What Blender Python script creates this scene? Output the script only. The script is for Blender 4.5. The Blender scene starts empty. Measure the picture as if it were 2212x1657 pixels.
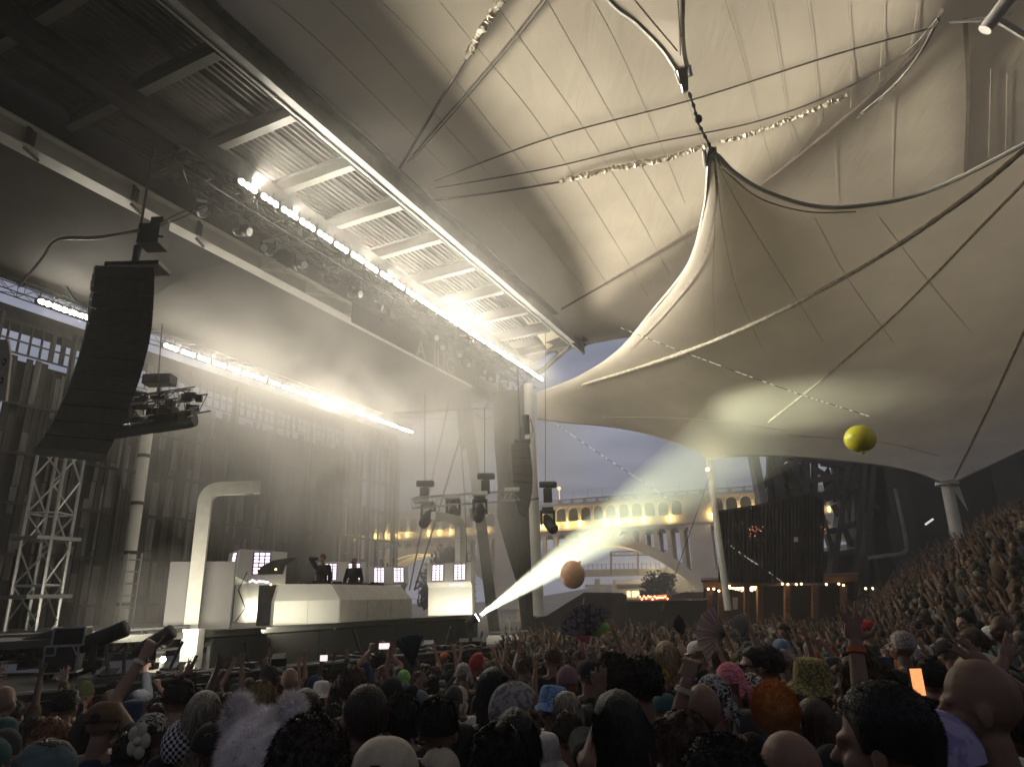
import bpy, bmesh, math, random
import numpy as np
from math import radians, pi, sin, cos, atan2, sqrt
from mathutils import Vector, Matrix, noise as mnoise
from mathutils.bvhtree import BVHTree
random.seed(7); rng = np.random.default_rng(7)
scene = bpy.context.scene
COL = scene.collection

# ------------------------------------------------------------ camera
PITCH, ROLL, FOC = radians(17.6), radians(-1.6), 1475.0
EYE = 2.0
_M = np.array(Matrix.Rotation(pi/2+PITCH, 3, 'X') @ Matrix.Rotation(ROLL, 3, 'Z'))
cam_d = bpy.data.cameras.new('camera'); cam = bpy.data.objects.new('camera', cam_d); COL.objects.link(cam)
cam_d.sensor_width = 36; cam_d.lens = 36*FOC/2212; cam_d.clip_start = .05; cam_d.clip_end = 6000
cam.matrix_world = Matrix.Translation((0, 0, EYE)) @ Matrix(_M.tolist()).to_4x4()
scene.camera = cam

# ------------------------------------------------------------ world: dusk cloud over a Nishita sky
w = bpy.data.worlds.new('World'); scene.world = w; w.use_nodes = True
N = w.node_tree.nodes; L = w.node_tree.links; N.clear()
out = N.new('ShaderNodeOutputWorld'); bg = N.new('ShaderNodeBackground')
sky = N.new('ShaderNodeTexSky'); sky.sky_type = 'NISHITA'; sky.sun_disc = False
sky.sun_elevation = radians(1.5); sky.sun_rotation = radians(150)
tc = N.new('ShaderNodeTexCoord'); mp = N.new('ShaderNodeMapping'); mp.inputs['Scale'].default_value = (1.5, 1.5, 8)
nz = N.new('ShaderNodeTexNoise'); nz.inputs['Scale'].default_value = 2.2; nz.inputs['Detail'].default_value = 7
cr = N.new('ShaderNodeValToRGB'); cr.color_ramp.elements[0].position = .35; cr.color_ramp.elements[1].position = .7
cr.color_ramp.elements[0].color = (1.55, 1.72, 2.45, 1); cr.color_ramp.elements[1].color = (3.2, 3.35, 4.1, 1)
mx = N.new('ShaderNodeMixRGB'); mx.inputs[0].default_value = .94
L.new(tc.outputs['Generated'], mp.inputs[0]); L.new(mp.outputs[0], nz.inputs[0]); L.new(nz.outputs[0], cr.inputs[0])
L.new(sky.outputs[0], mx.inputs[1]); L.new(cr.outputs[0], mx.inputs[2]); L.new(mx.outputs[0], bg.inputs[0])
bg.inputs[1].default_value = .1; L.new(bg.outputs[0], out.inputs[0])
sun_d = bpy.data.lights.new('sun', 'SUN'); sun_d.energy = .05; sun_d.angle = radians(25); sun_d.color = (1, .85, .75)
sun = bpy.data.objects.new('sun', sun_d); COL.objects.link(sun); sun.rotation_euler = (radians(80), 0, radians(150)); sun.location = (0, 0, 60)
scene.view_settings.view_transform = 'Standard'; scene.view_settings.look = 'None'
scene.view_settings.gamma = 1; scene.view_settings.exposure = .3
cy = scene.cycles
cy.max_bounces = 5; cy.diffuse_bounces = 4; cy.glossy_bounces = 2; cy.transmission_bounces = 3; cy.volume_bounces = 1
cy.transparent_max_bounces = 6; cy.use_denoising = True; cy.sample_clamp_indirect = 4; cy.caustics_reflective = False; cy.caustics_refractive = False
cy.volume_step_rate = 4; cy.volume_max_steps = 96; cy.use_fast_gi = False

# ------------------------------------------------------------ projection helpers (survey of the place: pixel bearing -> world point on a known height/plane)
def ray(u, v):
    d = _M @ np.array([(u-1106)/FOC, -(v-828.5)/FOC, -1.0]); return d/d[1]
def AZ(u, v, z):
    d = ray(u, v); return np.array([0, 0, EYE])+d*(z-EYE)/d[2]
def AD(u, v, y):
    return np.array([0, 0, EYE])+ray(u, v)*y
def AP(u, v, p0, n):
    d = ray(u, v); o = np.array([0, 0, EYE]); p0 = np.array(p0); n = np.array(n)
    return o+d*np.dot(p0-o, n)/np.dot(d, n)
SD = np.array([.434, .901]); SQ = np.array([.901, -.434]); SO = np.array([1.2, 30.9])
def ST(s, q, z):                       # stage frame: s along the stage line, q towards the audience
    a = SO+SD*s+SQ*q; return np.array([a[0], a[1], z])
SYAW = atan2(SD[1], SD[0])             # rotation of a local x axis onto the stage line

# ------------------------------------------------------------ mesh builder
def nrm(v):
    v = np.array(v, float); l = np.linalg.norm(v); return v/l if l > 1e-9 else v
def frame(d, up=(0, 0, 1)):
    d = nrm(d); up = np.array(up, float)
    if abs(np.dot(d, up)) > .98: up = np.array([1., 0, 0])
    x = nrm(np.cross(up, d)); y = np.cross(d, x); return x, y, d
class MB:
    def __init__(s): s.v = []; s.f = []; s.m = []; s.mi = 0
    def add(s, vs, fs):
        o = len(s.v); s.v += [tuple(map(float, a)) for a in vs]
        s.f += [tuple(o+i for i in f) for f in fs]; s.m += [s.mi]*len(fs); return s
    def box(s, c, size, yaw=0, X=None, Y=None, Z=None):
        c = np.array(c, float); h = np.array(size, float)/2
        if X is None: X = np.array([cos(yaw), sin(yaw), 0]); Y = np.array([-sin(yaw), cos(yaw), 0]); Z = np.array([0, 0, 1.])
        vs = [c+X*h[0]*a+Y*h[1]*b+Z*h[2]*d for a in (-1, 1) for b in (-1, 1) for d in (-1, 1)]
        return s.add(vs, [(0, 1, 3, 2), (4, 6, 7, 5), (0, 4, 5, 1), (2, 3, 7, 6), (0, 2, 6, 4), (1, 5, 7, 3)])
    def bar(s, a, b, w, h=None, up=(0, 0, 1)):
        a = np.array(a, float); b = np.array(b, float); X, Y, D = frame(b-a, up)
        return s.box((a+b)/2, (w, h or w, np.linalg.norm(b-a)), X=X, Y=Y, Z=D)
    def cyl(s, a, b, r0, r1=None, n=10, cap=True):
        a = np.array(a, float); b = np.array(b, float); r1 = r0 if r1 is None else r1; X, Y, D = frame(b-a)
        vs = []
        for p, r in ((a, r0), (b, r1)):
            for i in range(n):
                t = 2*pi*i/n; vs.append(p+X*cos(t)*r+Y*sin(t)*r)
        fs = [(i, (i+1) % n, n+(i+1) % n, n+i) for i in range(n)]
        if cap: fs += [tuple(range(n-1, -1, -1)), tuple(range(n, 2*n))]
        return s.add(vs, fs)
    def tube(s, pts, r, n=6, rf=None):
        pts = [np.array(p, float) for p in pts]; vs = []; m = len(pts); up = None
        for k, p in enumerate(pts):
            d = pts[min(k+1, m-1)]-pts[max(k-1, 0)]; X, Y, D = frame(d)
            rr = (rf(k) if rf else (r[k] if hasattr(r, '__len__') else r))
            for i in range(n):
                t = 2*pi*i/n; q = rr*(1 if not rf else 1)
                vs.append(p+X*cos(t)*q+Y*sin(t)*q)
        fs = [(k*n+i, k*n+(i+1) % n, (k+1)*n+(i+1) % n, (k+1)*n+i) for k in range(m-1) for i in range(n)]
        fs += [tuple(range(n-1, -1, -1)), tuple(range((m-1)*n, m*n))]
        return s.add(vs, fs)
    def ell(s, c, r, n=12, m=8, R=None, z0=-1, z1=1):
        c = np.array(c, float); r = np.array(r, float)*np.ones(3); vs = []; R = np.eye(3) if R is None else R
        a0, a1 = math.asin(z0), math.asin(z1)
        for j in range(m+1):
            ph = a0+(a1-a0)*j/m
            for i in range(n):
                t = 2*pi*i/n; vs.append(c+R@(np.array([cos(t)*cos(ph), sin(t)*cos(ph), sin(ph)])*r))
        fs = [(j*n+i, j*n+(i+1) % n, (j+1)*n+(i+1) % n, (j+1)*n+i) for j in range(m) for i in range(n)]
        fs += [tuple(range(n-1, -1, -1)), tuple(range(m*n, m*n+n))]
        return s.add(vs, fs)
    def prism(s, poly, ext):           # poly: 3-D points of a planar outline; ext: extrusion vector
        poly = [np.array(p, float) for p in poly]; e = np.array(ext, float); n = len(poly)
        vs = poly+[p+e for p in poly]
        fs = [tuple(range(n-1, -1, -1)), tuple(range(n, 2*n))]+[(i, (i+1) % n, n+(i+1) % n, n+i) for i in range(n)]
        return s.add(vs, fs)
    def truss(s, a, b, w=.35, r=.02, step=.5, n=5):     # square lattice box truss
        a = np.array(a, float); b = np.array(b, float); X, Y, D = frame(b-a); Ln = np.linalg.norm(b-a); k = max(1, int(Ln/step))
        cs = [(-1, -1), (1, -1), (1, 1), (-1, 1)]
        P = lambda i, t: a+D*t*Ln+X*cs[i % 4][0]*w/2+Y*cs[i % 4][1]*w/2
        for i in range(4): s.cyl(P(i, 0), P(i, 1), r, n=n, cap=False)
        for j in range(k):
            for i in range(4):
                t0, t1 = j/k, (j+1)/k
                if j % 2: t0, t1 = t1, t0
                s.cyl(P(i, t0), P(i+1, t1), r*.6, n=4, cap=False); 
                if j % 2 == 0: s.cyl(P(i, j/k), P(i+1, j/k), r*.6, n=4, cap=False)
        return s
def mesh_of(mb, name, smooth=False, off=None):
    me = bpy.data.meshes.new(name); V = np.array(mb.v) if mb.v else np.zeros((0, 3))
    if off is not None: V = V-np.array(off)
    me.from_pydata(V.tolist(), [], mb.f); me.update()
    if mb.m and max(mb.m) > 0: me.polygons.foreach_set('material_index', mb.m)
    if smooth:
        me.polygons.foreach_set('use_smooth', [True]*len(me.polygons))
        try: me.set_sharp_from_angle(angle=radians(40))
        except Exception: pass
    return me
def link(name, me, mat=None, parent=None, loc=None):
    o = bpy.data.objects.new(name, me); COL.objects.link(o)
    for m in (mat if isinstance(mat, (list, tuple)) else [mat]):
        if m is not None: me.materials.append(m)
    if parent is not None: o.parent = parent
    if loc is not None: o.location = [float(x) for x in loc]
    return o
def part(name, mb, mat, parent, smooth=False, label=None):   # geometry given in world space, parent unrotated
    o = link(name, mesh_of(mb, name, smooth, tuple(parent.location) if parent is not None else None), mat, parent)
    if label: o['label'] = label
    return o
def lpart(name, mb, mat, parent, smooth=False):              # geometry given in the parent's local space
    return link(name, mesh_of(mb, name, smooth), mat, parent)
def tag(o, label=None, cat=None, group=None, kind=None):
    if label: o['label'] = label
    if cat: o['category'] = cat
    if group: o['group'] = group
    if kind: o['kind'] = kind
    return o
def thing(name, label, cat, loc=(0, 0, 0), yaw=0, group=None):
    o = bpy.data.objects.new(name, None); COL.objects.link(o); o.location = [float(x) for x in loc]; o.rotation_euler = (0, 0, yaw)
    o.empty_display_size = .2
    return tag(o, label, cat, group)
def single(name, mb, mat, label, cat, group=None, smooth=False, kind=None):
    c = np.array(mb.v).mean(0); o = link(name, mesh_of(mb, name, smooth, c), mat, None, c)
    return tag(o, label, cat, group, kind)
def copy_tree(root, loc, rot, label, group=None):
    def rec(o, par):
        c = o.copy(); COL.objects.link(c)
        if par is not None: c.parent = par
        for ch in list(o.children): rec(ch, c)
        return c
    r = rec(root, None); r.location = [float(x) for x in loc]; r.rotation_euler = rot; r['label'] = label
    if group: r['group'] = group
    return r

# ------------------------------------------------------------ materials
def mat(name, col, rough=.7, metal=0, var=.12, scale=6, bump=0, emit=None, estr=1, spec=.4, trans=0, stretch=None):
    m = bpy.data.materials.new(name); m.use_nodes = True; T = m.node_tree; n = T.nodes; b = n['Principled BSDF']
    b.inputs['Roughness'].default_value = rough; b.inputs['Metallic'].default_value = metal
    b.inputs['Specular IOR Level'].default_value = spec
    if var or bump:
        tc = n.new('ShaderNodeTexCoord'); nz = n.new('ShaderNodeTexNoise'); nz.inputs['Scale'].default_value = scale; nz.inputs['Detail'].default_value = 6
        if stretch:
            mp = n.new('ShaderNodeMapping'); mp.inputs['Scale'].default_value = stretch; T.links.new(tc.outputs['Object'], mp.inputs[0]); T.links.new(mp.outputs[0], nz.inputs[0])
        else: T.links.new(tc.outputs['Object'], nz.inputs[0])
        r = n.new('ShaderNodeValToRGB'); r.color_ramp.elements[0].position = .3; r.color_ramp.elements[1].position = .7
        r.color_ramp.elements[0].color = tuple(max(0, c*(1-var)) for c in col)+(1,); r.color_ramp.elements[1].color = tuple(min(1, c*(1+var)) for c in col)+(1,)
        T.links.new(nz.outputs[0], r.inputs[0]); T.links.new(r.outputs[0], b.inputs['Base Color'])
        if bump:
            bp = n.new('ShaderNodeBump'); bp.inputs['Strength'].default_value = bump; bp.inputs['Distance'].default_value = .02
            T.links.new(nz.outputs[0], bp.inputs['Height']); T.links.new(bp.outputs[0], b.inputs['Normal'])
    else: b.inputs['Base Color'].default_value = (*col, 1)
    if emit:
        b.inputs['Emission Color'].default_value = (*emit, 1); b.inputs['Emission Strength'].default_value = estr
    return m
def cloth(name, col, trans=.3):       # thin membrane: diffuse + translucent, faint woven mottling
    m = bpy.data.materials.new(name); m.use_nodes = True; T = m.node_tree; n = T.nodes; n.clear()
    o = n.new('ShaderNodeOutputMaterial'); d = n.new('ShaderNodeBsdfDiffuse'); t = n.new('ShaderNodeBsdfTranslucent'); mx = n.new('ShaderNodeMixShader')
    tc = n.new('ShaderNodeTexCoord'); nz = n.new('ShaderNodeTexNoise'); nz.inputs['Scale'].default_value = .55; nz.inputs['Detail'].default_value = 9
    r = n.new('ShaderNodeValToRGB'); r.color_ramp.elements[0].position = .3; r.color_ramp.elements[1].position = .75
    r.color_ramp.elements[0].color = tuple(c*.86 for c in col)+(1,); r.color_ramp.elements[1].color = tuple(c*1.05 for c in col)+(1,)
    T.links.new(tc.outputs['Object'], nz.inputs[0]); T.links.new(nz.outputs[0], r.inputs[0])
    n2 = n.new('ShaderNodeTexNoise'); n2.inputs['Scale'].default_value = 1.6; n2.inputs['Detail'].default_value = 10; n2.inputs['Distortion'].default_value = 1.2; mp = n.new('ShaderNodeMapping'); mp.inputs['Scale'].default_value = (1, .25, 1); mp.inputs['Rotation'].default_value = (0, 0, .6)
    T.links.new(tc.outputs['Object'], mp.inputs[0]); T.links.new(mp.outputs[0], n2.inputs[0])
    bp = n.new('ShaderNodeBump'); bp.inputs['Strength'].default_value = .07; bp.inputs['Distance'].default_value = .25
    T.links.new(n2.outputs[0], bp.inputs['Height']); T.links.new(bp.outputs[0], d.inputs['Normal'])
    for s in (d, t): T.links.new(r.outputs[0], s.inputs['Color'])
    mx.inputs[0].default_value = trans; T.links.new(d.outputs[0], mx.inputs[1]); T.links.new(t.outputs[0], mx.inputs[2]); T.links.new(mx.outputs[0], o.inputs[0])
    return m
M = {}
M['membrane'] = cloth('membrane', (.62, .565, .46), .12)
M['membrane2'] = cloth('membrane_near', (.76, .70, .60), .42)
M['rafter'] = mat('rafter_steel', (.11, .105, .10), .5, var=.15, scale=1.5)
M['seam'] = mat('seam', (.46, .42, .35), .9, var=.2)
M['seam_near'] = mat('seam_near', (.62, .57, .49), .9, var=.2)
M['crease'] = mat('crease_cable', (.12, .10, .085), .9, var=.2)
M['edge'] = mat('edge_webbing', (.62, .6, .56), .7, var=.08, bump=.3, scale=20)
M['rope'] = mat('rope_sleeve', (.62, .57, .47), .8, var=.25, scale=9, bump=.6)
M['cable'] = mat('steel_cable', (.12, .11, .1), .5, .6, var=.2)
M['black'] = mat('black_metal', (.018, .018, .02), .55, .2, var=.3, scale=8)
M['dark'] = mat('dark_steel', (.05, .05, .055), .5, .5, var=.3, scale=5)
M['grey'] = mat('grey_steel', (.20, .2, .2), .55, .2, var=.2, scale=3)
M['alu'] = mat('aluminium', (.55, .55, .56), .35, .8, var=.12, scale=12)
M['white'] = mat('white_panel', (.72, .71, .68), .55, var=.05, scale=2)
M['whitesteel'] = mat('white_painted_steel', (.66, .65, .62), .5, var=.12, scale=1.5, bump=.1)
M['deckroof'] = mat('roof_decking', (.095, .092, .088), .5, .3, var=.25, scale=1.5)
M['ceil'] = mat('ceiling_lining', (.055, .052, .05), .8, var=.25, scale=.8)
M['drape'] = mat('black_drape', (.02, .02, .021), .95, var=.4, scale=3, bump=.4)
M['lamp'] = mat('lamp_lens', (1, .95, .8), .3, var=0, emit=(1, .94, .78), estr=75)
M['screen'] = mat('led_tile', (.9, .85, 1), .3, var=0, emit=(.93, .84, 1.0), estr=1.9)
M['screenback'] = mat('led_bezel', (.03, .01, .03), .4, var=0, emit=(.25, .08, .22), estr=.25)
M['stagefloor'] = mat('stage_floor', (.06, .058, .055), .6, var=.3, scale=3)
M['ground'] = mat('asphalt', (.05, .048, .045), .9, var=.3, scale=.5)
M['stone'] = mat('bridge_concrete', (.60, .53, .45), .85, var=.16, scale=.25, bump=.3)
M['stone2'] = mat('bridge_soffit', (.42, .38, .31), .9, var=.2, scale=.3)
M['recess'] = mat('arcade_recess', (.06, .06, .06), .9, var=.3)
M['foliage'] = mat('foliage', (.035, .05, .03), .8, var=.5, scale=2)
M['bark'] = mat('bark', (.05, .04, .03), .9)
M['wood'] = mat('cedar_boards', (.13, .065, .035), .7, var=.3, scale=3, bump=.2, stretch=(1, 1, 8))
M['bulbw'] = mat('festoon_bulb', (1, .8, .5), .3, var=0, emit=(1, .62, .25), estr=9)
M['bulbr'] = mat('red_bulb', (1, .3, .2), .3, var=0, emit=(1, .18, .08), estr=12)
M['bulbo'] = mat('lit_awning', (.8, .25, .1), .6, var=.2, emit=(1, .23, .07), estr=.9)
M['sconce'] = mat('wall_lantern', (1, .8, .4), .3, var=0, emit=(1, .72, .22), estr=7)
M['window'] = mat('lit_window', (1, .8, .5), .3, var=0, emit=(1, .7, .35), estr=2)
HAZE, SMOKE, HAZE_D, BEAM_W = 1, 1, .0026, 38000
# ------------------------------------------------------------ lamps that the photograph shows lit
def light(name, kind, loc, energy, color, parent=None, **k):
    d = bpy.data.lights.new(name, kind); d.energy = energy; d.color = color
    for a, b in k.items(): setattr(d, a, b)
    o = bpy.data.objects.new(name, d); COL.objects.link(o)
    if parent is not None: o.parent = parent
    o.location = [float(x) for x in loc]; return o
WARM = (1, .905, .745)
STROBE_N = 22
def strobe_fixture(name, label, group):
    t = thing(name, label, 'stage light', group=group)
    m = MB(); m.box((0, 0, 0), (.62, .16, .16)); m.box((0, .02, .13), (.5, .03, .1)); lpart('housing', m, M['black'], t)
    for x in (-.2, .2): lpart('clamp', MB().bar((x, .02, .16), (x, .02, .34), .03), M['dark'], t)
    for x in (-.2, 0, .2):
        m = MB(); m.ell((x, -.09, -.015), (.085, .04, .075), 10, 6); lpart('lens', m, M['lamp'], t, True)
    return t
yaw_st = SYAW+pi                      # local -y faces the audience (+q)
def strobe_row(q, z, s0, s1, n, skip, where, tilt=0, energy=55, every=2):
    proto = None
    for i in range(n):
        if i in skip: continue
        s = s0+(s1-s0)*(i+.5)/n+random.uniform(-.04, .04); P = ST(s, q, z+random.uniform(-.01, .01))
        lab = 'white strobe light, %s from the near end %s' % (ORD[i], where)
        if proto is None:
            proto = strobe_fixture('strobe_light', lab, 'strobe lights '+where); proto.location = P.tolist(); proto.rotation_euler = (0, 0, SYAW); r = proto
        else: r = copy_tree(proto, P, (0, 0, SYAW), lab, 'strobe lights '+where)
        if i % every == 0: rows.append((P, energy*(1 if i < n-8 or q < -1 else .3), q))
ORD = 'first second third fourth fifth sixth seventh eighth ninth tenth eleventh twelfth thirteenth fourteenth fifteenth sixteenth seventeenth eighteenth nineteenth twentieth twenty-first twenty-second twenty-third twenty-fourth twenty-fifth twenty-sixth'.split()
rows = []
strobe_row(.1, 12.0, -18.3, .25, 26, (), 'of the front row under the roof edge', energy=120)
strobe_row(-8.7, 11.0, -17.6, -16.0, 3, (), 'of the short row beside the hanging speakers', energy=60, every=1)
strobe_row(-8.7, 11.0, -13.4, 2.4, 22, (), 'of the upstage row above the lattice wall', energy=60)
for P, e, q in rows:
    o = light('strobe_glow', 'AREA', P+np.array([SQ[0], SQ[1], -.3])*.19, e, WARM, shape='RECTANGLE', size=.6, size_y=.12, spread=radians(84 if q > -1 else 100))
    light('strobe_spill', 'POINT', P+np.array([SQ[0], SQ[1], -.4])*.22, (38 if e > 60 else 12) if q > -1 else 16, WARM, shadow_soft_size=.08)
    o.rotation_euler = Vector((float(SQ[0]), float(SQ[1]), .12 if q > -1 else -.35)).to_track_quat('-Z', 'Z').to_euler()

# ------------------------------------------------------------ stage roof (steel, corrugated deck) over the stage line
S0, S1 = -36.0, 1.0
roof = thing('stage_roof', 'dark steel stage roof with corrugated underside and pale rafters above the light rows', 'stage roof', ST(-14, -2, 13))
m = MB(); qs = np.arange(-3.2, 2.12, .17); vs = []; fs = []      # corrugated deck, ribs along the stage line
prof = []
for i, q in enumerate(qs): prof += [(q, 13.62), (q+.05, 13.54), (q+.11, 13.54), (q+.15, 13.62)]
for s in (S0, S1):
    for q, z in prof: vs.append(ST(s, q, z))
k = len(prof); m.add(vs, [(i, i+1, k+i+1, k+i) for i in range(k-1)])
m.add([ST(S0, -3.3, 13.9), ST(S0, 2.2, 13.9), ST(S1, 2.2, 13.9), ST(S1, -3.3, 13.9)], [(0, 1, 2, 3)])
part('corrugated_deck', m, M['deckroof'], roof)
for i in range(17):                                           # rafters (I beams) across the stage line
    s = -33.8+2.2*i
    if s > S1: break
    m = MB(); a, b = ST(s, -3.0, 13.2), ST(s, 2.0, 13.2)
    m.bar(a, b, .03, .40); m.bar(a-[0, 0, .2], b-[0, 0, .2], .22, .025); m.bar(a+[0, 0, .2], b+[0, 0, .2], .22, .025)
    part('rafter', m, M['rafter'], roof)
for q in (-.55, ):
    m = MB(); m.bar(ST(S0, q, 12.78), ST(S1, q, 12.78), .35, .45); part('purlin_beam', m, M['dark'], roof)
m = MB()
for q in (-1.9, .8): m.bar(ST(S0, q, 13.44), ST(S1, q, 13.44), .12, .1)
part('purlin', m, M['dark'], roof)
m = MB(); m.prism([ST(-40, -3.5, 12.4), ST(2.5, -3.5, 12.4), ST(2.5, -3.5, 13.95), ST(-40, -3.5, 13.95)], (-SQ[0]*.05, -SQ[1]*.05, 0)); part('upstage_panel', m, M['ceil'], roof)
m = MB(); m.bar(ST(S0, 2.2, 13.35), ST(.6, 2.2, 13.35), .1, .7); m.bar(ST(S0, 2.32, 13.66), ST(.6, 2.32, 13.66), .3, .05)
part('fascia', m, M['grey'], roof)
m = MB(); m.bar(ST(S0, 2.36, 13.0), ST(-1.2, 2.36, 13.0), .16, .06); m.bar(ST(S0, 2.12, 12.99), ST(-1.2, 2.12, 12.99), .07, .05); part('gutter', m, M['grey'], roof)
m = MB(); m.tube([ST(-1.3, 2.3, 13.2), ST(-.6, 1.9, 13.05), ST(-.2, 1.1, 12.8), ST(.3, .2, 12.5), ST(.7, -.6, 12.4)], .12, 6); m.prism([ST(-1.3, 2.2, 13.7), ST(-.6, 1.8, 13.7), ST(0, .9, 13.7), ST(1, -.6, 13.7), ST(1, -3.2, 13.7), ST(-1.3, -3.2, 13.7)], (0, 0, -.5))
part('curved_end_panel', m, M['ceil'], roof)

# white lower chord beam and second flange
beam = thing('roof_girder', 'long white steel girder crossing under the stage roof behind the front lights', 'girder', ST(-9, -3.1, 12))
m = MB(); a, b = ST(-38, -3.1, 12.0), ST(2.7, -3.1, 12.0)
m.bar(a, b, .42, .04); m.bar(a+[0, 0, .55], b+[0, 0, .55], .36, .04); m.bar(a+[0, 0, .27], b+[0, 0, .27], .03, .5); part('web_and_flanges', m, M['whitesteel'], beam)
for s in np.arange(-14.5, 2, 2.0):
    m = MB(); m.prism([ST(s, -2.93, 12.03), ST(s, -2.3, 12.2), ST(s, -2.93, 12.5)], list(SD*.03)+[0]); m.bar(ST(s, -2.9, 12.03), ST(s+.9, -2.3, 12.1), .05); part('stiffener', m, M['whitesteel'], beam)
m = MB(); m.bar(ST(-14, -2.3, 12.12), ST(1.5, -2.3, 12.12), .12, .05); part('outrigger_rail', m, M['whitesteel'], beam)
for s in (-21.2, -18.6, -16.6): part('splice_plate', MB().bar(ST(s, -3.1, 11.93), ST(s, -3.1, 12.6), .48, .05), M['dark'], beam)

# ceiling lining upstage of the girder
m = MB(); vs = []; fs = []; ns, nq = 40, 8
for i in range(ns+1):
    for j in range(nq+1):
        s = -44+i*(47.2/ns); q = -3.3-6.5*j/nq
        if i == ns: s = 3.2-.5*j/nq*2
        vs.append(ST(s, q, 12.7-.9*j/nq-.25*sin(pi*j/nq)))
m.add(vs, [(i*(nq+1)+j, (i+1)*(nq+1)+j, (i+1)*(nq+1)+j+1, i*(nq+1)+j+1) for i in range(ns) for j in range(nq)])
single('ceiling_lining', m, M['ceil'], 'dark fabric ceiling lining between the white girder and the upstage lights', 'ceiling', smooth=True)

# front lighting truss with hanging gear
tr = thing('lighting_truss', 'front lighting truss loaded with dark fixtures below the bright strobe row', 'truss', ST(-9, -.7, 11.8))
m = MB(); m.truss(ST(-19.4, -.55, 12.0), ST(.6, -.55, 12.0), .5, .025, .55); part('lattice', m, M['dark'], tr)
m = MB(); m.truss(ST(-19.2, -1.3, 12.3), ST(.2, -1.3, 12.3), .35, .02, .5); part('lower_lattice', m, M['dark'], tr)
m = MB()
for s in np.arange(-19, 0, 1.9):
    m.bar(ST(s, -1.3, 12.4), ST(s, -1.3, 13.2), .03); m.bar(ST(s, -.55, 12.2), ST(s, -.55, 13.2), .03)
part('hanger', m, M['dark'], tr)
m = MB(); m.bar(ST(-19.6, -.2, 12.24), ST(.6, -.2, 12.24), .05); m.tube([ST(-19+i*.5, -1.0+.1*sin(i*2.1), 12.0-.12*abs(sin(i*.8))) for i in range(40)], .025, 5); part('cable_loom', m, M['black'], tr)

def moving_head(name, label, cat, group=None):
    t = thing(name, label, cat, group=group)
    m = MB(); m.box((0, 0, -.1), (.34, .3, .16)); lpart('base', m, M['black'], t)
    m = MB(); m.box((-.2, 0, -.36), (.05, .14, .42)); m.box((.2, 0, -.36), (.05, .14, .42)); m.box((0, 0, -.2), (.42, .16, .05)); lpart('yoke', m, M['dark'], t)
    m = MB(); m.ell((0, .02, -.52), (.15, .2, .15), 12, 8); m.cyl((0, -.05, -.52), (0, -.28, -.6), .12, .14, 12); lpart('head', m, M['black'], t, True)
    m = MB(); m.cyl((0, -.281, -.601), (0, -.29, -.604), .115, .115, 12); lpart('lens', m, M['alu'], t)
    return t
mh0 = moving_head('moving_head_light', 'x', 'stage light')
mh0.location = ST(-18, -1.3, 12.2).tolist(); first = True
gl = 'moving head lights hanging from the front truss'
for i, s in enumerate(np.arange(-18, 0, 1.15)):
    lab = 'dark moving head light, %s from the near end under the front truss' % ORD[i]
    if first: r = mh0; r['label'] = lab; r['group'] = gl; first = False
    else: r = copy_tree(mh0, ST(s, -1.2+random.uniform(-.3, .3), 12.2), (0, 0, 0), lab, gl)
    r.rotation_euler = (0, 0, SYAW+random.uniform(-1.2, 1.2))
# lettered banner hung behind the front truss
def text_mesh(body, size, ext=.01):
    c = bpy.data.curves.new('t', 'FONT'); c.body = body; c.size = size; c.extrude = ext; c.align_x = 'CENTER'
    o = bpy.data.objects.new('t', c); COL.objects.link(o); dg = bpy.context.evaluated_depsgraph_get()
    me = bpy.data.meshes.new_from_object(o.evaluated_get(dg)); bpy.data.objects.remove(o); return me
def put_text(name, body, size, p, X, Y, mt, parent, ext=.01):
    me = text_mesh(body, size, ext); X = Vector(nrm(X).tolist()); Y = Vector(nrm(Y).tolist()); Z = X.cross(Y)
    R = Matrix((X, Y, Z)).transposed().to_4x4(); R.translation = Vector([float(a) for a in p])-(Vector(parent.location) if parent is not None else Vector())
    me.transform(R); return link(name, me, mt, parent)
bn = thing('lettered_banner', 'faint dark banner with pale capital letters behind the front truss', 'banner', ST(-6, -2.0, 11.2))
m = MB(); p0, p1 = AP(700, 640, ST(-6, -2.0, 11), (SQ[0], SQ[1], 0)), AP(990, 770, ST(-6, -2.0, 11), (SQ[0], SQ[1], 0))
m.prism([ST(-11.2, -2.0, 11.25), ST(-2.2, -2.0, 11.25), ST(-2.2, -2.0, 12.0), ST(-11.2, -2.0, 12.0)], (SQ[0]*.02, SQ[1]*.02, 0)); part('cloth', m, mat('banner_cloth', (.14, .14, .13), .9), bn)
put_text('letters', 'A  JLIG', 1.0, ST(-5.8, -1.965, 11.28), (SD[0], SD[1], 0), (0, 0, 1), mat('banner_letters', (.42, .41, .36), .8, var=.1), bn)

# upstage truss over the back row, plus thin bright dotted rail
tr2 = thing('lighting_truss', 'upstage lighting truss carrying the second strobe row along the back wall', 'truss', ST(-7, -8.9, 11.2))
m = MB(); m.truss(ST(-22, -9.0, 11.3), ST(2.8, -9.0, 11.3), .4, .02, .5); part('lattice', m, M['dark'], tr2)
single('bead_rail', MB().tube([ST(-13.2+i*.52, -8.3+.1*sin(i), 12.0-.16*i/30) for i in range(31)], .018, 5), mat('rail_glint', (.8, .78, .7), .3, .6), 'thin pale dotted rail above the upstage strobe row', 'rail')

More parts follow.
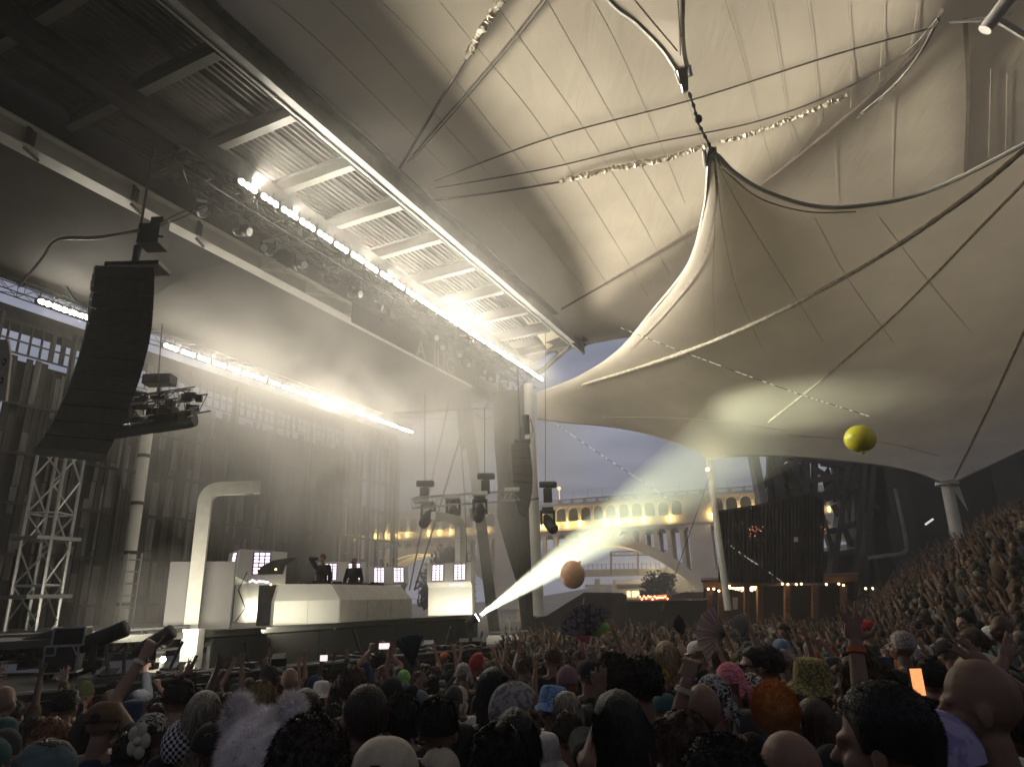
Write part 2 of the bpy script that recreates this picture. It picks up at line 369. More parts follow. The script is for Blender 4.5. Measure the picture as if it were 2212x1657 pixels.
# ------------------------------------------------------------ upstage lattice wall (see-through LED scrim)
q0 = -10.3
wall = thing('lattice_wall', 'tall dark upstage wall of battens and pipes with slits of sky along its top', 'stage wall', ST(-10, q0, 6))
strips = MB(); pale = MB(); s = -27.0; R = random.Random(3)
sA, sB = -27.0, 3.4
while s < sB:
    wd = R.choice((.10, .16, .22, .30)); 
    z0 = 1.2+R.choice((0, 0, .2)); ztop = 9.75
    zs = [z0]
    while zs[-1] < ztop-1.0: zs.append(min(ztop, zs[-1]+R.uniform(.7, 2.6)))
    for a, b in zip(zs[:-1], zs[1:]):
        if R.random() < (.93 if s < .3 else .55): (pale if R.random() < .3 else strips).box(ST(s+wd/2, q0-R.uniform(0, .12), (a+b)/2), (wd-.02, .02, b-a-.03), yaw=SYAW)
    s += wd+(.012 if s < .3 else R.uniform(.03, .16))
part('pale_batten', pale, mat('scrim_batten_pale', (.10, .095, .10), .7, var=.6, scale=2.5, stretch=(3, 3, .35)), wall)
part('batten', strips, mat('scrim_batten', (.022, .021, .024), .7, var=.7, scale=2.5, stretch=(3, 3, .35)), wall)
m = MB()
for i, z in enumerate((2.2, 3.7, 5.2, 6.7, 8.2, 9.75, 10.15, 10.75)):
    m.bar(ST(sA, q0+.12, z), ST(sB, q0+.12, z), .09 if i < 5 else .05)
for s in np.arange(sA, sB, .34): m.bar(ST(s, q0+.1, 9.75), ST(s, q0+.1, 10.8), .07 if R.random() < .8 else .22, .04)
for s in np.arange(sA, sB, 2.3): m.bar(ST(s, q0+.2, 1.2), ST(s, q0+.2, 10.9), .13)
part('pipe_grid', m, M['black'], wall)
m = MB(); m.box(ST(-12, q0-.25, 10.95), (31, .05, .8), yaw=SYAW); part('top_valance', m, M['drape'], wall)
m = MB()
for s in (-21.0, -18.6, -15.9): m.box(ST(s, q0-.4, 5.2), (2.0, .05, 9.0), yaw=SYAW)
m.box(ST(-8, q0-.5, 5.0), (14.2, .05, 9.2), yaw=SYAW)
part('backing_cloth', m, M['drape'], wall)
# stage-left return of the lattice wall turning towards the camera
for s, q, g in ((-1.2, -9.6, 0), (-.2, -9.4, 1), (.9, -9.5, 2), (2.2, -9.6, 3)):
    m = MB(); m.truss(ST(s, q, 1.0), ST(s, q, 10.6), .32, .025, .45)
    single('lattice_mast', m, M['grey'], 'slim lattice mast ending the upstage wall, %s' % ('leftmost of four', 'second from the left', 'third from the left', 'rightmost by the open sky')[g], 'lattice mast', 'lattice masts at the right end of the upstage wall')

# white lit lattice tower on the left
tw = thing('truss_tower', 'pale crossbraced truss tower standing stage right behind the hanging speaker', 'truss tower', AP(60, 1390, ST(0, -6.2, 0), (SQ[0], SQ[1], 0)))
Pb = AP(62, 1385, ST(0, -6.2, 0), (SQ[0], SQ[1], 0)); m = MB()
a = np.array([Pb[0], Pb[1], .9]); m.truss(a, a+np.array([0, 0, 5.3]), .75, .045, .8); part('lattice', m, M['alu'], tw)
for z in (1.5, 2.9): part('platform', MB().box(a+np.array([0, 0, z]), (1.1, 1.1, .09), yaw=SYAW), M['alu'], tw)
# white round pole
Pp = AP(283, 1190, ST(0, -7.6, 0), (SQ[0], SQ[1], 0))
pole = thing('steel_pole', 'pale grey vertical pole in front of the dark upstage wall', 'pole', (Pp[0], Pp[1], .8))
part('shaft', MB().cyl((Pp[0], Pp[1], .8), (Pp[0], Pp[1], 9.2), .17, .17, 14), M['whitesteel'], pole, True)
for z in (2.2, 3.7, 5.2, 6.7): part('collar', MB().cyl((Pp[0], Pp[1], z-.05), (Pp[0], Pp[1], z+.05), .2, .2, 12), M['dark'], pole)
lad = AP(270, 1330, ST(0, -6.5, 0), (SQ[0], SQ[1], 0)); m = MB()
for dx in (-.2, .2): m.bar((lad[0]+dx, lad[1], .8), (lad[0]+dx+.05, lad[1], 3.6), .04)
for i in range(8): m.bar((lad[0]-.2, lad[1], 1.1+i*.33), (lad[0]+.2, lad[1], 1.1+i*.33), .03)
single('ladder', m, M['alu'], 'small metal ladder below the pale pole behind the white set panel', 'ladder')
# ------------------------------------------------------------ tensile canopies
def grid_mesh(P, nu, nv):
    return [tuple(p) for p in P], [(i*(nv+1)+j, (i+1)*(nv+1)+j, (i+1)*(nv+1)+j+1, i*(nv+1)+j+1) for i in range(nu) for j in range(nv)]
def sq_of(P): d = np.array(P[:2])-SO; return float(d@SD), float(d@SQ)
crease = [AZ(2035, 20, 13.6), AZ(1990, 95, 13.6), AZ(1900, 185, 13.6), AZ(1780, 290, 13.8), AZ(1640, 400, 14.0), AZ(1515, 485, 14.2), AZ(1380, 570, 14.4), AZ(1212, 668, 14.6)]
crease2 = [np.array(AZ(2078, 60, 13.8)), np.array(AZ(2085, 380, 14.2))]
CP = np.array([c[:2] for c in crease])
def dseg(p, pts):
    best = 9e9; side = 1
    for a, b in zip(pts[:-1], pts[1:]):
        ab = b-a; t = np.clip(np.dot(p-a, ab)/np.dot(ab, ab), 0, 1); d = p-(a+ab*t); l = np.linalg.norm(d)
        if l < best: best = l; side = 1 if ab[0]*d[1]-ab[1]*d[0] > 0 else -1
    return best, side
CPx = np.vstack([CP[0]+(CP[0]-CP[1])*4, CP, CP[-1]+(CP[-1]-CP[-2])*2]); C2 = np.array([c[:2] for c in crease2]); C2 = np.vstack([C2[0]+(C2[0]-C2[1])*2, C2, C2[1]+(C2[1]-C2[0])*.6])
def canopy_z(x, y, s, q):
    z = 13.75+1.9*(1-math.exp(-(q-1.0)/9.0))
    d, side = dseg(np.array([x, y]), CPx); z -= .75*math.exp(-d/1.5)
    if side < 0: z -= min(d, 6)*.05
    d2, sd2 = dseg(np.array([x, y]), C2); z -= .3*math.exp(-d2/.6)
    return z
def s_end(q): return .7+.50*(q-1)-.01*(q-1)**2
V = []; nu, nv = 110, 90
for i in range(nu+1):
    for j in range(nv+1):
        q = .95+(j/nv)**1.1*29; s = -34+(i/nu)*(s_end(min(q, 22))+34); p = SO+SD*s+SQ*q
        V.append((p[0], p[1], canopy_z(p[0], p[1], s, q)))
def relax(V, nu, nv, it):           # taut membrane: boundary held, interior relaxed
    G = np.array([list(map(float, v)) for v in V]).reshape(nu+1, nv+1, 3)
    for _ in range(it): G[1:-1, 1:-1] = .25*(G[2:, 1:-1]+G[:-2, 1:-1]+G[1:-1, 2:]+G[1:-1, :-2])
    return list(G.reshape(-1, 3))
V = relax(V, nu, nv, 6)
vA, fA = grid_mesh(V, nu, nv)
bvhA = BVHTree.FromPolygons([Vector(v) for v in vA], fA)
def rc(bvh, u, v, off=.05, dflt=14.0):
    d = Vector(ray(u, v).tolist()).normalized(); h = bvh.ray_cast(Vector((0, 0, EYE)), d, 200)
    if h[0] is None: return np.array(AZ(u, v, dflt))
    return np.array(h[0]-d*off)
canA = thing('main_canopy', 'huge pale fabric canopy stretched over the audience beside the stage roof', 'canopy', ST(-14, 10, 14.5))
canA_mb = MB().add(vA, fA)
def ribbon(mb, pts, wd):
    pts = [np.array(p, float) for p in pts]; vs = []
    for k, p in enumerate(pts):
        d = nrm(pts[min(k+1, len(pts)-1)]-pts[max(k-1, 0)]); t = nrm(p-np.array([0, 0, EYE])); x = nrm(np.cross(d, t)); vs += [p-x*wd/2, p+x*wd/2]
    mb.add(vs, [(2*k, 2*k+1, 2*k+3, 2*k+2) for k in range(len(pts)-1)])
def lerp_path(ctrl, n=14):
    ctrl = np.array(ctrl, float); t = np.linspace(0, len(ctrl)-1, n*(len(ctrl)-1)+1); o = []
    for a in t:
        i = min(int(a), len(ctrl)-2); f = a-i; p1, p2 = ctrl[i], ctrl[i+1]; p0 = ctrl[i-1] if i else 2*p1-p2; p3 = ctrl[i+2] if i+2 < len(ctrl) else 2*p2-p1
        o.append(.5*(2*p1+(p2-p0)*f+(2*p0-5*p1+4*p2-p3)*f*f+(3*p1-p0-3*p2+p3)*f**3))
    return o
canA_mb.mi = 1
seams = [[(430, -20), (760, 260), (900, 400), (1010, 500)], [(560, -20), (700, 100), (900, 300), (1060, 460), (1180, 590)], [(690, -20), (800, 90), (960, 270), (1120, 450), (1260, 620)], [(800, -20), (930, 110), (1060, 270), (1180, 420), (1330, 640)],
         [(930, -20), (1045, 120), (1160, 260), (1290, 460), (1400, 640)], [(1050, -20), (1150, 120), (1250, 260), (1370, 450), (1450, 600)], [(1170, -20), (1260, 140), (1350, 300), (1440, 450), (1490, 540)], [(1270, -20), (1330, 90), (1410, 270), (1480, 440)],
         [(1390, -10), (1440, 90), (1500, 260), (1545, 380)], [(1560, -20), (1600, 110), (1640, 260), (1680, 400)], [(1655, -20), (1680, 110), (1700, 240), (1720, 340)], [(1740, -20), (1758, 110), (1768, 260), (1775, 290)], [(1830, -20), (1838, 110), (1838, 235)],
         [(1910, -20), (1905, 90), (1898, 185)], [(1985, -20), (1975, 60), (1962, 125)], [(1800, 300), (1810, 440)], [(1930, 190), (1925, 430)], [(2140, 150), (2135, 350)], [(2175, 160), (2172, 330)]]
for sm in seams: ribbon(canA_mb, [rc(bvhA, u, v, .03) for u, v in lerp_path(sm, 8)], .019)
canA_mb.mi = 2
for sm, wd in (([(2085, 40), (2092, 200), (2085, 385)], .10), ([(2035, 20), (1990, 95), (1900, 185), (1780, 290), (1640, 400), (1515, 485), (1380, 570), (1212, 668)], .11)): ribbon(canA_mb, [rc(bvhA, u, v, .04) for u, v in lerp_path(sm, 8)], wd)
part('membrane', canA_mb, [M['membrane'], M['seam'], M['crease']], canA, True)

# near canopy B
topB = [(1160, 850, 10.6), (1250, 815, 10.6), (1332, 762, 10.6), (1410, 672, 10.6), (1488, 570, 10.7), (1523, 445, 10.85), (1532, 350, 11), (1548, 335, 11), (1585, 372, 10.9), (1650, 412, 10.75), (1750, 444, 10.6), (1850, 446, 10.5), (2000, 415, 10.55), (2212, 312, 10.9), (2480, 160, 11.6)]
botB = [(1160, 905, 9.6), (1220, 912, 9.5), (1290, 918, 9.2), (1370, 930, 8.7), (1440, 950, 8.0), (1500, 973, 7.4), (1530, 990, 7.0), (1575, 986, 7.0), (1660, 984, 7.1), (1780, 992, 7.1), (1900, 1005, 6.9), (1980, 1022, 6.7), (2045, 1043, 6.5), (2110, 1018, 6.7), (2212, 970, 7.2), (2300, 930, 7.6), (2480, 850, 8.2)]
def rs(c, n):
    P = np.array([AZ(*a) for a in c]); t = np.linspace(0, len(P)-1, n); pth = lerp_path(P, 8); tt = np.linspace(0, 1, len(pth)); pth = np.array(pth)
    # arclength resample with chord in pixel-free world space
    return np.array([np.interp(np.linspace(0, 1, n), tt, pth[:, k]) for k in range(3)]).T
nB, mB = 90, 40; T_, B_ = rs(topB, nB+1), rs(botB, nB+1); V = []
for i in range(nB+1):
    for j in range(mB+1):
        f = j/mB; p = T_[i]*(1-f)+B_[i]*f; t = i/nB
        p = p+np.array([0, 0, -.5*sin(pi*f)*sin(pi*min(1, t*1.15))]); V.append(p)
V = relax(V, nB, mB, 900)
vB, fB = grid_mesh(V, nB, mB); bvhB = BVHTree.FromPolygons([Vector([float(c) for c in v]) for v in vB], fB)
canB = thing('near_canopy', 'taut grey beige fabric sail with scalloped edges, its point tied at upper centre right', 'canopy', AZ(1700, 700, 9))
mb = MB().add(vB, fB); mb.mi = 1
for sm in [[(1549, 380), (1560, 480), (1590, 620), (1650, 760)], [(1552, 360), (1600, 450), (1680, 580), (1780, 740)], [(1545, 470), (1540, 600), (1545, 740)], [(1760, 470), (1830, 600), (1930, 740)], [(1900, 470), (2000, 600), (2100, 720)], [(1300, 900), (1500, 905), (1700, 930)], [(1700, 940), (1900, 955), (2030, 985)]]: ribbon(mb, [rc(bvhB, u, v, .05) for u, v in lerp_path(sm, 10)], .018)
part('membrane', mb, [M['membrane2'], M['seam_near']], canB, True)
m = MB(); m.tube(lerp_path([AZ(*a) for a in topB], 6), .05, 6); m.tube(lerp_path([AZ(*a) for a in botB], 6), .045, 6)
part('edge_hem', m, M['edge'], canB, True)
m = MB(); ribbon(m, [rc(bvhB, u, v, .06) for u, v in lerp_path([(1545, 352), (1546, 445), (1512, 572), (1440, 672), (1360, 755)], 8)], .05)
ribbon(m, [rc(bvhB, u, v, .06) for u, v in lerp_path([(1560, 365), (1640, 428), (1745, 458), (1850, 458)], 8)], .03); part('edge_webbing', m, M['seam_near'], canB)
pt = AZ(1540, 318, 11.05)
m = MB(); m.prism([AZ(1526, 345, 11), AZ(1550, 345, 11), AZ(1548, 318, 11.1), AZ(1532, 316, 11.1)], (0, .05, 0)); part('corner_plate', m, M['alu'], canB)
for u in (1527, 1556):
    m = MB(); m.cyl(AZ(u-2, 358, 10.95), AZ(u-6 if u < 1540 else u-14, 326, 11.05), .045, .045, 8); part('clamp_bolt', m, M['alu'], canB)

# upper canopy C (inverted tip)
Lc = [(1215, -160, 14.8), (1310, -5, 13.6), (1375, 50, 13.2), (1430, 105, 12.7), (1462, 152, 12.2)]; Rc = [(1480, -180, 14.8), (1475, 0, 13.6), (1474, 60, 13.2), (1477, 110, 12.7), (1484, 148, 12.2)]
La, Ra = lerp_path([AZ(*a) for a in Lc], 8), lerp_path([AZ(*a) for a in Rc], 8); V = []
for a, b in zip(La, Ra):
    for j in range(9): V.append(a*(1-j/8)+b*j/8)
canC = thing('upper_canopy', 'narrow inverted fabric tip hanging at the top of the picture above the steel turnbuckle', 'canopy', AZ(1450, 60, 13))
mb = MB().add(*grid_mesh(V, len(La)-1, 8)); mb.mi = 1; ribbon(mb, [np.array(AZ(u, v, z))-[0, .08, 0] for u, v, z in ((1330, -40, 13.8), (1400, 45, 13.2), (1462, 118, 12.6))], .03)
ribbon(mb, [np.array(AZ(u, v, z))-[0, .08, 0] for u, v, z in ((1462, 0, 13.6), (1466, 60, 13.2), (1468, 128, 12.5))], .025)
part('membrane', mb, [M['membrane2'], M['seam']], canC, True)
m = MB(); m.tube(La, .055, 6); m.tube(Ra, .05, 6); part('edge_hem', m, M['edge'], canC, True)
m = MB(); m.prism([AZ(1462, 150, 12.2), AZ(1486, 146, 12.2), AZ(1487, 196, 11.95), AZ(1476, 198, 11.95)], (0, .06, 0)); part('corner_plate', m, M['alu'], canC)
for (a, b) in (((1459, 152), (1470, 183)), ((1488, 142), (1492, 166))):
    m = MB(); m.cyl(AZ(*a, 12.25), AZ(*b, 12.05), .045, .045, 8); part('clamp_bolt', m, M['alu'], canC)
m = MB(); ch = lerp_path([AZ(1488, 200, 11.9), AZ(1500, 235, 11.6), AZ(1506, 262, 11.4), AZ(1520, 290, 11.2), AZ(1534, 318, 11.07)], 5)
m.tube(ch, .03, 6, rf=lambda k: .045 if k % 3 == 1 else .022); m.ell(AZ(1509, 258, 11.45), (.08, .08, .1), 8, 6)
single('turnbuckle_cable', m, M['dark'], 'short steel turnbuckle and cable joining the two canopy corner plates', 'cable')

# cables lying under the membranes
def cable(label, bvh, pts, r=.03, mt='cable', off=.12, n=8, lumpy=0, name='canopy_cable', part_of=None):
    P = [rc(bvh, u, v, off) for u, v in lerp_path(pts, n)]
    R = random.Random(len(label)); m = MB()
    if lumpy > .25: P = [p+np.array([R.uniform(-1, 1), R.uniform(-1, 1), R.uniform(-1, 1)])*r*.45 for p in P]
    m.tube(P, r, 9, rf=(lambda k: r*(1+lumpy*R.uniform(-1, 1))) if lumpy else None)
    return single(name, m, M[mt], label, 'cable', smooth=not lumpy)
cable('dark stay cable rising from the roof edge to the top centre, left of the pair', bvhA, [(862, 365), (950, 220), (1008, 125)], .035)
cable('crinkled pale sleeve on the upper end of the left stay cable', bvhA, [(1008, 125), (1030, 85), (1058, 40), (1092, -10)], .075, 'rope', .2, 30, .28, 'cable_sleeve')
cable('thin paired stay cable right of the sleeved cable at top centre', bvhA, [(880, 350), (1000, 210), (1110, 80), (1180, -10)], .022)
cable('second strand of the thin paired stay cable at top centre', bvhA, [(890, 346), (1008, 212), (1118, 82), (1190, -10)], .015)
cable('long thin cable crossing the pale canopy above the sleeved cable', bvhA, [(935, 392), (1200, 295), (1500, 215), (1800, 120), (2010, 62)], .022)
cable('lower strand of the long cable crossing the pale canopy', bvhA, [(935, 408), (1180, 365), (1400, 312), (1640, 262), (1830, 190), (1960, 110), (2025, 40)], .022)
cable('dark cable running from the roof edge to the crinkled sleeve at canopy centre', bvhA, [(932, 434), (1080, 415), (1210, 394)], .03)
cable('crinkled fabric sleeve left of the canopy tie point', bvhA, [(1210, 394), (1290, 372), (1380, 355), (1450, 340), (1525, 316)], .075, 'rope', .25, 30, .3, 'cable_sleeve')
cable('crinkled fabric sleeve right of the canopy tie point', bvhA, [(1555, 308), (1620, 290), (1700, 262), (1780, 228), (1830, 208)], .06, 'rope', .25, 28, .3, 'cable_sleeve')
P = [rc(bvhA, u, v, .22) for u, v in lerp_path([(2028, 45), (1990, 112), (1930, 185), (1860, 245)], 10)]; P2 = [p+np.array([.0, .22, 0]) for p in P]; m = MB(); m.tube(P, .03, 6); m.tube(P2, .03, 6)
for a, b in zip(P[::2], P2[::2]): m.bar(a, b, .05, .03)
single('cable_ladder', m, M['cable'], 'ladder like laced double cable curving down from the top right mast', 'cable')
cable('thick spiral wrapped rope crossing the near sail from upper right to lower left', bvhB, [(2215, 322), (2090, 425), (1900, 555), (1700, 665), (1540, 738), (1400, 788), (1258, 832)], .062, 'rope', .1, 12, .18, 'wrapped_rope')
cable('middle rope crossing the near sail below the thick wrapped one', bvhB, [(2215, 392), (2110, 500), (1950, 665), (1800, 800), (1660, 912)], .035, 'rope', .08, 10, .08, 'canopy_rope')
cable('rightmost rope running down the near sail to the white mast', bvhB, [(2213, 715), (2160, 830), (2110, 935), (2062, 1032)], .042, 'rope', .08, 10, .05, 'canopy_rope')
# mast head with fittings, top right
mh = thing('mast_head', 'pale mast head with clamps and stub bars in the top right corner', 'mast head', AZ(2150, 40, 12.8))
c = np.array(AZ(2140, 40, 12.8)); m = MB(); m.cyl(c+[-.1, .1, -.2], c+[.35, -.2, .35], .13, .13, 12); part('drum', m, M['whitesteel'], mh, True)
for k in range(5):
    a = c+np.array([-.1+.1*k, .05, .0+.03*k]); m = MB(); m.cyl(a, a+np.array([-.45+.22*k, .3, .28]), .03, .03, 6); part('stub_bar', m, M['alu'], mh)
m = MB(); m.cyl(c+[.1, 0, 0], AZ(2280, 120, 12.9), .07, .07, 8); part('strut', m, M['whitesteel'], mh)
# ------------------------------------------------------------ stage platform, deck and set pieces
PZ = 1.60
def onq(u, q, z):                      # bearing u met with the vertical plane q = const, at height z
    p = AP(u, 1340, ST(0, q, 0), (SQ[0], SQ[1], 0)); return np.array([p[0], p[1], z])
def ground_z(x, y):
    g = -.55*(1-math.exp(-y/4))-.016*y if y > 0 else 0.
    r = max(0, x-.43*y-.6); f = min(1, max(0, (y-9)/9)); f = f*f*(3-2*f)
    return g*(1-min(1, r/6)*f)+.42*r*f if r > 0 else g
eL, eR = onq(462, .9, PZ), onq(1031, .9, PZ); sL, sR = sq_of(eL)[0], sq_of(eR)[0]
pf = thing('stage_platform', 'raised black fronted stage platform carrying the white desk and keypad pods', 'stage', ST((sL+sR)/2, -3, 0))
m = MB(); m.prism([ST(sL, .88, PZ-.12), ST(sR, .88, PZ-.12), ST(sR, -9.5, PZ-.12), ST(sL-12, -9.5, PZ-.12), ST(sL-12, -2.2, PZ-.12), ST(sL-3.6, .3, PZ-.12)][::-1], (0, 0, .12)); part('platform_top', m, M['stagefloor'], pf)
m = MB(); n = 7
for i in range(n):
    a, b = sL+(sR-sL)*i/n, sL+(sR-sL)*(i+1)/n; m.box(ST((a+b)/2, .9, (PZ-1.0)/2-.1), (b-a-.025, .04, PZ+.9), yaw=SYAW)
m.box(ST(sR, -2, .3), (.05, 5.8, 2.4), yaw=SYAW); part('black_skirt', m, mat('skirt', (.014, .014, .014), .85, var=.3, scale=2), pf)
m = MB(); m.bar(ST(sL, .94, PZ-.02), ST(sR, .94, PZ-.02), .05, .04); part('edge_trim', m, M['dark'], pf)
m = MB()
for u in (405, 425, 440, 458):
    p = onq(u, .4, 0); m.bar(p+[0, 0, -.2], p+[0, 0, PZ-.12], .07)
m.bar(onq(395, .4, 1.2), onq(460, .4, 1.35), .08); m.bar(onq(430, .4, 1.4), onq(460, .4, .8), .06); m.bar(onq(395, .4, .5), onq(458, .4, .6), .05)
part('white_support_frame', m, M['whitesteel'], pf)

dA, dB, dC = AZ(-260, 1530, 1.08), AZ(480, 1456, 1.08), AZ(1085, 1396, 1.08)
dk = thing('front_deck', 'low grey deck with cables and gear between the crowd and the stage', 'deck', (-5, 9, 0))
back = lambda p, k=.4: np.array([p[0]-2.0*k, p[1]+1.4*k, p[2]])
m = MB(); m.prism([dA-[0, 0, .1], dB-[0, 0, .1], dC-[0, 0, .1], back(dC, .2)-[0, 0, .1], back(dB, .3)-[0, 0, .1], back(AZ(300, 1470, 1.08), 1.3)-[0, 0, .1], back(dA)-[4, -4, .1]], (0, 0, .1)); part('deck_top', m, mat('deck_ply', (.04, .038, .036), .8, var=.4, scale=4), dk)
m = MB()
for a, b in ((dA, dB), (dB, dC)):
    a2, b2 = a-[0, 0, .85], b-[0, 0, .85]; m.prism([a2+[0, 0, .74], b2+[0, 0, .74], b2-[0, 0, .8], a2-[0, 0, .8]], (-.04, .04, 0))
part('deck_fascia', m, M['drape'], dk)
m = MB(); m.bar(dA+[.03, -.03, .01], dB+[.03, -.03, .01], .05, .03); m.bar(dB+[.03, -.03, .01], dC+[.03, -.03, .01], .05, .03); part('edge_angle', m, M['grey'], dk)
R = random.Random(5)
for i in range(26):
    f = R.random(); a = dB*(1-f)+dC*f if i % 2 else dA*(1-f*.35-.6)+dB*(f*.35+.6); p = a+np.array([-1.0, .7, 0])*(R.uniform(.05, .25) if i % 2 == 0 else R.uniform(.2, .5))
    m = MB(); k = i % 3
    if k == 0:
        m.bar(p, p+np.array([R.uniform(-.25, .25), .1, R.uniform(.25, .5)]), .035); m.box(p+[0, 0, .05], (.3, .2, .1), yaw=R.uniform(0, 3))
        single('gear_stand', m, M['dark'], 'small dark stand on the low front deck, %s piece of gear along it' % ORD[i], 'stand', 'loose gear on the low front deck')
    elif k == 1:
        m.box(p+[0, 0, .07], (.24, .18, .13), yaw=R.uniform(0, 3)); m.prism([p+[-.1, -.08, .13], p+[.1, -.08, .13], p+[.1, .06, .2], p+[-.1, .06, .2]], (0, .03, 0))
        single('floor_monitor', m, M['grey'] if R.random() < .4 else M['black'], 'small boxy floor monitor on the low front deck, %s piece of gear along it' % ORD[i], 'speaker', 'floor monitors on the low front deck')
    else:
        m.tube([p+np.array([.1*j, .12*sin(j*1.7+i), .04+.05*abs(sin(j+i))]) for j in range(9)], .022, 5)
        single('loose_cable', m, M['cable'], 'loose dark cable coil on the low front deck, %s piece of gear along it' % ORD[i], 'cable', 'loose cables on the low front deck')

M['armgrey'] = mat('arm_grey', (.66, .64, .61), .55, var=.08); M['podshade'] = mat('pod_shade', (.22, .21, .22), .6, var=.1, scale=2)  # pod tone puts the white cabinet's shaded back into its colour
# keypad pods with street-lamp arms
def pod(label, loc, yaw, arm=None, side_panel=False, scale=1.0, front_panels=2, blank=False, paint='white'):
    t = thing('keypad_pod', label, 'set piece', loc, yaw); S = scale
    pro = [(-.34, 0), (.5, 0), (.5, 1.56), (-.56, 1.62), (-.62, 1.02), (-.34, .86)]
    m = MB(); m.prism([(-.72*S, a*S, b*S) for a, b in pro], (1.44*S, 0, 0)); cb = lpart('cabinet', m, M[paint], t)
    if blank: link('panel_joint', mesh_of(MB().box((.30*S, .505*S, .78*S), (.008, .006, 1.5*S)), 'panel_joint'), M['grey'], cb)
    Zf = nrm((0, .06, .6)); Yn = np.array([0, -.995, .0995])
    def panel(c, X, Z, n):
        m = MB(); m.box(c, (.40*S, .03*S, .52*S), X=X, Y=n, Z=Z); lpart('keypad_bezel', m, M['screenback'], t)
        m = MB()
        for i in range(3):
            for j in range(6): m.box(np.array(c)+X*(i-1)*.125*S+Z*(j-2.5)*.083*S+n*.02*S, (.092*S, .012*S, .058*S), X=X, Y=n, Z=Z)
        lpart('keypad_tiles', m, M['screen'], t)
    if not blank:
        for x in ((-.36, .36) if front_panels == 2 else (0.2,)): panel(np.array([x*S, -.595*S, 1.32*S]), np.array([1., 0, 0]), Zf, np.array([0, -1., 0.1]))
        if side_panel: panel(np.array([.735*S, -.08*S, 1.3*S]), np.array([0, 1., 0]), np.array([0, 0, 1.]), np.array([1., 0, 0]))
        m = MB(); R = random.Random(9)
        for sx in ((-1, 1) if not side_panel else (-1,)):
            for k in range(9 if sx < 0 else 12):
                x = (-.42+.05*k if sx < 0 else .02+.04*k)*S; y, z = (-.50, .965) if R.random() < .5 else (-.44, .93)
                if side_panel: m.ell((.73*S, (-.3+.05*k)*S, (.90+R.uniform(-.03, .03))*S), (.01*S, .028*S, .02*S), 6, 4)
                elif sx < 0: m.ell((x, y*S-.01, z*S), (.03*S, .012, .012), 6, 4)
                else: m.box((x, -.475*S-.01, .935*S), (.02*S, .09*S, .05*S))
        lpart('lettering', m, M['screen'] if side_panel else mat('pod_letters', (.75, .75, .85), .5, emit=(.8, .8, 1), estr=.5), t)
    if arm:
        px, py, top, dx, dy, wd = arm; m = MB(); R_ = .32
        P = [(px, py, 0 if wd > .2 else 1.5), (px, py, top-R_)]
        for k in range(1, 6):
            a = k/5*pi/2; P.append((px+dx*(R_-R_*cos(a)), py+dy*(R_-R_*cos(a)), top-R_+R_*sin(a)))
        P.append((px+dx*1.25, py+dy*1.25, top+.06)); nrmv = np.array([-dy, dx, 0])
        vs = []
        for k, p in enumerate(P):
            p = np.array(p)*S; a = np.array(P[max(k-1, 0)]); b = np.array(P[min(k+1, len(P)-1)]); dd = nrm(b-a); o = nrm(np.cross(dd, nrmv)); th = wd*.55*S; tw = wd*.5*S
            vs += [p+o*th/1+nrmv*tw, p-o*th+nrmv*tw, p-o*th-nrmv*tw, p+o*th-nrmv*tw]
        fs = [(4*k+i, 4*k+(i+1) % 4, 4*k+4+(i+1) % 4, 4*k+4+i) for k in range(len(P)-1) for i in range(4)]+[(3, 2, 1, 0), tuple(4*(len(P)-1)+i for i in range(4))]
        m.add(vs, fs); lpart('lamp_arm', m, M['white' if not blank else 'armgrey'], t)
        e = np.array(P[-1])*S-np.array([dx*.4, dy*.4, wd*.55+.015])*S; m = MB(); m.box(e, (.5*S, .06*S, .02), yaw=atan2(dy, dx)); m.box(e+nrmv*.05*S*0, (.45*S, .12*S, .012), yaw=atan2(dy, dx)); lpart('lamp_slot', m, M['grey'], t)
        m = MB()
        for zz in (top-.75, top-.62):
            for xx in (-.05, .05): m.cyl((px*S+xx, (py-wd*.56)*S, zz*S), (px*S+xx, (py-wd*.56)*S-.012, zz*S), .016, .016, 8)
        lpart('bolts', m, M['black'], t)
    return t
pR = onq(976, .1, PZ); pod('white keypad pod with two glowing number panels at the right end of the platform', pR, radians(-4), arm=(.24, .3, 3.1, -.60, -.80, .24))
pK2 = onq(533, -4.2, PZ); pod('white keypad pod turned sideways left of the desk, glowing grid on its flank', pK2+[.2, 0, 0], radians(-58), side_panel=True, front_panels=1, scale=1.25)
p3 = onq(730, -5.5, PZ); pod('keypad pod half hidden behind the two performers', p3, radians(20), scale=1.2, front_panels=2)
p4 = onq(826, -5.5, PZ); pod('keypad pod behind the right end of the grey desk', p4, radians(28), scale=1.15)
p5 = onq(428, .05, PZ); pod('big keypad pod seen from behind, toned grey for shade, with a tall curved lamp arm', p5+[-.12, .3, 0], radians(200), blank=True, scale=.86, paint='podshade', arm=(.10, .6, 3.3, -1, .05, .28))
# lower leg of the big lamp arm and white side panel
q = onq(410, .75, 0); leg = thing('lamp_post', 'pale lamp post leg running from the platform down to the front deck', 'post', q)
m = MB(); m.box(q+[.1, .0, .95], (.3, .28, 1.4)); m.box(q+[.1, 0, .17], (.6, .5, .06)); part('post_foot', m, M['whitesteel'], leg)
m = MB(); m.bar(q+[.22, -.2, .9], q+[.5, -.3, .12], .05); m.bar(q+[.3, -.1, .9], q+[.6, -.2, .12], .05); part('strut', m, M['whitesteel'], leg)
wl, wr = onq(312, .2, 0), onq(350, .2, 0)
m = MB(); m.box((wl+wr)/2+[0, .2, .66], (np.linalg.norm(wr-wl), .08, 1.42), yaw=0); single('set_panel', m, M['white'], 'tall white flat panel left of the big shaded pod', 'set panel')

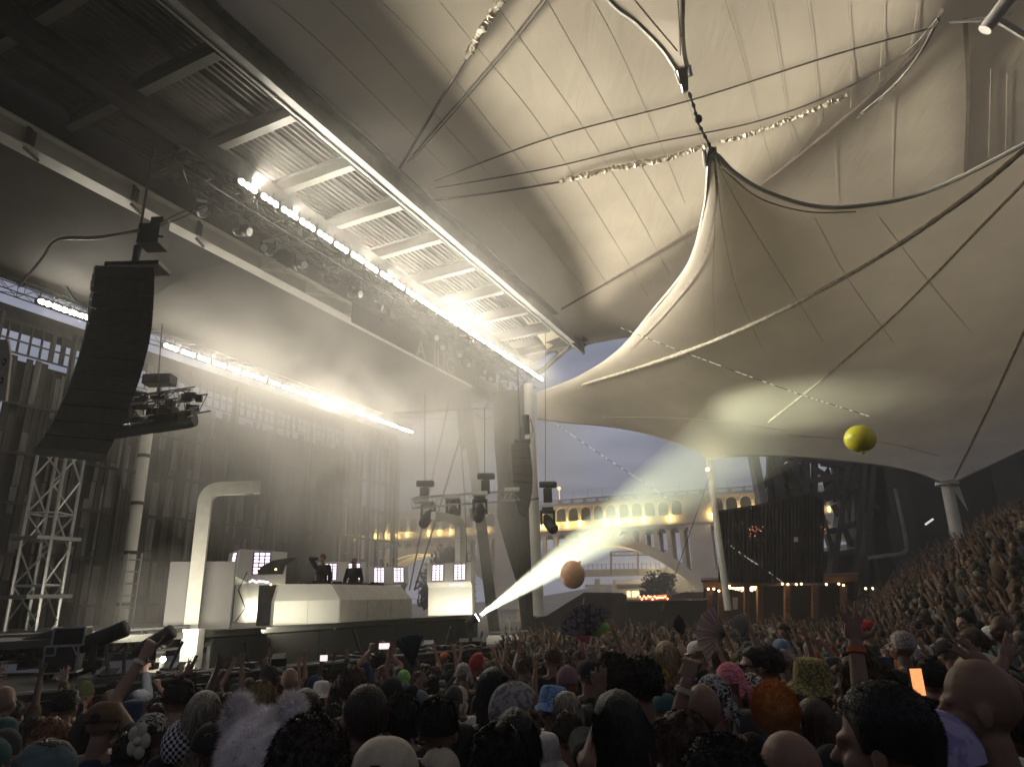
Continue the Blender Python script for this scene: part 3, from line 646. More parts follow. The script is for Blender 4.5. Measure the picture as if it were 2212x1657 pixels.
# desk: bright left half, grey right half, chamfered top
tl, tc_, trr = onq(590, .55, PZ), onq(731, .95, PZ), onq(889, .2, PZ)
desk = thing('dj_desk', 'long faceted white desk, its left half brightly lit and right half grey', 'desk', tc_)
def half(a, b, name, mt, hgt=.90):
    d = nrm(b-a); n = np.array([d[1], -d[0], 0]); L_ = np.linalg.norm(b-a)
    inA, inB = (.26 if name[0] == 'l' else 0), (0 if name[0] == 'l' else .26)
    lo = [a, b, b+[0, 0, hgt*.58], a+[0, 0, hgt*.58]]; up_a, up_b = a+d*inA-n*.28+[0, 0, hgt], b-d*inB-n*.28+[0, 0, hgt]
    bk = -n*.6-d*(-.3 if name[0] == 'l' else 0); m = MB()
    m.add([lo[0], lo[1], lo[2], lo[3], up_a, up_b, a+bk, b+bk, up_a+bk*.7, up_b+bk*.7, a+bk+[0, 0, hgt*.58], b+bk+[0, 0, hgt*.58]],
          [(0, 1, 2, 3), (3, 2, 5, 4), (4, 5, 9, 8), (0, 3, 10, 6), (3, 4, 8, 10), (1, 7, 11, 2), (2, 11, 9, 5), (6, 10, 11, 7), (10, 8, 9, 11)])
    o = part(name, m, mt, desk)
    for f in ((.5,) if name[0] == 'l' else (.33, .66)):
        p = a+(b-a)*f+n*.004; link('panel_joint', mesh_of(MB().bar(p+[0, 0, .01], p+[0, 0, hgt*.575], .008, .004), 'panel_joint', off=tuple(desk.location)), M['grey'], o)
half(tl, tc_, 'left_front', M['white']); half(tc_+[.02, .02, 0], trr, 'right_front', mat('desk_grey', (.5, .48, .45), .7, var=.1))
m = MB(); dd = nrm(tc_-tl); P0 = (tl+trr)/2+[-.3, .5, .92]
gear = thing('dj_mixer', 'black mixer and decks on top of the desk', 'mixer', P0)
for k in (-1.2, -.4, .45, 1.2):
    m = MB(); p = P0+np.array([SD[0], SD[1], 0])*k; m.box(p, (.42, .34, .09), yaw=SYAW); m.cyl(p+[0, 0, .05], p+[0, 0, .08], .12, .12, 14); part('deck_unit', m, M['black'], gear)
# speaker stack left of the desk
sp = onq(588, .1, PZ); st = thing('monitor_stack', 'dark speaker and light stack with a tilted top between pod and desk', 'speaker stack', sp)
m = MB(); m.box(sp+[-.3, .5, .45], (.45, .4, .9), yaw=.3); part('lower_cabinet', m, M['dark'], st)
m = MB(); m.prism([sp+[-.52, .3, 1.15], sp+[-.05, .3, 1.15], sp+[.0, .3, 1.35], sp+[.25, .3, 1.52], sp+[-.2, .3, 1.46], sp+[-.52, .3, 1.3]], (0, .35, 0)); part('tilted_monitor', m, M['dark'], st)
m = MB(); m.ell(sp+[-.5, .27, 1.28], (.015, .02, .015), 8, 5); m.ell(sp+[-.1, .27, 1.25], (.022, .02, .022), 8, 5); m.ell(sp+[-.1, .02, .9], (.02, .02, .02), 8, 5); part('indicator_lamp', m, M['bulbw'], st)
m = MB(); m.tube([sp+[-.75, .2, 1.2], sp+[-.9, .15, .8], sp+[-.72, .2, .4], sp+[-.9, .15, .1]], .015, 5); part('hanging_cable', m, M['black'], st)

M['cab'] = mat('speaker_paint', (.035, .034, .036), .6, var=.3, scale=7, bump=.2)
# hanging line arrays
def line_array(name, label, left, right, depth, thick, chain_to, fronts_left=True):
    n = len(left); DX = ray(*left[n//2])*1.05; t = thing(name, label, 'speaker array', AD(*right[0], depth))
    for i in range(n-1):
        a, b = AD(*left[i], depth), AD(*right[i], depth); c, d = AD(*right[i+1], depth), AD(*left[i+1], depth); g = .012
        mid = (a+b+c+d)/4; q4 = [p+(mid-p)*np.array([.02, 0, .09]) for p in (a, b, c, d)]
        m = MB(); m.prism(q4, (DX[0]*thick, thick, 0)); o = part('cabinet', m, M['cab'], t)
        m = MB(); a2, d2 = q4[0], q4[3]; f = -.012
        for k in (.22, .5, .78):
            p = a2
            m.box(p+[f, 0, 0], (.02, thick*.2, np.linalg.norm(d2-a2)*.62))
        part('grille', m, M['dark'], o) if False else None
        for k in (.05, .5, .95): link('grille_bar', mesh_of(MB().bar(a2+np.array([DX[0]*thick*k-.01, thick*k, -.02]), d2+np.array([DX[0]*thick*k-.01, thick*k, .02]), .02), 'grille_bar', off=tuple(t.location)), M['grey'], o)
    m = MB(); c = (AD(*left[0], depth)+AD(*right[0], depth))/2; w_ = np.linalg.norm(AD(*left[0], depth)-AD(*right[0], depth))
    m.box(c+[.1, thick/2, .12], (w_*.9, thick*.8, .1)); m.cyl(c+[0, thick/2, .15], c+[0, thick/2, .7], .09, .09, 10); part('flying_frame', m, M['dark'], t)
    m = MB(); m.tube([c+[0, thick/2, .6+k*(chain_to-c[2]-.6)/12] for k in range(13)], .03, 6); part('chain', m, M['dark'], t)
    return t
NL = 13; lf = [(205, 572), (203, 600), (200, 632), (196, 664), (190, 698), (181, 733), (171, 768), (159, 803), (146, 838), (131, 872), (115, 906), (97, 938), (76, 966)]
rt = [(334, 578), (335, 606), (334, 640), (332, 674), (329, 710), (323, 746), (314, 782), (304, 818), (292, 852), (279, 886), (264, 920), (248, 952), (232, 984)]
line_array('hanging_speaker_array', 'huge black curved speaker array hanging in front of the lattice wall', lf, rt, 14, .75, 13.0)
lf = [(1104, 958), (1104, 974), (1105, 990), (1106, 1006), (1107, 1022), (1108, 1038), (1109, 1054), (1111, 1070), (1114, 1086), (1120, 1104)]
rt = [(1143, 955), (1146, 972), (1148, 990), (1150, 1008), (1151, 1026), (1151, 1044), (1150, 1062), (1147, 1080), (1143, 1098), (1137, 1116)]
line_array('hanging_speaker_array', 'small grey curved speaker array hanging beside the right hand masts', lf, rt, 27.5, .7, 11.5)
m = MB(); c = AD(1136, 920, 27.8); m.cyl(c+[0, 0, -.35], c+[0, 0, .45], .16, .16, 12); m.tube([c+[.2, 0, .3], c+[.3, 0, -.2], c+[.1, 0, -.6]], .02, 5); single('chain_hoist', m, M['black'], 'black chain hoist above the small right hand speaker array', 'hoist')
# cables above the big array
P = lambda *a: AD(*a, 14)
m = MB(); m.tube(lerp_path([P(300, 500), P(210, 512), P(125, 518), P(90, 560), P(40, 620)], 8), .03, 6); m.tube(lerp_path([P(300, 496), P(210, 516), P(128, 516)], 8), .018, 5); single('cable_loom', m, M['grey'], 'drooping cable loom left of the big speaker array', 'cable')
m = MB(); m.tube(lerp_path([P(145, 620), P(160, 645), P(180, 658), P(208, 668)], 6), .02, 5); single('loose_rigging_cable', m, M['alu'], 'short slack pale cable beside the left strobes', 'cable')
m = MB(); m.tube(lerp_path([P(345, 485), P(385, 462), P(455, 438)], 6), .02, 5); m.tube(lerp_path([P(345, 489), P(395, 470), P(455, 441)], 6), .015, 5); single('rigging_cable', m, M['grey'], 'pair of thin cables between girder and front truss', 'cable')
c = P(318, 500); m = MB(); m.box(c+[0, .3, 0], (.5, .5, .5)); m.box(c+[.1, .3, .35], (.3, .3, .25)); m.bar(c+[.1, 0, -.1], c+[.4, 0, -.16], .04); single('rigging_motor', m, M['black'], 'black rigging motor block under the girder above the big array', 'hoist')
# white lettered case edge at far left
sg = thing('stencilled_panel', 'pale tilted panel with black cut out shapes at the far left edge', 'panel', AD(5, 800, 12))
m = MB(); m.prism([AD(-40, 735, 12), AD(16, 733, 12), AD(22, 770, 12), AD(12, 865, 12), AD(-40, 865, 12)], (0, .06, 0)); part('board', m, mat('stencil_board', (.5, .47, .42), .7), sg)
for c, r in (((9, 782), .055), ((3, 822), .05)):
    m = MB(); a = AD(*c, 11.98); m.ell(a, (r*.75, .01, r*1.3), 14, 6); part('cut_out', m, M['black'], sg)
    m = MB(); m.ell(a-[0, .01, 0], (r*.3, .01, r*.7), 12, 6); part('cut_out_centre', m, M['alu'], sg)

# fixtures on deck stage right
def barrel_light(label, loc, yaw, tilt, s=1.0, group=None):
    t = thing('barrel_light', label, 'stage light', loc, yaw, group); a = tilt
    d = np.array([cos(a), 0, sin(a)]); c = np.array([0, 0, .62*s])
    m = MB(); m.box((0, 0, .08*s), (.42*s, .42*s, .16*s)); lpart('base', m, M['black'], t)
    m = MB(); m.box((0, -.25*s, .38*s), (.16*s, .05*s, .6*s)); m.box((0, .25*s, .38*s), (.16*s, .05*s, .6*s)); m.box((0, 0, .19*s), (.16*s, .5*s, .05*s)); lpart('yoke', m, M['black'], t)
    m = MB(); m.tube([c-d*.46*s, c-d*.42*s, c-d*.2*s, c+d*.3*s, c+d*.62*s, c+d*.64*s], [.08*s, .17*s, .2*s, .19*s, .2*s, .17*s], 16); lpart('barrel', m, M['black'], t, True)
    m = MB(); m.cyl(c+d*.6*s, c+d*.655*s, .15*s, .15*s, 14); lpart('lens', m, M['dark'], t)
    return t
dk_z = 1.08
barrel_light('black barrel light on the deck aimed up to the right, nearest the raised fist', AZ(318, 1446, dk_z), 0.1, .55, .62)
barrel_light('black barrel light on the deck truss between the flight case and raised fist', AZ(205, 1440, dk_z+.15), 0.2, .38, .62)
barrel_light('dim barrel light behind the flight cases at the far left', AZ(70, 1440, dk_z+.1), 0.2, .3, .62)
barrel_light('small round faced light sitting low on the deck edge', AZ(188, 1478, dk_z-.15), -1.9, -.15, .4)
dt = thing('deck_truss', 'black low truss lying along the deck with lit smoke behind it', 'truss', AZ(270, 1450, dk_z))
ta, tb = AZ(158, 1443, dk_z+.0)+np.array([0, .4, .38]), AZ(380, 1430, dk_z)+np.array([0, .4, .42]); m = MB(); m.truss(ta, tb, .38, .028, .38); part('lattice', m, M['black'], dt)
m = MB(); m.truss(ta+[-3.2, -.5, -.02], ta, .38, .028, .38); part('far_lattice', m, M['black'], dt)
fc = thing('flight_case', 'black flight case with pale aluminium edging on castors at the left of the deck', 'flight case', AZ(112, 1470, dk_z))
o = np.array(fc.location); X = nrm((1, .35, 0)); Y = np.array([-X[1], X[0], 0]); Z = np.array([0, 0, 1.])
W_, D_, H_ = .42, .4, .36; c = o+[0, .2, .1+H_/2]; m = MB(); m.box(c, (W_, D_, H_), X=X, Y=Y, Z=Z); part('case_body', m, M['black'], fc)
c2 = c+Z*(H_/2+.13)+X*.06; m = MB(); m.box(c2, (W_*.95, D_, .24), X=X, Y=Y, Z=Z); part('lid', m, M['black'], fc)
def edges(c, w, d, h):
    m = MB(); 
    for a in (-1, 1):
        for b in (-1, 1):
            m.bar(c+X*w/2*a-Y*(-b)*d/2-Z*h/2, c+X*w/2*a-Y*(-b)*d/2+Z*h/2, .022); m.bar(c-X*w/2+Y*d/2*a+Z*h/2*b, c+X*w/2+Y*d/2*a+Z*h/2*b, .022); m.bar(c+X*w/2*a-Y*d/2+Z*h/2*b, c+X*w/2*a+Y*d/2+Z*h/2*b, .022)
    return m
part('aluminium_edging', edges(c, W_, D_, H_), M['alu'], fc); m = edges(c2, W_*.95, D_, .24); part('lid_edging', m, M['alu'], fc)
m = MB(); f = c-Y*(D_/2+.012); m.bar(f-X*.2+Z*.06, f-X*.08+Z*.06, .018); m.bar(f-X*.08+Z*.06, f-X*.08+Z*.17, .018); m.bar(f+X*.14+Z*.17, f+X*.2+Z*.05, .018); part('latch_plates', m, M['alu'], fc)
m = MB()
for a in (-1, 1):
    for b in (-1, 1): m.ell(o+[0, .2, .05]+X*.16*a+Y*.14*b, (.035, .035, .05), 8, 6)
part('castors', m, M['black'], fc)
gl_xyz = AZ(352, 1424, 1.5); m = MB(); m.ell(gl_xyz, (.03, .02, .03), 10, 6); wl_ = single('work_light', m, M['lamp'], 'small brilliant white lamp on the deck truss beside the raised phone hand', 'lamp')
# left flown truss with big fixtures
ft = thing('flown_truss', 'short flown truss packed with lights right of the big speaker array', 'truss', AD(350, 870, 16))
m = MB(); m.truss(AD(262, 898, 15.2), AD(436, 872, 17.5), .45, .025, .4); part('lattice', m, M['dark'], ft)
m = MB(); m.truss(AD(300, 868, 16.6), AD(420, 850, 17.5), .3, .02, .35); part('rear_lattice', m, M['dark'], ft)
m = MB(); R = random.Random(4)
for i in range(16): part('clamp_box', MB().box(AD(R.uniform(275, 430), R.uniform(850, 905), R.uniform(15.5, 17)), (R.uniform(.1, .35), .2, R.uniform(.05, .2)), yaw=R.random()), M['black'], ft)
m = MB()
for i in range(14):
    a = AD(R.uniform(275, 420), R.uniform(850, 905), 15.2); m.bar(a, a+np.array([R.uniform(.05, .25), 0, R.uniform(0, .06)]), .015)
part('bright_edges', m, M['alu'], ft)
m = MB(); m.bar(AD(350, 700, 16.2), AD(340, 850, 16.2), .02); part('suspension_wire', m, M['cable'], ft)
for k, (u, v) in enumerate(((330, 922), (238, 935))):
    c = AD(u+40, v-8, 16); m = MB(); m.tube([c+[-.75, 0, -.06], c+[-.7, 0, -.05], c+[-.3, 0, 0], c+[.45, 0, .1], c+[.55, 0, .12]], [.1, .2, .23, .23, .21], 14); m.box(c+[-.1, 0, .3], (.3, .4, .2))
    single('flown_barrel_light', m, M['black'], ('right', 'left')[k]+' hand black barrel light hanging under the flown truss by the big speaker array', 'stage light', smooth=True)
c = AD(345, 822, 17.5); m = MB(); m.box(c, (.75, .4, .26)); m.bar(c+[0, 0, -.1], c+[0, 0, -.6], .06); single('flown_moving_light', m, M['dark'], 'boxy light above the flown truss right of the big speaker array', 'stage light')

# right flown truss in front of the bridge
rt_ = thing('flown_truss', 'flown truss crossing in front of the bridge right of the stage', 'truss', AD(1005, 1080, 26))
m = MB(); m.truss(AD(894, 1086, 25), AD(1116, 1070, 27.5), .38, .02, .4); part('lattice', m, M['alu'], rt_)
m = MB()
for u, v0 in ((918, 838), (1047, 880), (1178, 700)): m.cyl(AD(u, v0, 26), AD(u, 1070, 26), .012, .012, 4)
part('suspension_wire', m, M['cable'], rt_)
for k, (u, v) in enumerate(((910, 1090), (977, 1082), (1037, 1074), (1106, 1066))):
    c = AD(u, v-8, 25.5); m = MB(); m.box(c, (.55, .35, .14)); m.box(c+[0, -.18, 0], (.5, .02, .1)); single('panel_light', m, M['whitesteel'], 'flat pale panel light on the right flown truss, %s' % ('leftmost', 'second from left', 'third from left', 'rightmost by the small array')[k], 'stage light', 'panel lights on the right flown truss')
for k, (u, v) in enumerate(((917, 1068), (1049, 1052), (1183, 1070))):
    c = AD(u, v, 26); m = MB(); m.box(c, (.32, .3, .5)); m.tube([c+[-.32, 0, .42], c+[-.3, 0, .42], c+[.3, 0, .40], c+[.36, 0, .4]], [.05, .12, .13, .09], 10); m.bar(c+[0, 0, .2], c+[0, 0, .4], .12)
    single('upright_moving_light', m, M['black'], 'moving light standing on top of the right flown truss, %s' % ('left end', 'middle', 'beyond the round mast')[k], 'stage light', 'moving lights standing on the right flown truss')
for k, (u, v) in enumerate(((925, 1118), (979, 1108), (1037, 1106), (1184, 1130))):
    c = AD(u, v, 26); s_ = .42 if k < 3 else .5; m = MB(); m.box(c+[0, 0, .48], (.42, .4, .2)); m.box(c+[-.24, 0, .2], (.08, .22, .55)); m.box(c+[.24, 0, .2], (.08, .22, .55)); t_ = (-.5, .3, -.2, .6)[k]; m.tube([c+[-.12*t_, .3, .3], c+[0, .1, .08], c+[.25*t_, -.25, -.22], c+[.3*t_, -.33, -.3]], [.1, .2, .21, .17], 12)
    single('pendant_moving_light', m, M['black'], 'bulky dark light slung under the right flown truss, %s' % ('leftmost', 'second', 'third', 'separate one right of the round mast')[k], 'stage light', 'lights slung under the right flown truss', smooth=True)
# small backstage rack with rail, behind the crowd right of platform
c = AD(1100, 1372, 24); m = MB()
m.bar(AD(1058, 1366, 24), AD(1140, 1362, 24), .05); m.bar(AD(1058, 1388, 24), AD(1140, 1384, 24), .05)
for u in (1060, 1086, 1112, 1138): m.bar(AD(u, 1364, 24), AD(u, 1390, 24), .04)
m.bar(AD(1100, 1333, 24.2), AD(1100, 1366, 24.2), .06); m.bar(AD(1112, 1331, 24.2), AD(1112, 1366, 24.2), .06); m.bar(AD(1100, 1333, 24.2), AD(1112, 1331, 24.2), .06); m.box(AD(1106, 1338, 24.2), (.14, .05, .14)); m.box(AD(1088, 1343, 24.2), (.22, .1, .08))
single('equipment_rack', m, M['grey'], 'pale railing and small rack in the gap right of the black platform', 'railing')
for u, lab in ((1068, 'left'), (1104, 'right')):
    c = AD(u, 1383, 23.5); m = MB(); m.box(c, (.5, .3, .2)); m.box(c+[0, 0, .12], (.4, .25, .06)); single('white_case', m, M['whitesteel'], 'small white case by the railing, '+lab+' one of two', 'case', 'white cases by the railing')
# ------------------------------------------------------------ ground (one sheet), terrace included, to the horizon
m = MB(); xs = np.concatenate([[-2500, -800, -200, -80], np.arange(-50, 60.1, 1.2), [80, 200, 800, 2500]]); ys = np.concatenate([[-300, -60, -20, -8], np.arange(-4, 60.1, 1.2), [75, 200, 800, 4000]])
vs = []
for x in xs:
    for y in ys:
        z = ground_z(min(x, 46), min(max(y, 0), 60)); vs.append((x, y, min(z, 14)))
ny = len(ys); m.add(vs, [(i*ny+j, (i+1)*ny+j, (i+1)*ny+j+1, i*ny+j+1) for i in range(len(xs)-1) for j in range(ny-1)])
g = link('ground', mesh_of(m, 'ground', True), M['ground']); tag(g, kind='structure')

# ------------------------------------------------------------ masts right of stage
def leaning(label, b, t, r, mt, n=4, name='roof_mast'):
    m = MB(); m.cyl(b, t, r, r, n); return single(name, m, M[mt] if isinstance(mt, str) else mt, label, 'mast', smooth=n > 6)
lm = thing('leaning_mast', 'grey boxy leaning mast between the stage end and round mast', 'mast', AD(1068, 1360, 33))
b, t = AD(1072, 1390, 33), AD(1004, 846, 33); m = MB(); m.bar(b, t, .66, .5); part('shaft', m, M['grey'], lm)
m = MB(); m.bar(AD(1008, 965, 32.9), AD(1001, 880, 32.9), 1.0, .62); part('sleeve', m, M['grey'], lm)
m = MB(); m.bar(AD(1034, 1120, 32.9), AD(1030, 1098, 32.9), .9, .7); part('collar', m, M['dark'], lm)
cm = thing('covered_mast', 'thick mast wrapped in dark cloth behind the small speaker array', 'mast', AD(1130, 1330, 31))
m = MB(); m.tube([AD(1145, 1390, 31), AD(1134, 1255, 31), AD(1124, 1200, 31), AD(1112, 1110, 31), AD(1098, 1050, 31), AD(1094, 960, 31), AD(1093, 850, 31)], [.3, .4, .55, .85, .5, .58, .66], 10); part('wrapping', m, mat('mast_cover', (.085, .08, .075), .9, var=.3, scale=3, bump=.5, stretch=(3, 3, .4)), cm, True)
rm = thing('round_mast', 'tall pale round mast rising to the right end of the stage roof', 'mast', AD(1164, 1330, 30))
m = MB(); m.cyl(AD(1164, 1330, 30), AD(1141, 830, 30), .235, .22, 18); part('shaft', m, M['whitesteel'], rm, True)
m = MB(); m.cyl(AD(1153, 1082, 30), AD(1152, 1078, 30), .25, .25, 18); part('joint_ring', m, M['grey'], rm)
# roof end bracing
rb = thing('roof_bracing', 'dark steel knee braces joining the roof end to the masts', 'bracing', AD(1085, 860, 31))
m = MB(); m.bar(AD(1020, 838, 30.5), AD(1095, 876, 31), .3); m.bar(AD(1095, 878, 31), AD(1140, 830, 30.5), .25); m.bar(AD(1084, 830, 31), AD(1084, 880, 31), .35); m.bar(AD(1108, 835, 31), AD(1118, 872, 31), .08); m.bar(AD(1060, 858, 31), AD(1048, 884, 31), .06); m.bar(AD(1075, 860, 31), AD(1082, 884, 31), .06); m.bar(AD(1125, 850, 30), AD(1128, 950, 30), .25)
part('brace', m, M['dark'], rb)
def wire(label, pts, d, r=.02, mt='cable', name='guy_cable'):
    P = [AD(u, v, dd) for (u, v), dd in zip(pts, d if hasattr(d, '__len__') else [d]*len(pts))]
    return single(name, MB().tube(P, r, 5), M[mt], label, 'cable')
wire('dark guy cable slanting left of the leaning mast, upper one', [(969, 872), (925, 1072), (884, 1275)], 30, .03)
wire('dark guy cable slanting from the leaning mast sleeve down to the desk', [(994, 945), (956, 1075), (895, 1275)], 30, .035)
wire('thin guy cable beside the leaning mast', [(996, 950), (1004, 1080), (1010, 1250)], 31, .025)
wire('horizontal cable from the wall corner to the masts', [(851, 893), (925, 888), (1000, 884), (1064, 881)], 32, .05)
wire('slack thin cable under the horizontal one', [(860, 900), (930, 905), (1000, 903)], 32, .015)
wire('looped cable end by the covered mast', [(1030, 895), (1045, 905), (1062, 902)], 31, .03)

# masts under the near sail
b, t = AD(1573, 1318, 25.7), AZ(1530, 992, 7.0)
ms = thing('sail_mast', 'slim white mast with a small lit lamp under the near sail edge', 'mast', b)
part('shaft', MB().cyl(b, t, .13, .11, 12), M['whitesteel'], ms, True)
lp = AD(1528, 1014, 25.4); part('lamp', MB().ell(lp, (.07, .06, .07), 8, 6), M['bulbw'], ms)
m = MB(); m.cyl(AZ(1540, 1015, 6.6) if False else AD(1533, 1030, 25.6), AD(1430, 1320, 27), .014, .014, 4); part('guy', m, M['cable'], ms)
light('mast_lamp_glow', 'POINT', lp+np.array([0, -.15, 0]), 15, (1, .75, .45), shadow_soft_size=.05)
t = AZ(2045, 1043, 6.5); b = np.array([t[0]-.1, t[1], ground_z(t[0], t[1])])
ms = thing('sail_mast', 'thick white mast with guy cables holding the near sail above the hillside crowd', 'mast', b)
part('shaft', MB().cyl(b, t-[0, 0, .1], .26, .25, 18), M['whitesteel'], ms, True)
m = MB(); m.cyl(t-[0, 0, .1], t+[0, 0, .12], .5, .42, 18); part('cap_ring', m, M['whitesteel'], ms, True)
m = MB(); m.prism([t+[.05, -.27, -.2], t+[.35, -.27, -.2], t+[.5, -.27, -1.3]], (0, .04, 0)); part('gusset_fin', m, M['whitesteel'], ms)
m = MB(); m.cyl(t+[-.2, 0, -2.2], b+[-1.3, 0, .6], .02, .02, 4); m.cyl(t+[.25, 0, -1.9], b+[.9, 0, .6], .02, .02, 4)
for k in range(5): m.cyl(b+[.05+.06*k, -.28, 1.2], b+[.3+.02*k, -.5, -.2], .012, .012, 4)
part('guy', m, M['cable'], ms)

# festoon wires with small glinting beads
def festoon(label, pts, d, n, mt='bulbw', r=.009):
    P = lerp_path([AD(u, v, dd) for (u, v), dd in zip(pts, d)], n); root = thing('festoon_wire', label, 'light string', P[0]); R = random.Random(len(label))
    part('wire', MB().tube(P, .008, 4), M['cable'], root); m = MB()
    for a, b in zip(P[:-1], P[1:]):
        if R.random() < .62: m.cyl(a+(b-a)*R.uniform(0, .3), a+(b-a)*R.uniform(.6, 1), r, r, 5)
    part('beads', m, M[mt], root); return root
M['bead'] = mat('bead', (.9, .9, .8), .3, var=0, emit=(.95, .95, .8), estr=.55)
festoon('dotted light string crossing the sky from round mast down past the bridge', [(1185, 905), (1280, 970), (1372, 1030), (1440, 1075)], [27, 26, 25, 24], 11, 'bead')
festoon('dotted light string in front of the black drape beside the slim mast', [(1556, 1160), (1600, 1195), (1660, 1235), (1700, 1265)], [24, 24, 23, 23], 8, 'bead')
festoon('dotted light string crossing in front of the near sail', [(1332, 705), (1480, 762), (1700, 842), (1880, 900)], [20, 19, 18, 17], 16, 'bead')

# ------------------------------------------------------------ arched concrete bridge
A0 = np.array(AD(870, 1100, 130)); B0 = np.array(AD(1640, 1050, 110)); E_ = nrm([B0[0]-A0[0], B0[1]-A0[1], 0]); NB_ = np.array([E_[1], -E_[0], 0])  # NB_ points to the camera side
if NB_[1] > 0: NB_ = -NB_
def BT(u, v): p = AP(u, v, A0, NB_); return float(np.dot(p-A0, E_)), float(p[2])
def BP(t, z, d=0): return np.array([A0[0], A0[1], 0])+E_*t-NB_*d+np.array([0, 0, z])
Zt = 18.6; tR = BT(1640, 1050)[0]
br = thing('arch_bridge', 'long floodlit concrete arch bridge with an arcaded lower deck spanning behind the venue', 'bridge', BP(30, 0, 4))
zA1 = BT(1238, 1096)[1]; zA0 = BT(1238, 1127)[1]; zS = BT(1238, 1145)[1]
pitch = BT(1251.35, 1110)[0]-BT(1224.65, 1110)[0]; tb = BT(1238-13.3, 1110)[0]
T0, T1 = -45, tR+75; DP = 9.0
m = MB(); m.prism([BP(T0, zA1+.25), BP(T1, zA1+.25), BP(T1, Zt-.9), BP(T0, Zt-.9)], -NB_*DP); part('upper_deck', m, M['stone'], br)
m = MB(); m.prism([BP(T0, Zt-1.35, -.35), BP(T1, Zt-1.35, -.35), BP(T1, Zt-1.15, -.35), BP(T0, Zt-1.15, -.35)], -NB_*.35); m.prism([BP(T0, zS+.0, -.3), BP(T1, zS, -.3), BP(T1, zS+.35, -.3), BP(T0, zS+.35, -.3)], -NB_*.3); m.prism([BP(T0, zA0-.02, -.2), BP(T1, zA0-.02, -.2), BP(T1, zA0+.12, -.2), BP(T0, zA0+.12, -.2)], -NB_*.2); part('cornice', m, M['stone'], br)
m = MB(); m.prism([BP(T0, zS-.6), BP(T1, zS-.6), BP(T1, zA0), BP(T0, zA0)], -NB_*DP); part('lower_deck', m, M['stone'], br)
m = MB(); m.prism([BP(T0, Zt-.9), BP(T1, Zt-.9), BP(T1, Zt-.72), BP(T0, Zt-.72)], -NB_*.3); m.prism([BP(T0, Zt-.12, -.05), BP(T1, Zt-.12, -.05), BP(T1, Zt+.02, -.05), BP(T0, Zt+.02, -.05)], -NB_*.4)
for t in np.arange(T0, T1, .34):
    if abs((t-tb) % (pitch*1.0)-pitch/2) > .25: m.box(BP(t, Zt-.42, .15), (.12, .12, .6), yaw=atan2(E_[1], E_[0]))
    else: m.box(BP(t, Zt-.42, .15), (.36, .3, .6), yaw=atan2(E_[1], E_[0]))
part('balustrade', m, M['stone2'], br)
m = MB()
for t in np.arange(T0, T1, 2.6): m.bar(BP(t, Zt, .3), BP(t, Zt+1.5, .3), .05)
for z in (.75, 1.1, 1.45): m.bar(BP(T0, Zt+z, .3), BP(T1, Zt+z, .3), .03)
part('safety_rail', m, M['grey'], br)
# arcade bays
piers = [BT(1512, 1150)[0]]; span = (BT(1477, 1263)[0]-BT(1103, 1263)[0]); pw = BT(1540, 1200)[0]-BT(1480, 1200)[0]
piers = [piers[0]-span-pw, piers[0], piers[0]+span+pw, piers[0]-2*(span+pw)]
arc = MB(); k0, k1 = int((T0-tb)/pitch), int((T1-tb)/pitch)
zsp = zA1-.75; lan = MB(); lamps = []
for k in range(k0, k1):
    ta_ = tb+k*pitch; tb_ = ta_+pitch; mid = (ta_+tb_)/2
    if any(abs(mid-p) < pw*.55 for p in piers): arc.prism([BP(ta_, zA0), BP(tb_, zA0), BP(tb_, zA1+.26), BP(ta_, zA1+.26)], -NB_*.5); continue
    cw = .24; r = pitch/2-cw
    for a, b in ((ta_, ta_+cw), (tb_-cw, tb_)): arc.prism([BP(a, zA0), BP(b, zA0), BP(b, zsp), BP(a, zsp)], -NB_*.5)
    arc.box(BP(ta_, zsp, .2), (cw*2+.16, .7, .16), yaw=atan2(E_[1], E_[0])); arc.box(BP(ta_, zA0+.15, .2), (cw*2+.14, .64, .3), yaw=atan2(E_[1], E_[0]))
    pa = [(mid-r*cos(a), zsp+r*.86*sin(a)) for a in np.linspace(0, pi, 9)]; top = [(ta_+pitch*i/8, zA1+.26) for i in range(9)]
    pa[0] = (ta_+cw, zsp); vs = [BP(*p) for p in pa]+[BP(*p) for p in top]+[BP(*p, .5) for p in pa]
    arc.add(vs, [(i, i+1, 10+i, 9+i) for i in range(8)]+[(i, 18+i, 19+i, i+1) for i in range(8)]+[(0, 9, 9, 0)][:0])
    arc.prism([BP(ta_, zsp), BP(ta_+cw, zsp), BP(ta_, zA1+.26)], -NB_*.5); arc.prism([BP(tb_, zsp), BP(tb_, zA1+.26), BP(tb_-cw, zsp)], -NB_*.5)
    arc.tube([BP(mid-(r+.08)*cos(a), zsp+(r*.86+.08)*sin(a), -.02) for a in np.linspace(.1, pi-.1, 9)], .06, 4)
    if k % 1 == 0 and not (k % 5 == 2): part('wall_lantern', MB().box(BP(ta_, zA0-.55, -.28), (.22, .2, .75), yaw=atan2(E_[1], E_[0])), M['sconce'], br); lamps.append(ta_)
part('arcade', arc, M['stone'], br)
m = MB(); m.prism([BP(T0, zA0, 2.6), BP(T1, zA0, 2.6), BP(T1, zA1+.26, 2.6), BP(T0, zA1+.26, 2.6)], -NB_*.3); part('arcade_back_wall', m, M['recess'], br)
m = MB()
for k in range(k0, k1):
    for z in (.5, .8): 
        if k % 2: m.bar(BP(tb+k*pitch+.3, zA0+z, 2.3), BP(tb+k*pitch+pitch-.4, zA0+z+.05, 2.3), .05)
part('inner_railing', m, M['stone'], br)
for t in lamps:
    p = BP(t, zA0-.25, -.75)
    u_ok = -22 < t < tR+6
    if u_ok: light('lantern_glow', 'POINT', p, 130,  (1, .72, .22), shadow_soft_size=.12)
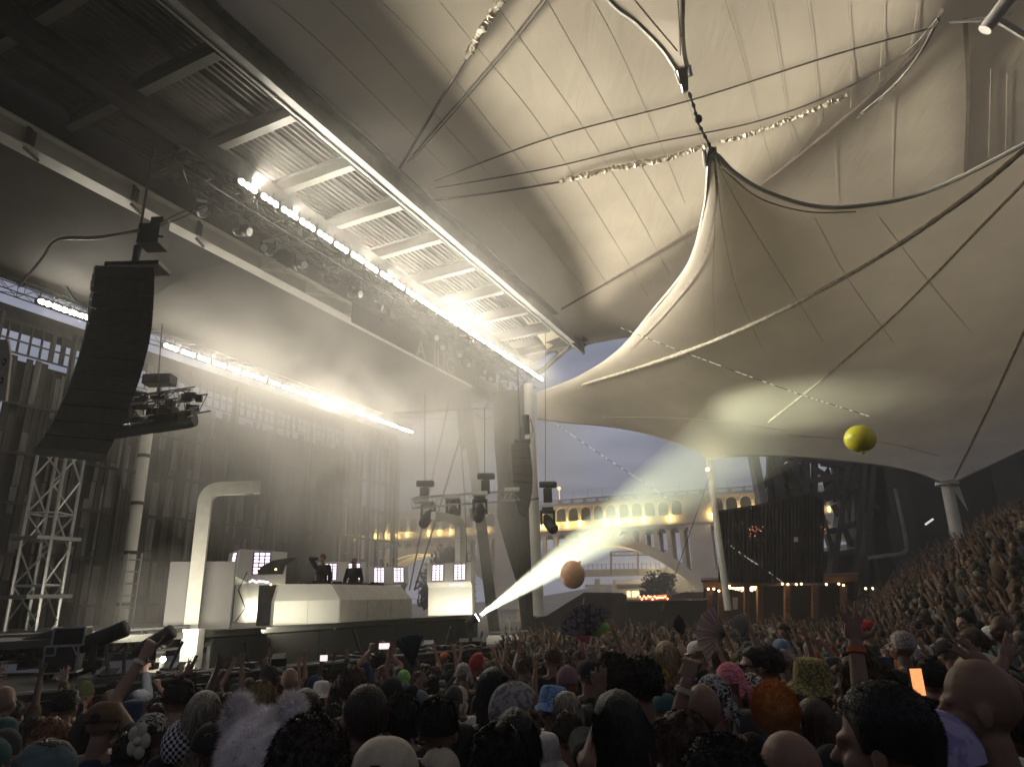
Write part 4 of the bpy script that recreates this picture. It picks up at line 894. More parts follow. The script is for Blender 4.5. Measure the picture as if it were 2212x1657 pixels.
# arches, spandrel columns, piers
for pi_, pc in enumerate(piers):
    m = MB(); m.prism([BP(pc-pw*.46, -4, -.25), BP(pc+pw*.46, -4, -.25), BP(pc+pw*.40, zS, -.25), BP(pc-pw*.40, zS, -.25)], -NB_*(DP+.5)); part('pier', m, M['stone'], br)
    m = MB(); m.box(BP(pc, 1.6, DP/2-.1), (pw*1.12, DP+1.4, 2.2), yaw=atan2(E_[1], E_[0])); part('pier_base', m, M['stone'], br)
    m = MB(); m.prism([BP(pc-pw*.38, zS, -.4), BP(pc+pw*.38, zS, -.4), BP(pc+pw*.38, Zt-.7, -.4), BP(pc-pw*.38, Zt-.7, -.4)], -NB_*.5); part('pilaster', m, M['stone'], br)
cz, cs = BT(1290, 1176)[1], BT(1477, 1266)[1]
for pc in [piers[0]-(span+pw)*1, piers[0], piers[1], piers[2]][0:4]:
    c = pc+(span+pw)/2; hs = span/2+.3
    if c > T1: continue
    zi = lambda x: cz-(cz-cs)*(min(abs(x), hs)/hs)**2*1.0; th = lambda x: 1.15+1.1*(abs(x)/hs)
    X_ = np.linspace(-hs, hs, 29)
    for d0, d1, nm in ((0, 1.7, 'arch_rib'), (3.6, 5.2, 'arch_rib'), (7.2, DP, 'arch_rib')):
        m = MB(); vs = []
        for x in X_: vs += [BP(c+x, zi(x), d0), BP(c+x, zi(x)+th(x), d0), BP(c+x, zi(x), d1), BP(c+x, zi(x)+th(x), d1)]
        m.add(vs, [f for k in range(28) for f in ((4*k, 4*k+4, 4*k+5, 4*k+1), (4*k+2, 4*k+3, 4*k+7, 4*k+6), (4*k, 4*k+2, 4*k+6, 4*k+4), (4*k+1, 4*k+5, 4*k+7, 4*k+3))])
        part(nm, m, M['stone'], br)
    m = MB(); vs = []
    for x in X_: vs += [BP(c+x, zi(x)+.5, 1.6), BP(c+x, zi(x)+.5, 7.3)]
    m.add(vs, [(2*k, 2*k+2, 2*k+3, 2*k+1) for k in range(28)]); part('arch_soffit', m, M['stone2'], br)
    ncol = int(2*hs/pitch)
    for k in range(ncol+1):
        x = -hs+2*hs*(k+.5)/(ncol+1); zb_ = zi(x)+th(x)-.3
        if zS-.5-zb_ > .4:
            m = MB()
            for d in (.1, ): m.box(BP(c+x, (zb_+zS-.4)/2, d+.5), (.62, 1.0, zS-.4-zb_+.2), yaw=atan2(E_[1], E_[0]))
            for s_ in (-1, 1): m.prism([BP(c+x+s_*.3, zS-1.3, .15), BP(c+x+s_*.75, zS-.55, .15), BP(c+x+s_*.3, zS-.55, .15)], -NB_*.8)
            part('spandrel_column', m, M['stone'], br); part('rear_column', MB().box(BP(c+x, (zb_+zS-.4)/2, 8.1), (.62, 1.0, zS-.4-zb_+.2), yaw=atan2(E_[1], E_[0])), M['stone'], br)
for t_, e in ((BT(1400, 1160)[0], 900), (BT(1460, 1200)[0], 900), (BT(930, 1180)[0], 700), (BT(1585, 1150)[0], 500)):
    light('bridge_floodlight', 'POINT', BP(t_, cs+2.0 if e > 800 else cs+3, 3), e*5.0, (1, .8, .42), shadow_soft_size=.3)
m = MB(); p = BP(BT(1209, 1055)[0], Zt+1.9, -.5); m.ell(p, (.32, .32, .32), 12, 8); m.cyl(p-[0, 0, 1.9], p, .06, .06, 6); mm = single('globe_lamp', m, M['window'], 'small round glowing globe lamp on top of the bridge parapet', 'street lamp')
# ------------------------------------------------------------ rail viaduct and far things under the arch
vd = thing('rail_viaduct', 'grey girder rail bridge with posts and gantry seen under the stone arch', 'rail bridge', AD(1350, 1250, 165))
q1, q2 = AD(1262, 1238, 165), AD(1600, 1232, 165); m = MB(); m.bar(q1, q2, .6, 1.6); m.bar(q1-[0, 0, 2.9], q2-[0, 0, 2.9], .8, .7); part('girder', m, M['grey'], vd)
m = MB()
for k in range(36): a = q1+(q2-q1)*k/35; m.bar(a, a+[0, 0, 2.1], .12)
m.bar(q1+[0, 0, 1.9], q2+[0, 0, 1.9], .06); part('railing', m, M['dark'], vd)
m = MB(); 
for u in (1320, 1378, 1440): m.bar(AD(u, 1242, 164), AD(u, 1192, 164), .4)
m.truss(AD(1318, 1196, 164), AD(1440, 1193, 164), .9, .1, 1.6); part('gantry', m, M['dark'], vd)
m = MB()
for u in (1290, 1372, 1450, 1530): m.bar(AD(u, 1250, 165), AD(u, 1310, 165), 1.1)
part('viaduct_column', m, M['grey'], vd)
m = MB(); m.truss(AD(1556, 1240, 150), AD(1545, 1195, 150), 1.5, .16, 2); single('lattice_pylon', m, M['dark'], 'dark steel lattice frame right of the slim mast under the bridge', 'steel frame')
m = MB(); m.box(AD(1365, 1283, 120), (7, 4, 3.2)); hb = thing('small_building', 'small pale building with three lit windows under the bridge arch', 'building', AD(1365, 1283, 120)); part('wall', m, mat('pale_render', (.35, .35, .38), .8), hb)
for u in (1358, 1369, 1377): part('window', MB().box(AD(u, 1283, 117.8), (.55, .1, .9)), M['window'], hb)
m = MB(); m.box(AD(1362, 1262, 120), (5.5, 4, 1.6)); part('roof', m, mat('pale_roof', (.55, .55, .6), .7), hb)

def tree(label, base, h, r, n=2600, seed=1):
    R = np.random.default_rng(seed); t = thing('tree', label, 'tree', base); base = np.array(base); m = MB(); m.tube([base, base+[.1, 0, h*.35], base+[.0, .1, h*.6]], [.3, .2, .1], 7)
    for k in range(6):
        a = R.uniform(0, 6.28); m.tube([base+[0, 0, h*.3], base+[cos(a)*r*.4, sin(a)*r*.4, h*.55], base+[cos(a)*r*.7, sin(a)*r*.7, h*.75]], [.12, .07, .03], 5)
    part('trunk', m, M['bark'], t); vs = []; fs = []
    cl = [(R.uniform(-1, 1)*r*.7, R.uniform(-1, 1)*r*.7, h*R.uniform(.35, .9), R.uniform(.3, .6)*r) for _ in range(22)]
    for i in range(n):
        c = cl[i % 22]; d = R.normal(size=3); d /= np.linalg.norm(d); p = base+np.array(c[:3])+d*c[3]*R.uniform(.5, 1.05); u_ = R.normal(size=3)*.17; v_ = R.normal(size=3)*.17
        k = len(vs); vs += [p, p+u_, p+u_+v_, p+v_]; fs.append((k, k+1, k+2, k+3))
    part('crown', MB().add(vs, fs), M['foliage'], t)
b_ = AD(962, 1345, 70); tree('dark leafy tree behind the right keypad pod under the left arch', (b_[0], b_[1], -1), 8.0, 2.7, 3600, 2)
b_ = AD(1420, 1300, 95); tree('dark leafy tree under the middle bridge arch', (b_[0], b_[1], 0), 4.6, 2.6, 2400, 3)

# ------------------------------------------------------------ dark screens and bar behind the flat crowd
def quad_px(m, pts, d, t=.06): m.prism([AD(u, v, d) for u, v in pts], (0, t, 0)); return m
sc1 = thing('screen_fence', 'tall dark mesh screen fence behind the crowd right of the round mast', 'fence', AD(1250, 1340, 38))
part('mesh_screen', quad_px(MB(), [(1150, 1400), (1354, 1400), (1354, 1286), (1345, 1280), (1262, 1279), (1180, 1330), (1150, 1335)], 38), mat('mesh_screen', (.045, .045, .04), .9, var=.3, scale=9), sc1)
m = MB()
for u in (1180, 1222, 1264, 1308, 1352): m.cyl(AD(u, 1400, 37.9), AD(u, 1285 if u > 1230 else 1332, 37.9), .05, .05, 6)
part('post', m, M['dark'], sc1)
m = MB(); m.cyl(AD(1240, 1390, 30), AD(1262, 1290, 30), .03, .03, 5); single('guy_cable', m, M['grey'], 'thin pale diagonal cable in front of the mesh screen fence', 'cable')
sc2 = thing('screen_fence', 'lower dark fence with a pale top rail below the bridge pier', 'fence', AD(1440, 1340, 36))
part('mesh_screen', quad_px(MB(), [(1354, 1400), (1530, 1400), (1530, 1296), (1354, 1298)], 36), mat('mesh_screen_low', (.03, .033, .032), .9, var=.3, scale=6), sc2)
m = MB(); m.bar(AD(1354, 1297, 35.9), AD(1530, 1293, 35.9), .14, .1); part('top_rail', m, M['grey'], sc2)
m = MB(); quad_px(m, [(1386, 1294), (1452, 1293), (1451, 1283), (1392, 1288)], 60, 1.0); aw = single('lit_awning', m, M['bulbo'], 'small orange lit awning beyond the low fence', 'awning')
fs_ = thing('festoon_string', 'short string of small red bulbs on the low fence', 'light string', AD(1415, 1292, 36)); R = random.Random(8)
for i in range(14): part('bulb', MB().ell(AD(1382+i*4.6, 1291+R.uniform(-4, 3), 35.8), .045, 6, 5), M['bulbr'], fs_)
m = MB(); quad_px(m, [(1451, 1296), (1560, 1292), (1560, 1278), (1478, 1279), (1451, 1284)], 55, 2); single('low_roof', m, M['wood'], 'low brown roof at the foot of the bridge pier', 'roof')
# cedar bar pavilion
pv = thing('bar_pavilion', 'cedar bar pavilion with warm festoon lights behind the crowd', 'bar', AD(1600, 1330, 36))
m = MB(); m.bar(AD(1520, 1264, 36), AD(1850, 1248, 36), .25, .35); m.bar(AD(1520, 1258, 39), AD(1850, 1244, 39), .25, .35); part('eave_beam', m, M['wood'], pv)
m = MB(); m.prism([AD(1515, 1258, 36), AD(1855, 1243, 36), AD(1855, 1240, 40), AD(1515, 1252, 40)], (0, 0, .1)); part('roof', m, M['wood'], pv)
for u in (1532, 1557, 1613, 1641, 1700, 1760, 1822): part('post', MB().bar(AD(u, 1345, 36), AD(u, 1262, 36), .26), M['wood'], pv)
m = MB(); quad_px(m, [(1520, 1350), (1850, 1350), (1850, 1262), (1520, 1268)], 40); part('back_wall', m, M['drape'], pv)
m = MB(); m.prism([AD(1582, 1290, 35.8), AD(1594, 1290, 35.8), AD(1593, 1316, 35.8), AD(1584, 1316, 35.8)], (0, .03, 0)); part('paper_sign', m, mat('paper', (.45, .42, .38), .8), pv)
m = MB()
for i in range(260):
    u = R.uniform(1570, 1640); v = 1262+R.random()**1.3*17*(1-abs(u-1612)/70); m.ell(AD(u, v, R.uniform(36.3, 37.5)), .03, 5, 4)
part('fairy_lights', m, M['bulbw'], pv)['kind'] = 'stuff'
for i, (u, v) in enumerate(((1530, 1272), (1542, 1272), (1553, 1276), (1568, 1263), (1576, 1266), (1690, 1261), (1702, 1262), (1720, 1262), (1731, 1261), (1812, 1261), (1822, 1264), (1785, 1262), (1870, 1271), (1885, 1271))):
    part('bulb', MB().ell(AD(u, v, 35.6), .055, 8, 6), M['bulbw'], pv)
light('bar_glow', 'POINT', AD(1605, 1285, 36.8), 10, (1, .5, .18), shadow_soft_size=.3)
# black hanging drape and steel frame right of the slim mast
dr = thing('hanging_drape', 'large black drape hung on a steel frame right of the slim mast', 'drape', AD(1700, 1250, 34))
m = MB(); us = np.arange(1552, 1781, 4.0); tv = np.interp(us, [1552, 1640, 1745, 1780], [1106, 1092, 1066, 1079]); vs = []
for i, (u, v) in enumerate(zip(us, tv)): y_ = 34+(.16 if i % 2 else 0)+.1*sin(i*.7); vs += [AD(u, v, y_), AD(u+R.uniform(-.6, .6), 1258, y_+.05)]
m.add(vs, [(2*i, 2*i+1, 2*i+3, 2*i+2) for i in range(len(us)-1)]); part('cloth', m, mat('drape_cloth', (.035, .034, .034), .9, var=.4, scale=1.5, bump=.5), dr)
m = MB(); m.bar(AD(1550, 1105, 33.9), AD(1640, 1091, 33.9), .08); m.bar(AD(1640, 1091, 33.9), AD(1748, 1064, 33.9), .08); m.bar(AD(1748, 1064, 33.9), AD(1780, 1078, 33.9), .08); part('top_bar', m, M['dark'], dr)
m = MB()
for i in range(16): m.ell(AD(1632+R.uniform(-14, 16), 1142+R.uniform(-6, 18), 33.8), .015, 5, 4)
for i in range(6): m.ell(AD(1772+R.uniform(0, 24), 1140+R.uniform(-4, 18), 33.8), .013, 5, 4)
part('pinlights', m, mat('dim_pinlight', (1, .4, .3), .3, var=0, emit=(1, .3, .2), estr=2.5), dr)
m = MB(); quad_px(m, [(1716, 1160), (1724, 1160), (1724, 1170), (1716, 1170)], 33.8); part('notice', m, M['whitesteel'], dr)
fr = thing('girder_scaffold', 'dark steel lattice scaffold with slits of sky and bridge showing through', 'steel frame', AD(1760, 1100, 40))
m = MB(); m.bar(AD(1626, 980, 39), AD(1652, 1120, 39), .75, .4); part('grey_column', m, M['grey'], fr)
m = MB()
bars = [((1640, 1060), (1700, 980), 1.0), ((1662, 985), (1662, 1100), .5), ((1672, 980), (1690, 1100), 1.4), ((1700, 1000), (1760, 1110), 1.6), ((1715, 990), (1715, 1200), 1.2), ((1740, 990), (1740, 1100), .8), ((1700, 1050), (1800, 1030), .9),
        ((1690, 1090), (1850, 1050), 1.1), ((1760, 980), (1758, 1130), .5), ((1775, 1000), (1840, 1010), .7), ((1830, 990), (1790, 1280), 1.1), ((1862, 990), (1838, 1290), 1.5), ((1880, 990), (1860, 1290), 1.6), ((1780, 1080), (1830, 1060), .6), ((1770, 1100), (1800, 1200), .5), ((1870, 1150), (1900, 1290), 1.1),
        ((1755, 1010), (1900, 1100), .35), ((1800, 990), (1810, 1080), .5), ((1845, 1000), (1740, 1110), .3), ((1800, 1090), (1840, 1180), .3), ((1690, 990), (1850, 1000), .6), ((1850, 1060), (1850, 1200), .4), ((1785, 1150), (1850, 1130), .5), ((1790, 1200), (1850, 1190), .8)]
for a, b, w_ in bars: m.bar(AD(*a, 40), AD(*b, 40), w_*.62, .3)
part('girders', m, M['dark'], fr)
m = MB()
for a in ([(1768, 1190), (1840, 1190), (1850, 1262), (1768, 1262)], [(1860, 1000), (1905, 1000), (1930, 1262), (1855, 1262)], [(1800, 990), (1845, 990), (1835, 1080), (1800, 1085)], [(1855, 990), (1905, 990), (1925, 1110), (1850, 1110)], [(1668, 1003), (1700, 1003), (1712, 1100), (1650, 1100)], [(1712, 1000), (1750, 1000), (1752, 1080), (1712, 1085)], [(1775, 1030), (1790, 1005), (1798, 1040), (1782, 1060)]): quad_px(m, a, 40.6)
part('infill_sheet', m, M['drape'], fr)
m = MB()
for o_ in (0, .14, .28): m.tube(lerp_path([AD(1932+o_*10, 1055, 37), AD(1944+o_*12, 1110, 37), AD(1956+o_*12, 1175, 37), AD(1950+o_*10, 1193+o_*10, 37), AD(1915, 1198+o_*14, 37), AD(1876, 1203+o_*14, 37)], 6), .06, 6)
single('bent_pipe', m, M['grey'], 'group of long bent grey pipes curving down beside the steel scaffold', 'pipe')
m = MB(); m.cyl(AD(1999, 1133, 35), AD(2016, 1121, 35), .05, .05, 5); single('glow_tube', m, M['bead'], 'small pale tube light on the dark wall left of the thick white mast', 'tube light')
# dark building wall behind the terrace
hb2 = thing('dark_hall', 'tall unlit hall wall filling the dark behind the hillside crowd', 'building', (33, 50, 0))
m = MB(); a, b = AD(1862, 1290, 46), np.array([70, 30, 0]); a[2] = -2; m.prism([a, b-[0, 0, 2], b+[0, 0, 17], a+[0, 0, 19]], (.3, 1.5, 0)); part('wall', m, M.setdefault('hallm', mat('hall_wall', (.03, .028, .026), .9, var=.3, scale=.6)), hb2)
loop = [(70, 30), (62, -22), (-46, -24), (-50, 12)]; m = MB()
for (x0, y0), (x1, y1) in zip(loop[:-1], loop[1:]): m.prism([(x0, y0, -2), (x1, y1, -2), (x1, y1, 17), (x0, y0, 17)], (.5, -.5, 0))
part('sky_block_wall', m, M['hallm'], hb2)  # unseen walls added behind the camera to keep sky light off the crowd
m = MB(); d_ = nrm(b-a)
for k in range(8): p = a+(b-a)*(k+.5)/8; m.box([p[0]-.2, p[1]-.2, 8], (1.6, .15, 12), yaw=atan2(d_[1], d_[0]))
part('wall_panel', m, mat('hall_panel', (.045, .04, .036), .8, var=.3, scale=.8), hb2)

# ------------------------------------------------------------ balloons
def balloon(label, u, v, d, ru, rv, col, knot):
    c = AD(u, v, d); rx, rz = ru*d/1547, rv*d/1547; t = thing('balloon', label, 'balloon', c)
    bm_ = mat(label.split()[1]+'_balloon', col, .35, var=.05, spec=.6); b = bm_.node_tree.nodes['Principled BSDF']; b.inputs['Subsurface Weight'].default_value = .7; b.inputs['Subsurface Radius'].default_value = (.3, .2, .1); b.inputs['Subsurface Scale'].default_value = .3
    part('skin', MB().ell(c, (rx, rx, rz), 28, 20), bm_, t, True); k = np.array([knot[0]*rx, 0, knot[1]*rz]); m = MB(); m.cyl(c+k*.98, c+k*1.12, .02, .05, 8); part('knot', m, bm_, t); return t
balloon('big yellow balloon floating in front of the near sail', 1858, 948, 15, 34.5, 31.5, (.95, .9, .07), (.0, -1))
balloon('big peach balloon floating in front of the white light beam', 1237, 1241, 20.3, 27, 30, (1, .60, .40), (.6, .82))
# ------------------------------------------------------------ people: continuous bodies grown from blended volumes (voxel remesh), clothes and hair as children
def remesh(mb, vox, name, smooth=2):
    me = mesh_of(mb, 't'); o = bpy.data.objects.new('t', me); COL.objects.link(o)
    r = o.modifiers.new('r', 'REMESH'); r.mode = 'VOXEL'; r.voxel_size = vox; r.use_smooth_shade = True
    s = o.modifiers.new('s', 'SMOOTH'); s.factor = .5; s.iterations = smooth
    dg = bpy.context.evaluated_depsgraph_get(); me2 = bpy.data.meshes.new_from_object(o.evaluated_get(dg)); me2.name = name
    bpy.data.objects.remove(o); bpy.data.meshes.remove(me); me2.materials.clear(); return me2
def cap(m, a, b, r0, r1=None, n=8):
    r1 = r0 if r1 is None else r1; a = np.array(a, float); b = np.array(b, float); m.cyl(a, b, r0, r1, n); m.ell(a, r0*.995, n, 6); m.ell(b, r1*.995, n, 6)
def ik(S, Wt, L1=.29, L2=.27, pole=(0, -.3, -1)):
    S, Wt = np.array(S, float), np.array(Wt, float); d = Wt-S; l = np.linalg.norm(d)
    if l > (L1+L2)*.985: Wt = S+d/l*(L1+L2)*.985; d = Wt-S; l = np.linalg.norm(d)
    a = (L1*L1-L2*L2+l*l)/(2*l); h = sqrt(max(0, L1*L1-a*a)); p = np.array(pole, float); p = nrm(p-nrm(d)*np.dot(p, nrm(d))); return S+nrm(d)*a+p*h, Wt
def hand(m, w_, d, palm, style, side, k=1.0):
    d = nrm(d); palm = nrm(np.array(palm, float)-d*np.dot(palm, d)); x = np.cross(d, palm)*side      # x: towards the thumb
    c = w_+d*.055*k; R = np.array([x, palm, d]).T; m.ell(c, (.039*k, .014*k, .052*k), 10, 8, R=R)
    for i, (off, ln) in enumerate(((.033, .072), (.0115, .082), (-.0115, .075), (-.033, .058))):
        b = w_+d*.095*k+x*off*k; fd = nrm(d+x*off*(10 if style == 'open' else 3))
        if style in ('open', 'flat'): p1 = b+fd*ln*.5*k; p2 = p1+nrm(fd+palm*.25)*ln*.5*k; pts = [b, p1, p2]
        elif style == 'point' and i == 0: p1 = b+fd*ln*.55*k; p2 = p1+fd*ln*.5*k; pts = [b, p1, p2]
        else: p1 = b+nrm(fd*.5+palm*.8)*.035*k; p2 = p1+nrm(-d*.7+palm*.4)*.030*k; p3 = p2-nrm(d*.6+palm*.5)*.02*k; pts = [b, p1, p2, p3]
        for a, e in zip(pts[:-1], pts[1:]): cap(m, a, e, .0088*k, .0078*k, 7)
    b = w_+d*.03*k+x*.032*k
    if style in ('open', 'flat'): p1 = b+nrm(x+d*.5)*.04*k; p2 = p1+nrm(x*.5+d)*.035*k
    else: p1 = b+nrm(d*.9+palm*.7)*.035*k; p2 = p1+nrm(-x+d*.4+palm*.3)*.03*k
    cap(m, b, p1, .013*k, .011*k, 7); cap(m, p1, p2, .011*k, .009*k, 7)
SH = {-1: np.array([-.185, 0, 1.43]), 1: np.array([.185, 0, 1.43])}
REST = {-1: ((-.26, .02, 1.14), (-.25, .12, .90), (0, .2, -1), (1, 0, 0), 'rest'), 1: ((.26, .02, 1.14), (.25, .12, .90), (0, .2, -1), (-1, 0, 0), 'rest')}
def arm_spec(side, wrist, hdir=None, palm=(0, 1, 0), style='open', pole=None, sh=None):
    e, wv = ik(SH[side]+[side*.01, 0, .03], wrist, pole=pole or (side*.8, -.25, -.6)); return (e, wv, hdir if hdir is not None else nrm(wv-e), palm, style)
def body_mesh(arms, vox=.0105, headyaw=0, headpitch=0, female=False, name='person_body'):
    m = MB(); sw = .93 if female else 1.0
    for s in (-1, 1):
        cap(m, (s*.09, 0, .92), (s*.10, .01, .50), .088, .058); cap(m, (s*.10, .01, .50), (s*.105, -.02, .10), .056, .038); m.ell((s*.11, .05, .045), (.045, .13, .05), 10, 6)
    m.ell((0, 0, .97), (.165, .115, .14)); m.ell((0, .01, 1.12), (.14, .10, .16)); m.ell((0, .0, 1.28), (.172*sw, .115, .19)); cap(m, (-.15*sw, 0, 1.42), (.15*sw, 0, 1.42), .062)
    cap(m, (0, -.012, 1.42), (0, .0, 1.56), .062, .055, 10); m.ell((-.07, -.02, 1.46), (.08, .045, .04)); m.ell((.07, -.02, 1.46), (.08, .045, .04))
    for s in (-1, 1):
        e, wv, hd, pl, st = arms[s]; cap(m, SH[s]*[sw, 1, 1], e, .052, .042); cap(m, e, wv, .042, .028); hand(m, np.array(wv), hd, pl, 'open' if st == 'rest' else st, s)
    # head
    H = MB(); H.ell((0, -.01, .115), (.076, .095, .098), 14, 10); H.ell((0, .028, .05), (.06, .068, .07), 12, 8); H.ell((0, .055, .005), (.032, .03, .022), 8, 6)
    cap(H, (0, .094, .085), (0, .112, .055), .008, .014); 
    for s in (-1, 1):
        H.ell((s*.079, -.005, .072), (.009, .02, .032), 8, 6); H.ell((s*.03, .088, .087), (.013, .009, .008), 8, 5); cap(H, (s*.012, .092, .102), (s*.045, .08, .103), .009); H.ell((s*.045, .062, .055), (.02, .02, .02), 8, 6)
    cap(H, (-.02, .092, .026), (.02, .092, .026), .0075); cap(H, (-.017, .09, .014), (.017, .09, .014), .0075)
    Rm = head_rot(headyaw, headpitch); V = np.array(H.v); V = V@Rm.T+np.array([0, .005, 1.56]); m.add(V, H.f)
    return remesh(m, vox, name)
def head_rot(y, p): return np.array(Matrix.Rotation(y, 3, 'Z') @ Matrix.Rotation(p, 3, 'X'))
HC = np.array([0, .005, 1.56])
def shirt_mesh(arms, vox=.014, sleeve=.55, female=False, hood=False):
    m = MB(); sw = .93 if female else 1.0; g = .014
    m.ell((0, .01, 1.0), (.172+g, .125+g, .16)); m.ell((0, .01, 1.12), (.15+g, .11+g, .17)); m.ell((0, 0, 1.28), (.175*sw+g, .12+g, .19)); cap(m, (-.15*sw, 0, 1.415), (.15*sw, 0, 1.415), .062+g); m.ell((0, -.01, 1.45), (.085, .075, .045))
    for s in (-1, 1):
        e, wv = np.array(arms[s][0]), np.array(arms[s][1]); a = SH[s]*[sw, 1, 1]
        if sleeve <= 1: cap(m, a, a+(e-a)*sleeve*1.0, .058+g, .052+g*.8)
        else: cap(m, a, e, .056+g, .046+g); cap(m, e, e+(wv-e)*.9, .046+g, .034+g)
    if hood: m.ell((0, -.07, 1.47), (.12, .07, .07))
    return remesh(m, vox, 'shirt')
def trouser_mesh():
    m = MB()
    for s in (-1, 1): cap(m, (s*.09, 0, .92), (s*.10, .01, .50), .102, .074); cap(m, (s*.10, .01, .50), (s*.105, -.02, .10), .072, .058)
    m.ell((0, 0, .96), (.178, .128, .14)); return remesh(m, .02, 'trousers')
def shellpts(n, r, seed, zmin=-.2, face_cut=.45):
    R = np.random.default_rng(seed); o = []
    while len(o) < n:
        d = R.normal(size=3); d /= np.linalg.norm(d)
        if d[2] < zmin: continue
        if d[1] > face_cut and d[2] < .45: continue
        o.append(d)
    return np.array(o), R
def blades(m, P, D, ln, wd):
    for p, d, l in zip(P, D, ln):
        d = nrm(d); x = nrm(np.cross(d, (0.3, .8, .5)))*wd; m.add([p-x, p+x, p+d*l], [(0, 1, 2)])
def hair_mesh(kind, seed=1, near=False):
    m = MB(); c = np.array([0, -.012, .118]); r = np.array([.082, .101, .103]); q = 1.0
    n = 2600 if near else 420
    def shell(sc, zc=-.35, grow=0, lump=0):
        R = random.Random(seed); nu, nv = 30, 18; vs = []
        for j in range(nv+1):
            ph = math.asin(zc)+(pi/2-math.asin(zc))*j/nv
            for i in range(nu):
                t = 2*pi*i/nu; d = np.array([cos(t)*cos(ph), sin(t)*cos(ph), sin(ph)])
                face = max(0, d[1]-.35)*max(0, .55-d[2]); k = sc*(1-.9*face if face > 0 else 1)
                if lump: k *= 1+lump*(mnoise.noise(Vector((d*4+seed).tolist())))
                vs.append(c+d*r*k+np.array([0, 0, -grow*max(0, -d[2])-(.035*max(0, -d[1])*max(0, .35-d[2]) if kind in ('short', 'crew', 'buzz') else 0)]))
        m.add(vs, [(j*nu+i, j*nu+(i+1) % nu, (j+1)*nu+(i+1) % nu, (j+1)*nu+i) for j in range(nv) for i in range(nu)]+[tuple(range(nu-1, -1, -1))])
    if kind == 'crew': shell(1.05, -.34, 0, .012); D, R = shellpts(n*2, r, seed, -.34); P = c+D*r*1.045; blades(m, P, D*.5+np.array([0, -.3, -.3])+R.normal(size=D.shape)*.2, R.uniform(.004, .010, len(P)), .0008 if near else .003)
    elif kind == 'buzz': shell(1.015, -.35, 0, .01); D, R = shellpts(n, r, seed, -.35); P = c+D*r*1.0; blades(m, P, D+[0, 0, -.1], R.uniform(.003, .006, len(P)), .0009 if near else .003)
    elif kind == 'short': shell(1.06, -.30, 0, .06); D, R = shellpts(int(n*1.6), r, seed, -.3); P = c+D*r*1.055; T = np.cross(D, [.3, 1, .2]); blades(m, P, D*.28+T*.5+np.array([0, -.45, -.35])+R.normal(size=D.shape)*.22, R.uniform(.010, .024, len(P)), .0011 if near else .003)
    elif kind == 'curly': shell(1.16, -.5, .01, .13); D, R = shellpts(int(n*2.2), r, seed, -.55); LM = np.array([1+.13*mnoise.noise(Vector((d*4+seed).tolist()))+.05*mnoise.noise(Vector((d*11).tolist())) for d in D]); P = c+D*r*(1.14*LM)[:, None]; Tn = np.cross(D, R.normal(size=D.shape)); blades(m, P, D*.45+Tn*.8, R.uniform(.008, .022, len(P)), .0013 if near else .004)
    elif kind in ('long', 'pony'):
        shell(1.1, -.4, .0, .04); D, R = shellpts(n, r, seed, -.2); P = c+D*r*1.08; blades(m, P, D*.25+np.array([0, -.15, -1])+R.normal(size=D.shape)*.08, R.uniform(.05, .12, len(P)), .0022 if near else .005)
        if kind == 'long':
            L_ = MB(); vs = []; nu, nv = 18, 9
            for j in range(nv+1):
                f = j/nv
                for i in range(nu):
                    t = pi*1.0+pi*i/(nu-1)*1.0; k = 1.12-.1*f+.05*mnoise.noise(Vector((i*.6, j*.5, seed))); vs.append(c+np.array([cos(t)*.088*k*(1+.1*f), sin(t)*.105*k*(1-.15*f)+.02, .02-.30*f+.01*sin(i*3+seed)]))
            m.add(vs, [(j*nu+i, j*nu+i+1, (j+1)*nu+i+1, (j+1)*nu+i) for j in range(nv) for i in range(nu-1)])
            for i in range(160 if not near else 700):
                t = R.uniform(pi, 2*pi); f = R.uniform(0, .9); p = c+np.array([cos(t)*.1, sin(t)*.115+.02, .02-.28*f]); blades(m, [p], [np.array([R.normal()*.1, R.normal()*.1, -1])], [R.uniform(.06, .12)], .002 if near else .005)
        else: m.tube([c+[0, -.1, .04], c+[0, -.15, .06], c+[0, -.17, 0], c+[0, -.14, -.12], c+[0, -.12, -.2]], [.02, .035, .035, .025, .008], 8)
    elif kind == 'bun': shell(1.07, -.4, 0, .04); m.ell(c+[0, -.06, .115], (.045, .045, .04), 12, 8); D, R = shellpts(n, r, seed, -.4); P = c+D*r*1.05; blades(m, P, D*.3+[0, -.5, .6], R.uniform(.02, .05, len(P)), .0018 if near else .004)
    elif kind == 'fringe': shell(1.03, -.55, 0, .0)
    elif kind == 'fur':
        shell(1.26, -.6, .01, .10); n2 = 11000 if near else 1200
        D, R = shellpts(n2, r, seed, -.7, .7); P = c+D*r*1.24; blades(m, P, D+R.normal(size=D.shape)*.45+np.array([0, 0, -.25]), R.uniform(.012, .032, len(P)), .0009 if near else .004)
        for s in (-1, 1):
            if seed % 2 == 0: 
                ec = c+np.array([s*.085, 0, .115]); m.ell(ec, (.035, .025, .05), 12, 8); E = R.normal(size=(n2//7, 3)); E /= np.linalg.norm(E, axis=1)[:, None]; blades(m, ec+E*[.035, .025, .05], E+R.normal(size=E.shape)*.3, R.uniform(.02, .04, len(E)), .0011 if near else .004)
    return m
